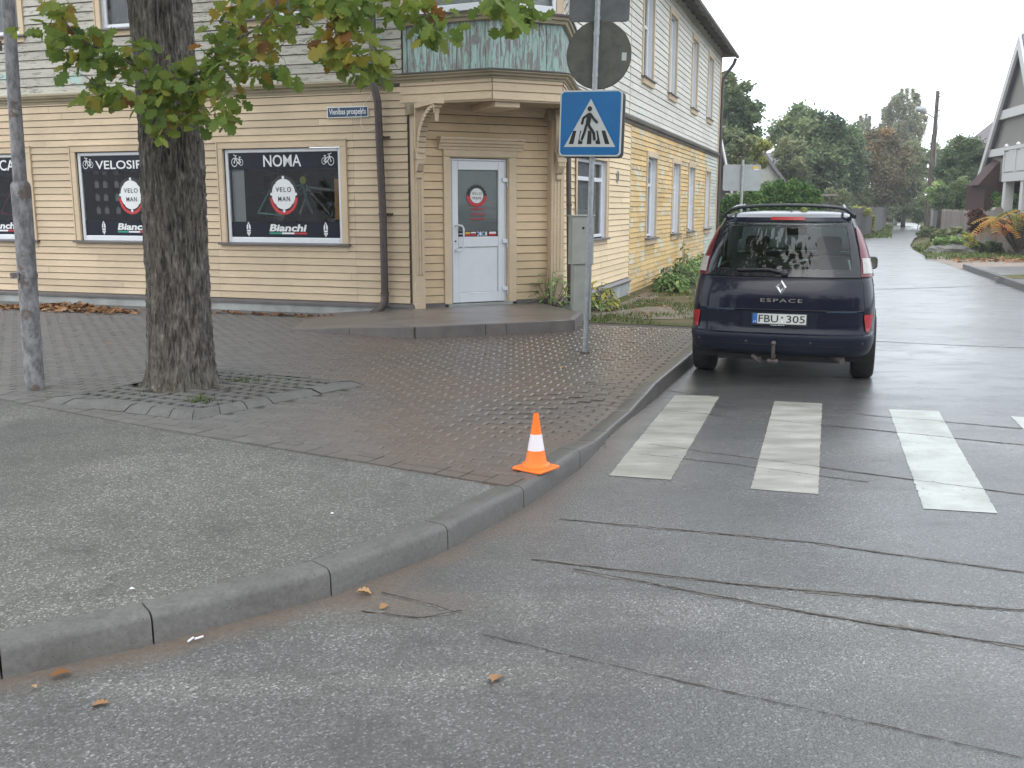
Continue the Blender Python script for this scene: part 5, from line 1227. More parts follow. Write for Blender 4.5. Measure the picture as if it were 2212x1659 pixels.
# wheels
for wx, wy in ((-.80, .98), (.80, .98), (-.80, 3.78), (.80, 3.78)):
    sg = 1 if wx > 0 else -1; c = V(wx, wy, .335); ax_ = V(sg, 0, 0)
    m = MB(); m.lathe(c, ax_, [(.20, .085), (.24, .108), (.30, .112), (.322, .10), (.334, .075), (.335, .0), (.334, -.075), (.322, -.10), (.30, -.112), (.20, -.11)], 40); ty = obj('wheel', m, M['rubber'], car, True, world=False)
    m = MB(); m.lathe(c, ax_, [(.205, .085), (.195, .095), (.185, .04), (.06, .045), (.05, .06), (0, .06)], 30)
    for k in range(5):
        a_ = 2*PI*k/5; e = V(0, math.cos(a_), math.sin(a_)); m.tube([c+ax_*.07+e*.03, c+ax_*.075+e*.19], [.03, .02], 6)
    obj('rim', m, M['alloy'], ty, 2, world=False)
m = MB()
for wy in (.98, 3.78):
    for sg in (-1, 1):
        f0, f1 = sorted((sg*.62, sg*.90)); A_ = []
        for k in range(17): a_ = R(-20)+R(220)*k/16; A_.append((wy+RA*.99*math.cos(a_), .335+RA*.99*math.sin(a_)))
        for (y0, z0), (y1, z1) in zip(A_, A_[1:]): m.poly([(f0, y0, z0), (f1, y0, z0), (f1, y1, z1), (f0, y1, z1)])
m.box(lambda s, n, z: V(s, n, z), -.60, .60, .25, 4.2, .24, .30); m.tube([(-.7, .98, .33), (.7, .98, .33)], .05, 8)
obj('underbody', m, M['rubber'], car, world=False)
# inside: floor, dashboard, seats, mirror
m = MB(); m.box(lambda s, n, z: V(s, n, z), -.80, .80, .35, 3.2, .45, .50); m.box(lambda s, n, z: V(s, n, z), -.76, .76, 3.0, 3.55, .6, 1.08); m.box(lambda s, n, z: V(s, n, z), -.78, .78, .35, 1.0, .85, .88)
obj('cabin_floor', m, M['seat'], car, world=False)
def seatm(x, y, hz=1.03):
    m = MB(); L3_ = lambda s, n, z: V(s, n, z)
    pr = lambda w, z0, z1, y0, y1, t_: m.prism([V(x+a_, y0+(y1-y0)*0, z_) for a_, z_ in ((-w, z0), (w, z0), (w*.92, z1), (-w*.92, z1))], V(0, t_, 0))
    pr(.24, .60, hz, y, y, .12); m.prism([V(x+a_, b_, .55) for a_, b_ in ((-.25, y+.05), (.25, y+.05), (.25, y+.55), (-.25, y+.55))], V(0, 0, .13))
    o = obj('seat', m, M['seat'], car, world=False, bevel=.04)
    h = MB(); h.prism([V(x+a_, y-.01, z_) for a_, z_ in [(px_, hz+.15+pz) for px_, pz in rrect(.135, .10, .05)]], V(0, .09, 0)); h.tube([(x-.06, y+.05, hz-.05), (x-.06, y+.05, hz+.08)], .007, 6); h.tube([(x+.06, y+.05, hz-.05), (x+.06, y+.05, hz+.08)], .007, 6)
    obj('headrest', h, M['seat'], car, world=False, bevel=.02)
for x, y, h in ((-.40, 2.15, 1.16), (.40, 2.15, 1.16), (-.45, 1.15, 1.0), (.45, 1.15, .98), (0, 1.15, .95)): seatm(x, y, h)
m = MB(); m.prism([V(px_, 2.75, 1.44+pz) for px_, pz in rrect(.13, .038, .03)], V(0, .03, 0)); m.tube([(0, 2.77, 1.45), (0, 2.80, 1.56)], .01, 6); obj('rear_view_mirror', m, M['plastic'], car, world=False, bevel=.008)
for sg in (-1, 1):
    m = MB(); m.prism([V(sg*(.875)+px_, 3.0, 1.07+pz) for px_, pz in rrect(.085, .075, .04)], V(0, .09, 0)); m.tube([(sg*.86, 3.05, 1.03), (sg*.95, 3.05, 1.04)], .03, 8)
    mo = obj('door_mirror', m, M['plastic'], car, world=False, bevel=.02); m = MB(); m.poly([V(sg*.875+px_, 2.997, 1.07+pz) for px_, pz in rrect(.07, .06, .03)]); obj('mirror_glass', m, M['chrome'], mo, world=False)
    for q0, q1 in ((1.32, 1.32), (1.635, 1.635)): seam([(sg*q0, .35), (sg*q1, 1.1)], .003, .0, M['rubber'])
    m = MB(); m.grid(lambda u_, v_: carP(sg*(2.25+.35*u_), .68+.14*v_, .008), 8, 3); obj('headlight', m, M['clearlens'], car, True, world=False)
    m = MB()
    for q_ in (1.38, 1.68): a_ = carP(sg*q_, .90, .02); m.tube([a_, carP(sg*(q_+.06), .90, .02)], .012, 6)
    obj('door_handle', m, M['paint'], car, world=False)

# ---------------------------------------------------------------- tree pit
tp = thing('tree_pit', 'raised square of slotted grey paving blocks with sloping edge stones around the oak', 'tree pit', (-2.7, 8.4, .13))
ctr = sum(PIT, V(0, 0, 0))/4
def inset(k): return [p_+(ctr-p_)*k for p_ in PIT]
O_, I1, I2 = inset(0), inset(.085), inset(.17)
m = MB()
for k in range(4):
    j = (k+1) % 4; n = 7
    for i in range(n):
        f0, f1 = i/n+.002, (i+1)/n-.002; m.cur = rnd.random(); dz = rnd.gauss(0, .002)
        L_ = lambda A_, f, z: V(*A_[k].lerp(A_[j], f).xy, z+dz)
        m.poly([L_(O_, f0, .115), L_(O_, f1, .115), L_(O_, f1, .132), L_(O_, f0, .132)]); m.poly([L_(O_, f0, .132), L_(O_, f1, .132), L_(I1, f1, .174), L_(I1, f0, .174)]); m.poly([L_(I1, f0, .174), L_(I1, f1, .174), L_(I2, f1, .176), L_(I2, f0, .176)])
obj('edge_stones', m, M['kerb'], tp)
m = MB(); m.poly([V(p_.x, p_.y, .150) for p_ in inset(.16)]); obj('soil', m, M['soil'], tp)
m = MB(); e1 = (I2[1]-I2[0]); e2 = (I2[3]-I2[0]); d1, d2 = e1.normalized(), e2.normalized(); L1, L2 = e1.length, e2.length
for r_ in range(int(L2/.075)+1):
    c_ = 0.0; y0 = r_*.075
    L1r = (I2[1].lerp(I2[2], min(1, y0/L2))-I2[0].lerp(I2[3], min(1, y0/L2))).length
    while c_ < L1r-.02:
        blk = (int(c_/.33)+r_//5) % 2; w_ = .11 if r_ % 2 == 0 else .05
        f = min(1, (y0)/L2)
        if r_ % 2 == 0: w_ = .33
        q0 = I2[0].lerp(I2[3], y0/L2)+(I2[1].lerp(I2[2], y0/L2)-I2[0].lerp(I2[3], y0/L2)).normalized()*c_
        w_ = min(w_, L1r-c_-(.065 if r_ % 2 else 0))
        if w_ < .02: break
        mid = q0+d1*w_*.5
        if (mid-V(-2.95, 8.52, 0)).length > .40 or mid.y > 8.6:
            z = .174+noise.noise(V(q0.x*2, q0.y*2, 3))*.012; m.cur = rnd.random()
            m.prism([V(*(q0+d1*a_+d2*b_).xy, z-.03) for a_, b_ in ((.003, .0), (w_-.003, .0), (w_-.003, .070), (.003, .070))], (0, 0, .03))
        c_ += w_ if r_ % 2 == 0 else (w_+.065)
obj('slotted_paving', m, M['kerb'], tp)
m = MB()
for cx, cy, n_, r_ in ((-2.55, 7.82, 60, .05), (-2.45, 8.75, 40, .10), (-3.05, 8.12, 25, .22), (-2.2, 8.5, 15, .2)):
    for k in range(n_): blade(m, V(cx+rnd.gauss(0, r_), cy+rnd.gauss(0, r_*.5), .17), rnd.uniform(.03, .08), .005, .03)
obj('grass_tufts', m, LV['grass'], tp)['kind'] = 'stuff'

# ---------------------------------------------------------------- the oak
oak = thing('oak_tree', 'old oak with thick furrowed trunk and low autumn leaves in the paving at the left', 'tree', (-2.93, 8.65, .16))
TC = [(840, 320, 472, 8.66), (800, 321, 466, 8.67), (740, 321, 463, 8.68), (600, 319, 455, 8.70), (480, 312, 448, 8.72), (360, 304, 441, 8.74), (250, 297, 433, 8.76), (140, 289, 420, 8.78), (0, 276, 412, 8.80), (-150, 268, 402, 8.82), (-320, 262, 398, 8.85)]
rings = []
for y, xl, xr, Y in TC:
    a_, b_ = aY(xl, y, Y), aY(xr, y, Y); rings.append(((a_+b_)/2, (b_-a_).length/2*.985))
rings[0] = (V(rings[0][0].x, rings[0][0].y, .14), rings[0][1])
m = MB(); NA, NZ = 240, 330; zlo, zhi = rings[0][0].z, rings[-1][0].z; rows = []
def ring_at(z):
    for (c0, r0), (c1, r1) in zip(rings, rings[1:]):
        if z <= c1.z: f = (z-c0.z)/(c1.z-c0.z); return c0.lerp(c1, f), r0+(r1-r0)*f
    return rings[-1]
for j in range(NZ+1):
    z = zlo+(zhi-zlo)*j/NZ; c, r = ring_at(z); row = []
    fl = 1+.10*math.exp(-(z-zlo)/.22)
    for i in range(NA):
        a_ = 2*PI*i/NA; ca, sa = math.cos(a_), math.sin(a_)
        w_ = noise.noise(V(ca*2, sa*2, z*.9))*.35
        n1 = noise.noise(V(ca*9+w_, sa*9, z*2.4)); n2 = noise.noise(V(ca*23, sa*23+w_, z*7.5+3)); n3 = noise.noise(V(ca*34, sa*34, z*18))
        h = (1-abs(n1)*2.2)*.016+(1-abs(n2)*2)*.020+n3*.009; lump = noise.noise(V(ca*1.1, sa*1.1, z*.6))*.02
        butt = .05*math.exp(-(z-zlo)/.12)*max(0, math.cos(a_*5+1))
        rr = (r*.94-.018)*fl+h+lump+butt; row.append(m.vert(V(c.x+ca*rr, c.y+sa*rr, z)))
    rows.append(row)
for j in range(NZ):
    for i in range(NA): k = (i+1) % NA; m.face((rows[j][i], rows[j][k], rows[j+1][k], rows[j+1][i]))
tz = rings[-1][0]
obj('trunk', m, M['bark'], oak, True)
# limbs above the frame and drooping twigs that come down into it
def oakleaf(mb, p, d, up, L, cup=.2):
    d = d.normalized(); s_ = d.cross(up).normalized(); n_ = s_.cross(d); mb.cur = min(1, max(0, rnd.gauss(leafmood, .17)))
    prof = [(0, .03), (.12, .05), (.20, .20), (.30, .25), (.36, .15), (.46, .33), (.58, .40), (.64, .24), (.72, .36), (.82, .34), (.88, .18), (.97, .13), (1.0, 0)]
    mid = [mb.vert(p+d*L*t_+n_*(-.22*L*t_*t_)) for t_, w in prof]
    for sg in (-1, 1):
        e = [mb.vert(p+d*L*t_+s_*sg*w*L*.95+n_*(-.22*L*t_*t_+cup*w*L)) for t_, w in prof]
        for k in range(len(prof)-1): mb.face((mid[k], mid[k+1], e[k+1], e[k]) if sg > 0 else (mid[k], e[k], e[k+1], mid[k+1]))
leafmood = .4
PTS = """75,72 112,57 137,50 120,22 135,15 155,75 175,62 112,95 140,100 170,100 205,90 190,105 225,115 137,135 160,142 185,135 212,145 240,125 250,150 270,108 282,140 295,120 307,110 287,170 312,162 325,187 225,185 195,212 215,207 200,230 240,210 262,200 245,225 295,225 320,212 345,187 362,170 380,150 400,162 385,190 350,220 375,212 405,200 425,175 440,140 455,120 462,162 475,140 350,250 375,245 360,270 350,287 390,260 425,237 445,225 465,212 480,230 505,230 440,262 462,250 480,262 330,240 410,230 395,235 430,200 450,190
470,75 494,50 520,25 545,12 570,20 595,15 620,30 645,38 612,55 507,75 532,70 582,62 532,105 557,112 577,100 507,120 482,130 544,145 562,137 582,162 552,170 520,162 482,155 500,95 590,85 670,8 695,8 732,12 757,20 782,25 745,38 727,32 707,62 702,88 697,108 727,70 752,55 770,65 732,100 712,130 732,145 757,130 762,150 777,112 795,130 807,145 822,125 822,155 800,165 845,25 862,15 882,20 907,25 932,20 895,42 922,50 945,58 962,70 957,88 932,70 1062,12 1087,15 1125,15 1145,22 1082,32 1095,48 1112,38 1137,35 520,-10 560,-15 600,-20 640,-10 700,-20 760,-15 850,-15 900,-18 1080,-15 1130,-12 480,15 665,30 770,-5"""
lf = MB(); tw_ = MB()
pts = [tuple(float(a_) for a_ in q.split(',')) for q in PTS.split()]
for x, y in pts:
    Y = 7.9-.9*sm((x-350)/500)-.35*sm((200-x)/150)+rnd.uniform(-.25, .25) if not 300 < x < 420 else rnd.uniform(7.7, 8.15)
    warm = noise.noise(V(x*.012, y*.015, 2)); leafmood = .37+.6*max(0, warm)+(.16 if (500 < x < 640 and y < 70) or (700 < x < 760 and 60 < y < 150) or (870 < x < 940 and y < 50) else 0)
    c = aY(x, y, Y)
    for k in range(rnd.randint(7, 10)):
        p = c+V(rnd.gauss(0, .040), rnd.gauss(0, .10), .03+rnd.gauss(0, .040)); a_ = rnd.uniform(0, 2*PI)
        d = V(math.cos(a_), math.sin(a_)*.8, rnd.uniform(-1.1, .25)); up = V(rnd.gauss(0, .5), rnd.gauss(-.55, .4), rnd.uniform(.3, 1)); oakleaf(lf, p, d, up, rnd.uniform(.09, .145), rnd.uniform(-.1, .35))
def twig(pl, r0=.012, r1=.003): tw_.tube([aY(x, y, Y) for x, y, Y in pl], [r0+(r1-r0)*k/(len(pl)-1) for k in range(len(pl))], 5)
twig([(330, 150, 8.4), (290, 140, 8.0), (230, 110, 7.8), (190, 95, 7.7), (150, 60, 7.6), (115, 10, 7.5), (85, 5, 7.5)]); twig([(310, 225, 8.3), (270, 215, 8.0), (225, 195, 7.7), (185, 165, 7.6), (150, 150, 7.6)], .007, .002)
twig([(300, 190, 8.2), (260, 180, 8.0), (200, 215, 7.9)], .006); twig([(400, 170, 8.3), (450, 150, 7.9), (500, 90, 7.6), (560, 60, 7.4), (600, 10, 7.3)], .016, .006); twig([(475, 115, 7.8), (500, 120, 7.6), (530, 130, 7.5), (570, 125, 7.4), (625, 85, 7.3), (650, 50, 7.3)], .006, .002)
twig([(720, -40, 7.2), (735, 30, 7.15), (748, 80, 7.1), (775, 115, 7.05), (815, 140, 7.0)], .010, .003); twig([(600, 115, 7.4), (615, 130, 7.35), (622, 155, 7.3)], .003, .001); twig([(880, -40, 7), (910, 20, 7), (950, 70, 7)], .008); twig([(1060, -40, 6.9), (1095, 20, 6.9), (1130, 30, 6.9)], .008)
twig([(1062, -10, 6.9), (1075, 2, 6.9)], .02, .015); leafmood = .3
for x, y in ((618, 150), (640, 160), (607, 138)): oakleaf(lf, aY(x, y, 7.3), V(.1, 0, -1), V(0, -1, .2), .13)
# the big crown overhead
for k in range(15):
    a_ = 2*PI*k/15*2.4; el = rnd.uniform(.25, 1.1); r_ = rnd.uniform(3.5, 6.0); e = V(math.cos(a_)*math.cos(el), math.sin(a_)*math.cos(el), math.sin(el))
    b_ = tz+V(0, 0, -.3); tw_.tube([b_, b_+e*r_*.3+V(0, 0, .3), b_+e*r_*.65+V(0, 0, .9), b_+e*r_+V(0, 0, .8)], [.16, .11, .06, .02], 8)
tw_.tube([tz-V(0, 0, .1), tz+V(.1, .1, 2), tz+V(0, .3, 4.5)], [.34, .22, .08], 12)
for (x, y, Y) in ((330, 150, 8.4), (720, -40, 7.2), (880, -40, 7), (1060, -40, 6.9), (600, 10, 7.3)):
    p = aY(x, y, Y); tw_.tube([p, p.lerp(tz, .3)+V(0, 0, .55), p.lerp(tz, .7)+V(0, 0, .6), tz], [.012, .03, .06, .1], 6)
obj('branches', tw_, M['bark'], oak, True)
cr = MB()
cc = V(-3.6, 7.2, 8.2)
clumps = []
for k in range(170):
    while True:
        e = V(rnd.uniform(-1, 1), rnd.uniform(-1, 1), rnd.uniform(-1, 1))
        if .45 < e.length < 1: break
    c = cc+V(e.x*5.0, e.y*5.4, e.z*3.1)
    if c.z < 5.2+.10*max(0, c.y-8): continue
    for q in range(75):
        p = c+V(rnd.gauss(0, .42), rnd.gauss(0, .42), rnd.gauss(0, .3)); 
        if p.z < 4.7+.1*max(0, p.y-9): continue
        a_ = rnd.uniform(0, 6.28); d = V(math.cos(a_), math.sin(a_), rnd.uniform(-.8, .3))*.10; s_ = d.cross(V(rnd.gauss(0, .4), rnd.gauss(0, .4), 1)).normalized()*.07; cr.cur = min(1, max(0, rnd.gauss(.4, .2))); cr.poly([p-d, p+s_, p+d, p-s_])
obj('crown', cr, LV['oak'], oak)
obj('low_leaves', lf, LV['oak'], oak)

# ---------------------------------------------------------------- fallen leaves
def scat(mb, p, L, mood=.55):
    global leafmood
    leafmood = mood; a_ = rnd.uniform(0, 6.28); oakleaf(mb, p, V(math.cos(a_), math.sin(a_), rnd.uniform(-.05, .25)), V(rnd.gauss(0, .25), rnd.gauss(0, .25), 1), L, rnd.uniform(.1, .7))
lp_ = MB()
for k in range(620):
    f = rnd.random()**.8; s_ = -4.4-2.5*f+rnd.gauss(0, .15) if k < 520 else rnd.uniform(-9, -3); n_ = .72+abs(rnd.gauss(0, .16))*(1.2-f*.5); z = .145+max(0, .10*math.exp(-((s_+5.5)/.8)**2)*math.exp(-((n_-.75)/.22)**2))*rnd.random()
    scat(lp_, FL(s_, n_, z), rnd.uniform(.07, .12), .5)
for k in range(120): s_ = rnd.uniform(-3.2, -.6); scat(lp_, FL(s_, .42+abs(rnd.gauss(0, .07)), .152), rnd.uniform(.05, .10), .35)
for k in range(90): p = G(rnd.uniform(2060, 2212), rnd.uniform(556, 565), -.1); scat(lp_, p, .22, .5)
for k in range(120): q = lawnz(rnd.uniform(-.6, 6), rnd.uniform(.02, .6)); scat(lp_, q+V(0, 0, .03), .07, .4)
o = obj('leaf_litter', lp_, LV['fallen']); tag(o, 'brown leaves heaped along the foot of the cream wall and strewn on the lawn', 'fallen leaves', kind='stuff')
for x, y, z, L, lab, mood in ((1063, 1476, .012, .12, 'tan oak leaf lying alone on the asphalt near the bottom of the photo', .9), (768, 1281, .012, .11, 'orange oak leaf at the kerb foot beside the pothole', .7), (106, 1467, .01, .11, 'curled brown leaf in the gutter at the lower left', .5),
                        (64, 1486, .008, .05, 'small yellow leaf in the gutter at the lower left corner', 1.), (238, 1521, .008, .10, 'pale brown leaf flat on the road below the kerb at the left', .45), (1213, 793, .14, .09, 'small orange leaf on the paving in front of the sign post', .8), (838, 1308, .008, .07, 'thin shrivelled leaf in the pothole by the kerb', .6),
                        (322, 825-3, .15, .09, 'orange leaf on the paving right behind the oak trunk', .8), (578, 668, .15, .12, 'light orange leaf near the wall under the window lettered NOMA', .9), (320, 688+138, .15, .08, 'small dry leaf beside the foot of the oak', .6), (241, 740, .15, .09, 'single brown leaf on the paving between post and oak', .5), (1311, 962, .012, .05, 'small orange leaf at the lowered kerb by the crossing', .8),
                        (1403, 714-2, .12, .09, 'orange leaf on the grass edge left of the car', .9), (232, 857-40, .15, .07, 'tiny leaf on the paving left of the oak', .5)):
    m = MB(); scat(m, V(0, 0, 0), L*.66, mood); o = obj('fallen_leaf', m, LV['fallen']); o.location = G(x, y, z)+V(0, 0, .006); tag(o, lab, 'leaf', 'single fallen leaves')
for x, y, z, lab, mt in ((412, 1384, .01, 'white cigarette end in the gutter below the kerb', 'white'), (430, 1380, .01, 'second pale cigarette end touching the kerb foot', 'conewhite'), (718, 1110, .135, 'white paper scrap on the footpath asphalt behind the kerb', 'white'), (285, 1273, .135, 'small white scrap on the footpath at the left', 'white')):
    m = MB(); a_ = rnd.uniform(0, 3); d = V(math.cos(a_), math.sin(a_), 0); 
    if 'cig' in lab: m.tube([-d*.018+V(0, 0, .005), d*.018+V(0, 0, .006)], .0045, 8)
    else: m.poly([V(-.01, -.006, .003), V(.012, -.008, .006), V(.009, .008, .002), V(-.006, .01, .008)])
    o = obj('litter', m, M[mt]); o.location = G(x, y, z); tag(o, lab, 'litter', 'bits of litter')

# ---------------------------------------------------------------- plants at the house
def leafy(name, label, cat, c, n, r, h, L, mat, stem=True, group=None, w=.5):
    t_ = thing(name, label, cat, c, 0, group); m = MB(); st = MB()
    c = Vector(c)
    for k in range(n):
        a_ = rnd.uniform(0, 6.28); rr = r*math.sqrt(rnd.random()); e = V(math.cos(a_), math.sin(a_), 0); z = h*(1-.75*(rr/r)**2)*rnd.uniform(.25, 1)
        p = c+e*rr+V(0, 0, z); d = (e*rnd.uniform(.4, 1)+V(rnd.gauss(0, .4), rnd.gauss(0, .4), rnd.uniform(-.5, .35))).normalized(); s_ = d.cross(V(0, 0, 1)).normalized(); l_ = L*rnd.uniform(.6, 1.2); m.cur = min(1, max(0, rnd.gauss(.5, .25)))
        dn = V(0, 0, -l_*.25); A_ = m.vert(p); B_ = m.vert(p+d*l_*.45+s_*l_*w*.5); C_ = m.vert(p+d*l_+dn); D_ = m.vert(p+d*l_*.45-s_*l_*w*.5); E_2 = m.vert(p+d*l_*.5+V(0, 0, -l_*.07)); m.face((A_, B_, E_2)); m.face((B_, C_, E_2)); m.face((C_, D_, E_2)); m.face((D_, A_, E_2))
        if stem and k % 4 == 0: st.tube([c+e*rr*.2, c+e*rr*.7+V(0, 0, z*.6), p], .004, 4)
    obj('leaves', m, LV[mat], t_)
    if st.v: obj('stems', st, M['bark2'], t_)
    return t_
leafy('climbing_weed', 'green weed with broad leaves growing round the right pilaster of the entrance', 'plant', FC(2.22, .16, .20), 150, .33, .62, .13, 'bright')
leafy('weed', 'low leafy weed at the outlet of the thin drainpipe', 'plant', FR(.35, .35, .12), 60, .22, .32, .12, 'bright')
leafy('shrub', 'pale green leafy shrub right of the electricity cabinet', 'plant', FR(.95, .35, .08), 210, .36, .55, .16, 'yellow')
k_ = 0
for s_, n_, r_, h_, mt, lab in ((6.0, .8, .36, .42, 'bright', 'light green bush at the near end of the bed by the ochre wall'), (7.1, .7, .45, .55, 'deep', 'dark green bush in the bed under the first ochre-side window'), (8.5, .7, .45, .45, 'bright', 'bright leafy bush in the middle of the bed by the wall'),
                              (10.0, .6, .45, .55, 'bright', 'leafy bush in the bed under the second side window'), (11.6, .7, .5, .55, 'bright', 'leafy bush in the bed between the second and third side windows'), (13.4, .7, .55, .5, 'deep', 'low green bush at the far end of the bed beside the car')):
    leafy('bush', lab, 'plant', FR(s_, n_, -.03), int(430*r_/.5), r_, h_, .15, mt, True, 'bushes in the bed along the side wall')
leafy('hollyhock', 'single tall stalk with a few leaves against the flaking side wall', 'plant', FR(11.2, .25, .0), 26, .12, 1.25, .2, 'mid', True)

# ---------------------------------------------------------------- trees and hedges further off
def tree(name, label, x, yb, yt, xw, Y, mat, leaves=9000, L=.22, trunk=None, dens=26, shape='round', cat='tree', group=None, barkm='bark2', zb=None, ybase=None, seed=0, rag=.18, depth=1.0, droop=0.):
    """crown fills the box x +- xw, yb (bottom) .. yt (top) at distance Y when seen from the street corner"""
    r2 = random.Random(seed+int(x)); c = aY(x, (yb+yt)/2, Y); rx = xw/FPX*Y*1.02; rz = (aY(x, yt, Y).z-aY(x, yb, Y).z)/2; gz0 = -.2 if zb is None else zb
    t_ = thing(name, label, cat, (c.x, c.y, gz0), 0, group); lf_ = MB(); tk = MB(); top_z = c.z+rz; tr = trunk or max(.08, rz*.06)
    tk.tube([V(c.x, c.y, gz0), V(c.x+.05*rx, c.y, gz0+(c.z-gz0)*.5), V(c.x, c.y, c.z+rz*.35), V(c.x-.03*rx, c.y, c.z+rz*.85)], [tr*1.15, tr*.9, tr*.5, tr*.08], 10)
    n = dens; per = leaves//n
    for k in range(n):
        while True:
            e = V(r2.uniform(-1, 1), r2.uniform(-1, 1), r2.uniform(-1, 1))
            if shape == 'cone': lim = .95*(1-(e.z+1)/2)**.75+.06
            elif shape == 'hedge': lim = 9
            elif shape == 'oval': lim = math.sqrt(max(0, 1-e.z*e.z))*.95+.05
            else: lim = math.sqrt(max(0, 1-e.z*e.z))
            if math.hypot(e.x, e.y) <= lim and (shape == 'hedge' or math.hypot(e.x, e.y) > lim*.25 or r2.random() < .3): break
        p = V(c.x+e.x*rx, c.y+e.y*rx*depth, c.z+e.z*rz); cr_ = r2.uniform(.55, 1.15)*rag*(rx+rz)*.5*2
        if k < 40 and shape != 'hedge':
            st_ = V(c.x, c.y, max(gz0+(c.z-gz0)*.5, p.z-rz*.5)); tk.tube([st_, st_.lerp(p, .5)+V(0, 0, .06*rz), p], [tr*.35, tr*.2, tr*.05], 5)
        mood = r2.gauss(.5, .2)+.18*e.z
        for q in range(per):
            o_ = V(r2.gauss(0, .5), r2.gauss(0, .5), r2.gauss(0, .42))*cr_
            if droop: o_.z = -abs(r2.gauss(0, 1.0))*cr_*droop; o_.x *= .55; o_.y *= .55
            a_ = r2.uniform(0, 6.28); d = V(math.cos(a_), math.sin(a_), r2.uniform(-1, 1)).normalized()*L*r2.uniform(.5, 1.1); s_ = d.cross(V(r2.gauss(0, 1), r2.gauss(0, 1), r2.gauss(0, 1))).normalized()*L*.32
            P_ = p+o_
            if P_.z < gz0: continue
            lf_.cur = min(1, max(0, r2.gauss(mood, .16))); lf_.poly([P_-d, P_+s_, P_+d*.9, P_-s_])
    obj('trunk', tk, M[barkm], t_, True); obj('crown', lf_, LV[mat], t_); return t_
TG = 'trees down the street'
tree('oak_tree', 'dark green tree with ragged crown right behind the corner of the wooden house', 1592, 335, 178, 42, 62, 'deep', 12000, .24, dens=52, rag=.13, group=TG, seed=1)
tree('oak_tree', 'small pointed top of dark foliage rising beside the brown corner pipe', 1572, 260, 158, 20, 60, 'deep', 2400, .22, dens=14, rag=.16, group=TG, seed=11)
tree('young_tree', 'yellow-green tree above the pale road sign and the small grey roof', 1630, 372, 285, 26, 56, 'yellow', 5000, .18, dens=26, rag=.15, group=TG, seed=2)
tree('young_tree', 'mid green bushy tree left of the yellow-green one', 1590, 370, 270, 32, 54, 'mid', 6000, .18, dens=26, rag=.15, group=TG, seed=3)
tree('broad_tree', 'broad dark green tree with the highest round crown in the middle of the street view', 1752, 430, 218, 72, 72, 'deep', 22000, .27, dens=90, rag=.12, group=TG, seed=4)
tree('broad_tree', 'greyish thin-leaved tree at the left foot of the broad dark green one', 1708, 400, 298, 42, 64, 'mid', 5000, .20, dens=34, rag=.14, group=TG, seed=5)
tree('broad_tree', 'green tree between the broad dark one and the rusty brown one', 1820, 450, 265, 44, 78, 'deep', 12000, .26, dens=50, rag=.13, group=TG, seed=6)
tree('rusty_tree', 'rusty brown tree with orange top where the street bends', 1895, 450, 282, 66, 84, 'rust', 24000, .22, dens=120, rag=.12, group=TG, seed=7)
tree('rusty_tree', 'olive brown tree to the right of the rusty one', 1958, 450, 300, 42, 88, 'mid', 10000, .27, dens=50, rag=.13, group=TG, seed=8)
tree('birch_tree', 'tall thin weeping birch standing above all other trees', 1948, 345, 186, 46, 100, 'grey', 30000, .17, dens=170, rag=.075, group=TG, barkm='birch', seed=9, droop=1.5)
tree('birch_tree', 'small drooping birch crown left of the tall one', 1868, 300, 238, 16, 100, 'grey', 3000, .17, dens=30, rag=.11, group=TG, barkm='birch', seed=10, droop=1.1)
tree('pine_tree', 'dark pine with open branches behind the wooden utility pole', 2010, 400, 312, 34, 95, 'mid', 4000, .22, dens=26, rag=.15, group=TG, seed=12)
tree('spruce_tree', 'large dark green conifer right of the utility pole', 2082, 460, 296, 52, 62, 'deep', 20000, .15, dens=90, rag=.10, group=TG, seed=13, shape='oval')
tree('spruce_tree', 'green lower conifer in front of the large dark one', 2072, 475, 372, 50, 57, 'deep', 9000, .12, dens=50, rag=.11, group=TG, seed=14, shape='oval')
tree('young_tree', 'small light tree with thin stem behind the grey cabinet', 2030, 440, 395, 30, 60, 'bright', 2600, .16, dens=24, rag=.14, group=TG, seed=15)
tree('thuja', 'dark green narrow thuja beside the white balcony posts', 2152, 520, 418, 19, 46, 'thuja', 5200, .09, dens=30, rag=.15, shape='oval', seed=16, group='thujas in the right garden')
tree('thuja', 'pointed green thuja behind the picket fence', 2097, 510, 430, 22, 53, 'thuja', 3500, .10, dens=24, rag=.15, shape='cone', seed=17, group='thujas in the right garden')
tree('thuja', 'green hedge-like thuja at the right border of the photo', 2195, 520, 425, 26, 44, 'thuja', 3500, .10, dens=30, rag=.13, shape='hedge', seed=27, group='thujas in the right garden')
tree('silvery_shrub', 'silvery blue shrub behind the picket fence', 2122, 478, 437, 22, 51, 'blue', 2600, .10, dens=24, rag=.14, cat='shrub', seed=18)
HG = 'thujas of the tall hedge behind the parked car'
hl = ['leftmost, mostly behind the road sign', 'second from the left', 'third from the left, below the pale sign', 'fourth from the left', 'fifth from the left, near the top of the rise', 'at the highest point of the hedge', 'just right of the highest point', 'second from its right end', 'at its right end beside the wooden shelter']
for k in range(9):
    x = 1567+k*23.5; tp_ = (418, 414, 411, 404, 396, 388, 386, 391, 402)[k]
    tree('hedge_thuja', 'thuja of the tall green hedge, '+hl[k], x, 545, tp_, 15, 38+.2*k, 'thuja', 8500, .085, dens=64, rag=.13, shape='oval', cat='hedge plant', group=HG, seed=30+k, zb=-.15)
UG = 'shrubs filling the far side of the street'
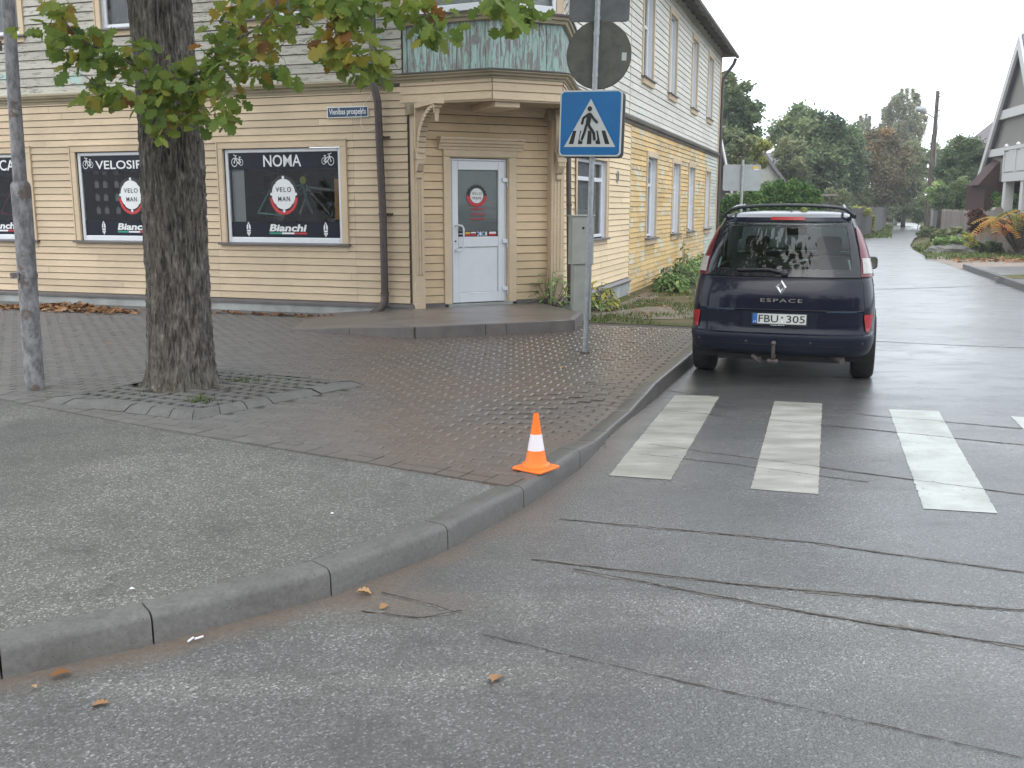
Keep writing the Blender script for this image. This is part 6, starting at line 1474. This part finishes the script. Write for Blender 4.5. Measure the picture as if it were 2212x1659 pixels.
for k, (x, yb, yt, xw, Y, mt, lab) in enumerate([(1800, 470, 410, 34, 66, 'mid', 'olive shrub right of the wooden shelter'), (1846, 462, 400, 34, 80, 'mid', 'tall olive bush above the dark fence'), (1893, 462, 415, 30, 92, 'grey', 'greyish thicket under the rusty tree'), (1930, 472, 420, 30, 100, 'grey', 'grey twiggy thicket at the end of the street'),
        (1912, 476, 448, 14, 104, 'rust', 'low reddish hedge at the bend of the street'), (1950, 478, 440, 24, 98, 'deep', 'dark hedge facing down the street'), (1985, 482, 430, 26, 82, 'deep', 'dark shrub at the foot of the utility pole, street side'), (2005, 480, 400, 26, 84, 'mid', 'olive bush behind the utility pole'),
        (1845, 463, 452, 42, 60, 'yellow', 'flat yellowish hedge top above the dark fence'), (1880, 505, 455, 7, 66, 'yellow', 'yellowish climber on the dark fence'), (1660, 440, 395, 60, 48, 'deep', 'dark shrub behind the tall hedge'), (2035, 522, 498, 22, 42, 'mid', 'grey-green bush on the verge in front of the picket fence'),
        (2064, 530, 494, 26, 41, 'mid', 'olive bush in front of the left picket fence'), (2050, 538, 512, 28, 40, 'bright', 'low green bush beside the rocks'), (2092, 545, 505, 22, 40, 'yellow', 'variegated pale bush beside the large rock'), (2135, 545, 524, 30, 40, 'deep', 'low dark green ground plants before the right picket fence'),
        (2108, 500, 452, 20, 42, 'redbush', 'dark red-brown shrub before the picket fence'), (2005, 512, 492, 24, 60, 'mid', 'low grass-like shrub at the foot of the pole')]):
    tree('shrub', lab, x, yb, yt, xw, Y, mt, 3200, .09*Y/45+.02, dens=30, rag=.14, shape='oval', cat='shrub', group=UG, seed=60+k, trunk=.03, zb=-.15)
fw = tree('far_wood', 'dark far-off scrub closing the end of the street', 1940, 492, 432, 190, 118, 'mid', 26000, .30, dens=160, rag=.05, shape='hedge', cat='wood', seed=200, depth=.25)
for c_ in list(fw.children):
    if c_.name.startswith('trunk'): bpy.data.objects.remove(c_)
    else: c_['kind'] = 'stuff'
fw['kind'] = 'stuff'
# sumac with feathered orange leaves
sm_t = thing('sumac', 'spreading sumac with feathery green, yellow and orange leaves over the picket fence', 'shrub', G(2190, 535, -.1)); m = MB(); st = MB(); r2 = random.Random(5)
b_ = aY(2200, 530, 38)
for k in range(120):
    x, y = r2.uniform(2105, 2260), r2.uniform(448, 500); 
    if y > 470+(x-2105)*.45 or y < 480-(x-2105)*.35: continue
    p = aY(x, y, r2.uniform(37, 39.5)); a_ = r2.uniform(0, 6.28); d = V(math.cos(a_), math.sin(a_), r2.uniform(-.5, .1)).normalized(); s_ = d.cross(V(0, 0, 1)).normalized(); mood = .25+.02*(y-455)+r2.gauss(0, .18)
    st.tube([V(b_.x, b_.y, -.1), b_.lerp(p, .6)+V(0, 0, .2), p], [.03, .02, .008], 4)
    for q in range(11):
        f = q/10; c_ = p+d*.75*f+V(0, 0, -.25*f*f)
        for sg in (-1, 1): m.cur = min(1, max(0, mood+r2.gauss(0, .08))); e = c_+s_*sg*.17+V(0, 0, -.06); m.poly([c_-d*.025, e-d*.02, e+d*.03, c_+d*.03])
obj('leaves', m, LV['sumac'], sm_t); obj('stems', st, M['bark2'], sm_t)
# rocks
for x, y, w_, h_, lab in ((2078, 545, .75, .70, 'large grey rock on the verge before the picket fence'), (2055, 546, .9, .40, 'low flat grey rock left of the large one'), (2030, 543, .5, .35, 'small pale rock at the left end of the verge')):
    m = MB(); c = G(x, y, -.12); st_ = len(m.v)
    def rk(u_, v_):
        a_ = u_*2*PI; b2 = v_*PI*.55; e = V(math.cos(a_)*math.sin(b2), math.sin(a_)*math.sin(b2), math.cos(b2)); k_ = 1+.35*noise.noise(e*1.7+V(x, 0, 0))+.12*noise.noise(e*5); return c+V(e.x*w_*k_, e.y*w_*k_*.7, e.z*h_*k_-.05)
    m.grid(rk, 20, 10); o = obj('rock', m, plain('rock_grey', (.17, .165, .15), .9, 0, .3, 3, bump=.4) if x == 2078 else bpy.data.materials['rock_grey']); tag(o, lab, 'rock', 'rocks on the right verge')

# ---------------------------------------------------------------- pole, fences, cabinet, shelter
up_ = thing('utility_pole', 'tall wooden utility pole with a curved street lamp arm at the bend of the street', 'utility pole', G(2008, 500, -.15))
Yp = 71.; m = MB(); m.tube([aY(2005, 502, Yp), aY(2011, 430, Yp), aY(2018, 300, Yp), aY(2026, 196, Yp)], [.19, .17, .14, .12], 10); obj('pole', m, M['bark2'], up_)
m = MB(); m.tube([aY(1999, 500, Yp), aY(2009, 380, Yp), aY(2016, 290, Yp)], [.15, .13, .11], 8); obj('brace', m, M['bark2'], up_)
m = MB(); m.tube([aY(2018, 255, Yp), aY(2008, 248, Yp), aY(1998, 243, Yp)], .04, 6); obj('arm', m, M['steel'], up_)
m = MB(); m.tube([aY(2001, 243, Yp), aY(1990, 236, Yp), aY(1978, 235, Yp)], [.12, .24, .14], 10); obj('lamp_head', m, M['signpale'], up_)
m = MB()
for y in (205, 211, 240, 252): m.tube([aY(2024, y, Yp), aY(2032, y-4, Yp)], .05, 6)
m.tube([aY(2031, 206, Yp), aY(2029, 250, Yp), aY(2022, 300, Yp), aY(2016, 480, Yp)], .03, 5); obj('fittings', m, M['steel'], up_)
def fence(name, label, pts, h, w, mat, gap=.02, ptop=.0, tip=True, post=2.2):
    t_ = thing(name, label, 'fence', pts[0]); m = MB(); ps = MB(); P_ = resamp(pts, int(sum((b_-a_).length for a_, b_ in zip(pts, pts[1:]))/w))
    for k in range(len(P_)-1):
        a_, b_ = P_[k], P_[k+1]; d = (b_-a_).normalized(); n_ = V(d.y, -d.x, 0)*.02; hh = h+rnd.gauss(0, .03)*(h/1.5); m.cur = rnd.random(); e = d*gap*.5
        top_ = [b_-e+V(0, 0, hh), (a_+b_)/2+V(0, 0, hh+ptop), a_+e+V(0, 0, hh)] if tip else [b_-e+V(0, 0, hh), a_+e+V(0, 0, hh)]
        m.prism([a_+e, b_-e]+top_, n_)
        if k % max(1, int(post/w)) == 0: ps.prism([a_-n_*.2+V(0, 0, -.2), a_+d*.11-n_*.2+V(0, 0, -.2), a_+d*.11-n_*.2+V(0, 0, h-.1), a_-n_*.2+V(0, 0, h-.1)], -n_*4)
    ps.prism([pts[0]+V(0, .03, h*.25), pts[-1]+V(0, .03, h*.25), pts[-1]+V(0, .03, h*.25+.08), pts[0]+V(0, .03, h*.25+.08)], (0, .03, 0))
    obj('boards', m, mat, t_); obj('posts', ps, mat, t_); return t_
wood = siding_mat('grey_fence_wood', (.27, .235, .21), .2, dirt=.4, axis='v'); dwood = siding_mat('dark_fence_wood', (.115, .115, .115), .25, dirt=.4, axis='v')
fence('picket_fence', 'grey wooden picket fence with arched top behind the rocks and shrubs', [G(2030, 520, -.12), G(2085, 532, -.12), G(2145, 541, -.12)], 1.62, .115, wood, .03, .05)
fence('picket_fence', 'lower grey picket fence under the orange sumac at the right edge', [G(2150, 541, -.12), G(2250, 556, -.12)], 1.25, .11, wood, .03, .04)
m = MB(); q = G(2150, 541, -.12); m.prism([q+V(-.2, 0, 0), q+V(.2, 0, 0), q+V(.2, 0, 1.7), q+V(.1, 0, 1.82), q+V(-.1, 0, 1.82), q+V(-.2, 0, 1.7)], (0, .3, 0)); tag(obj('fence_pillar', m, wood), 'stout rounded pillar between the two picket fences', 'pillar')
fence('board_fence', 'dark board fence behind the car along the left side of the bending street', [G(1800, 522, -.12), G(1866, 512, -.12), G(1895, 501, -.12), G(1912, 491, -.12)], 1.75, .18, dwood, .01, .0, False)
m = MB(); m.box(frame(G(2024, 506, -.12).xy, 5), -.38, .38, -.3, 0, .0, 1.75); m.box(frame(G(2024, 506, -.12).xy, 5), -.42, .42, -.34, .04, 1.75, 1.80); o = obj('street_cabinet', m, M['signpale'], bevel=.02); tag(o, 'pale grey-green street cabinet beside the left end of the picket fence', 'cabinet')
sh = thing('wooden_shelter', 'small open wooden shelter with flat roof at the right end of the tall hedge', 'shelter', aY(1780, 460, 46)); Fs = frame(aY(1762, 450, 46).xy, 8)
zz = aY(1780, 423, 46).z; m = MB(); m.box(Fs, -.1, .95, -1.5, .2, zz, zz+.07); obj('roof', m, wood, sh)
m = MB()
for x in (.05, .4, .75): m.box(Fs, x, x+.07, -.1, -.03, -.15, zz); m.box(Fs, x, x+.07, -1.3, -1.2, -.15, zz)
obj('posts', m, dwood, sh)
# houses further away
def gable(name, label, O, ang, w, d, hw, hr, wm, rm, over=.4, bm=None):
    h = thing(name, label, 'house', (O[0], O[1], -.2)); F = frame(O, ang); m = MB()
    m.poly([F(0, 0, -.3), F(w, 0, -.3), F(w, 0, hw), F(w/2, 0, hr), F(0, 0, hw)]); m.poly([F(0, -d, -.3), F(0, 0, -.3), F(0, 0, hw), F(0, -d, hw)]); m.poly([F(w, 0, -.3), F(w, -d, -.3), F(w, -d, hw), F(w, 0, hw)]); m.poly([F(w, -d, -.3), F(0, -d, -.3), F(0, -d, hw), F(w/2, -d, hr), F(w, -d, hw)])
    obj('wall', m, wm, h); m = MB(); sl_ = (hr-hw)/(w/2)
    for sg in (0, 1):
        e0 = (-over if sg == 0 else w+over); ze = hw-sl_*over
        m.prism([F(e0, over, ze), F(w/2, over, hr), F(w/2, -d-over, hr), F(e0, -d-over, ze)], (0, 0, .15))
    obj('roof', m, rm, h)
    m = MB()
    for e0 in (-over, w+over): m.prism([F(e0, over+.01, hw-sl_*over-.12), F(w/2, over+.01, hr-.12), F(w/2, over+.01, hr+.18), F(e0, over+.01, hw-sl_*over+.18)], F(0, .06, 0)-F(0, 0, 0))
    obj('bargeboard', m, bm or M['white'], h); return h, F
rg = plain('grey_violet_roof', (.16, .15, .17), .6); rb = plain('brown_gable', (.055, .040, .035), .8); yw = plain('yellow_plaster', (.50, .42, .26), .85, 0, .1); br = siding_mat('red_brown_brick', (.070, .036, .034), .2, dirt=.4)
def px(x, Y): return aY(x, 445, Y).xy
O1 = px(1500, 44); gable('house', 'brown-gabled house with white bargeboard just behind the corner of the wooden house', O1, 52, 3.0, 8, 2.7, 5.4, rb, rg, .2)
h2, F2_ = gable('house', 'small pale house with grey-violet roof showing above the hedge', px(1600, 62), 12, 2.6, 6, 3.4, 4.9, M['cab'], rg, .25, rg); 
m = MB(); m.box(F2_, 1.9, 2.15, .0, .05, .5, 3.3); obj('drainpipe', m, M['white'], h2)
h3, F3_ = gable('house', 'yellow plastered house partly hidden behind the round tree', px(1652, 72), 6, 3.2, 6, 3.3, 5.6, yw, rg, .2, rg)
for x in (.4, .95): m = MB(); m.box(F3_, x, x+.35, .0, .04, 1.6, 3.0); obj('window', m, M['pvc'], h3)
# right-hand house with steep gable, beams and balcony
RH = thing('gabled_house', 'steep-roofed house with white balcony and beams cut by the right edge of the photo', 'house', (23.5, 45, -.2))
ap = aY(2207, 84, 45.); gdir = math.degrees(math.atan2(-.985, -.17)); FG = frame((ap.x, ap.y), gdir); HW, za = 4.6, ap.z
ze = 2.9
gp_ = plain('grey_gable_panel', (.22, .205, .185), .8, 0, .08); beam = plain('pale_beam', (.52, .51, .50), .6, 0, .05)
sl_ = (za-ze)/HW
m = MB(); m.poly([FG(-HW, -.22, ze), FG(HW, -.22, ze), FG(0, -.22, za)]); obj('gable', m, gp_, RH)
m = MB(); 
for sg in (-1, 1): m.prism([FG(sg*(HW+.3), 0, ze-.3*sl_), FG(0, 0, za+.02), FG(0, -11, za+.02), FG(sg*(HW+.3), -11, ze-.3*sl_)], (0, 0, .22))
obj('roof', m, plain('blue_grey_roof', (.16, .17, .24), .55), RH)
m = MB()
for sg in (-1, 1): m.prism([FG(sg*(HW+.3), .02, ze-.3*sl_-.35), FG(0, .02, za-.42), FG(0, .02, za+.18), FG(sg*(HW+.3), .02, ze-.3*sl_+.2)], FG(0, .12, 0)-FG(0, 0, 0))
obj('bargeboard', m, beam, RH)
def hz(y): return aY(2190, y, 45).z
m = MB()
for y0, y1 in ((230, 250), (315, 332)): z0, z1 = hz(y1), hz(y0); hw_ = (za-z1)/sl_; m.box(FG, -hw_-.1, hw_+.1, -.9, .0, z0, z1)
obj('cross_beam', m, beam, RH)
m = MB(); m.box(FG, -4.2, 4.6, -9, -1.3, -.3, ze+.3); obj('brick_wall', m, br, RH)
kx = aY(2172, 400, 42.); FBk = frame((kx.x, kx.y), gdir)
m = MB(); z0, z1, z2, z3 = aY(2190, 391, 41).z, aY(2190, 372, 41).z, aY(2185, 366, 41).z, aY(2190, 318, 41).z
m.box(FBk, -.6, 9, -3, 0, z0, z1); m.box(FBk, -.5, 9, -.10, -.02, z1+.06, z3-.12); obj('balcony', m, beam, RH)
m = MB(); m.box(FBk, -.6, 9, -.14, .04, z3-.06, z3+.04)
for k in range(5): m.box(FBk, -.55+k*1.5, -.45+k*1.5, -.13, .03, z1, z3+.06); m.lathe(FBk(-.5+k*1.5, -.05, z3+.06), (0, 0, 1), [(.05, 0), (.09, .06), (.06, .14), (0, .17)], 10)
obj('railing', m, beam, RH)
for k in range(4): m = MB(); m.box(FBk, -.5+k*2.2, -.15+k*2.2, -.4, -.05, -.2, z0); obj('post', m, beam, RH)
oh = aY(2127, 380, 47); FO = frame((oh.x, oh.y), 8)
m = MB(); m.prism([FO(-.1, 0, hz(400)), FO(2.0, 0, hz(400)), FO(2.0, 0, hz(300)), FO(.55, 0, hz(352)), FO(-.3, 0, hz(398))], (0, 1.0, 0)); obj('porch_roof', m, br, RH)
m = MB(); m.box(FO, .1, 1.6, -1.5, -.02, -.3, hz(398)); obj('brick_wall', m, br, RH)
fh = thing('house', 'dark brown dormer end of a house showing left of the steep gable', 'house', px(2128, 60)+V(0, 0, 0).xy if False else (*px(2128, 60), -.2)); Fh = frame(px(2128, 60), 10)
m = MB(); a0, a1, a2 = aY(2128, 334, 60).z, aY(2128, 317, 60).z, aY(2155, 288, 60).z; m.box(Fh, .2, 2.5, -5, 0, -.3, a0); obj('wall', m, rb, fh)
m = MB(); m.prism([Fh(0, .3, a0), Fh(2.6, .3, a0), Fh(2.6, .3, a2+1.2), Fh(0, .3, a1)], (0, 5, 0)); m2_ = MB(); m2_.prism([Fh(-.02, .34, a1-.6), Fh(2.6, .34, a1-.6), Fh(2.6, .34, a2+1.2), Fh(-.02, .34, a1+.1)], (0, .03, 0)); obj('roof', m, plain('brown_violet_roof', (.15, .12, .13), .7), fh)
bh = gable('house', 'long pale house across the street behind the viewer', (14, -30), 184, 9, 8, 3.6, 7.0, yw, rg, .5)
for k in range(9):  # unseen tree row, added to darken the horizon mirrored in the car
    x, y = -30+k*7.4, -19+3*math.sin(k*2.1)
    tree_back = thing('street_tree', 'tree number %s from the left in the unseen row added behind the viewer to darken reflections' % ('one two three four five six seven eight nine'.split()[k]), 'tree', (x, y, 0), 0, 'unseen trees added to darken reflections'); m = MB(); r2 = random.Random(k+190); tk = MB(); tk.tube([V(x, y, 0), V(x, y, 6)], [.25, .1], 8)
    for c_ in range(30):
        p = V(x+r2.gauss(0, 2.3), y+r2.gauss(0, 1.4), abs(r2.gauss(3.8, 2.6)))
        for q in range(50): P_ = p+V(r2.gauss(0, .7), r2.gauss(0, .7), r2.gauss(0, .6)); d = V(r2.gauss(0, 1), r2.gauss(0, 1), r2.gauss(0, 1)).normalized()*.42; s_ = d.orthogonal()*.7; m.cur = r2.random(); m.poly([P_-d, P_+s_, P_+d, P_-s_])
    obj('trunk', tk, M['bark2'], tree_back); obj('crown', m, LV['deep'], tree_back)
# trees behind the viewer, seen only as reflections in the car and the windows
for k, (x, y, r_, h_) in enumerate([(-5.5, -9, 2.6, 7.5), (4.8, -13, 2.0, 6.0), (-13, -14, 4, 9)]):
    t_ = thing('street_tree', ('round street tree behind the viewer on the left', 'round street tree behind the viewer on the right', 'large street tree far behind the viewer on the left')[k], 'tree', (x, y, 0)); m = MB(); tk = MB(); r2 = random.Random(k+90)
    tk.tube([V(x, y, 0), V(x, y, h_)], [.2, .08], 8)
    for c_ in range(26):
        e = V(r2.gauss(0, .5), r2.gauss(0, .5), r2.gauss(0, .5))*r_; p = V(x, y, h_*.62+e.z)+V(e.x, e.y, 0); tk.tube([V(x, y, h_*.4), p], [.05, .01], 4)
        for q in range(110): P_ = p+V(r2.gauss(0, .45), r2.gauss(0, .45), r2.gauss(0, .4)); d = V(r2.gauss(0, 1), r2.gauss(0, 1), r2.gauss(0, 1)).normalized()*.16; s_ = d.orthogonal()*.5; m.cur = r2.random(); m.poly([P_-d, P_+s_, P_+d, P_-s_])
    obj('trunk', tk, M['bark2'], t_); obj('crown', m, LV['deep'], t_)

# ---------------------------------------------------------------- damp autumn air
m = MB(); m.box(lambda s, n, z: V(s, n, z), -92, 142, -62, 202, -1.3, 16.5)
hz_o = obj('haze', m, None); hz_o['kind'] = 'stuff'; hz_o['label'] = 'thin pale damp air over the whole street'
hm = bpy.data.materials.new('haze_air'); hm.use_nodes = True; ht = hm.node_tree; ht.nodes.clear(); ho = ht.nodes.new('ShaderNodeOutputMaterial'); hv = ht.nodes.new('ShaderNodeVolumePrincipled')
hv.inputs['Color'].default_value = (.93, .95, .97, 1); hv.inputs['Density'].default_value = .0010; hv.inputs['Anisotropy'].default_value = .2
ht.links.new(hv.outputs[0], ho.inputs['Volume']); hz_o.data.materials.append(hm)

# ---------------------------------------------------------------- pieces that stand apart become parts of their own
def split(o, margin=.03, name=None):
    me = o.data; n = len(me.vertices); par = list(range(n))
    def find(a):
        while par[a] != a: par[a] = par[par[a]]; a = par[a]
        return a
    for p in me.polygons:
        r0 = find(p.vertices[0])
        for v in p.vertices[1:]: par[find(v)] = r0
    bb = {}
    for v in me.vertices:
        r = find(v.index); b = bb.setdefault(r, [list(v.co), list(v.co)])
        for k in range(3): b[0][k] = min(b[0][k], v.co[k]); b[1][k] = max(b[1][k], v.co[k])
    gs_ = [([r], [list(b[0]), list(b[1])]) for r, b in bb.items()]
    if len(gs_) > 400: return
    merged = True
    while merged:
        merged = False; out = []
        for rs, b in gs_:
            for g_ in out:
                if all(b[0][k] <= g_[1][1][k]+margin and g_[1][0][k] <= b[1][k]+margin for k in range(3)):
                    g_[0].extend(rs); g_[1][0] = [min(x, y) for x, y in zip(g_[1][0], b[0])]; g_[1][1] = [max(x, y) for x, y in zip(g_[1][1], b[1])]; merged = True; break
            else: out.append((rs, b))
        gs_ = out
    if len(gs_) < 2: return
    own = {r: i for i, (rs, b) in enumerate(gs_) for r in rs}; at0 = me.attributes.get('rnd')
    smooth = me.polygons[0].use_smooth; nm = name or o.name.split('.')[0]
    for i in range(len(gs_)):
        mb = MB(); mp = {}
        for p in me.polygons:
            if own[find(p.vertices[0])] != i: continue
            ids_ = []
            for v in p.vertices:
                if v not in mp: mp[v] = mb.vert(me.vertices[v].co)
                ids_.append(mp[v])
            mb.face(ids_, at0.data[p.index].value if at0 else .5)
        q = obj(nm, mb, me.materials[0], o.parent, 2 if smooth else False, world=False)
        for k_ in ('kind',):
            if k_ in o: q[k_] = o[k_]
    bpy.data.objects.remove(o)
SPL = {'pilaster': None, 'capital': None, 'corner_board': None, 'tow_bar': None, 'decal': None, 'posts': 'post', 'clamps': 'clamp', 'rafters': 'rafter', 'fittings': 'fitting', 'gutter': None, 'cross_beam': None, 'roof_rail': None, 'bargeboard': None, 'bars': 'bar',
       'red_decal': None, 'white_decal': None, 'black_decal': None, 'flashing': None, 'plinth': None, 'belt_cornice': None, 'ceiling_beam': None, 'balcony': None, 'railing': None, 'underbody': None, 'saddle_and_bars': 'fitting', 'wheel_well': None}
for o in list(S.objects):
    b_ = o.name.split('.')[0]
    if b_ in SPL and o.type == 'MESH': split(o, .06 if b_ in ('red_decal', 'railing') else .025, SPL[b_])
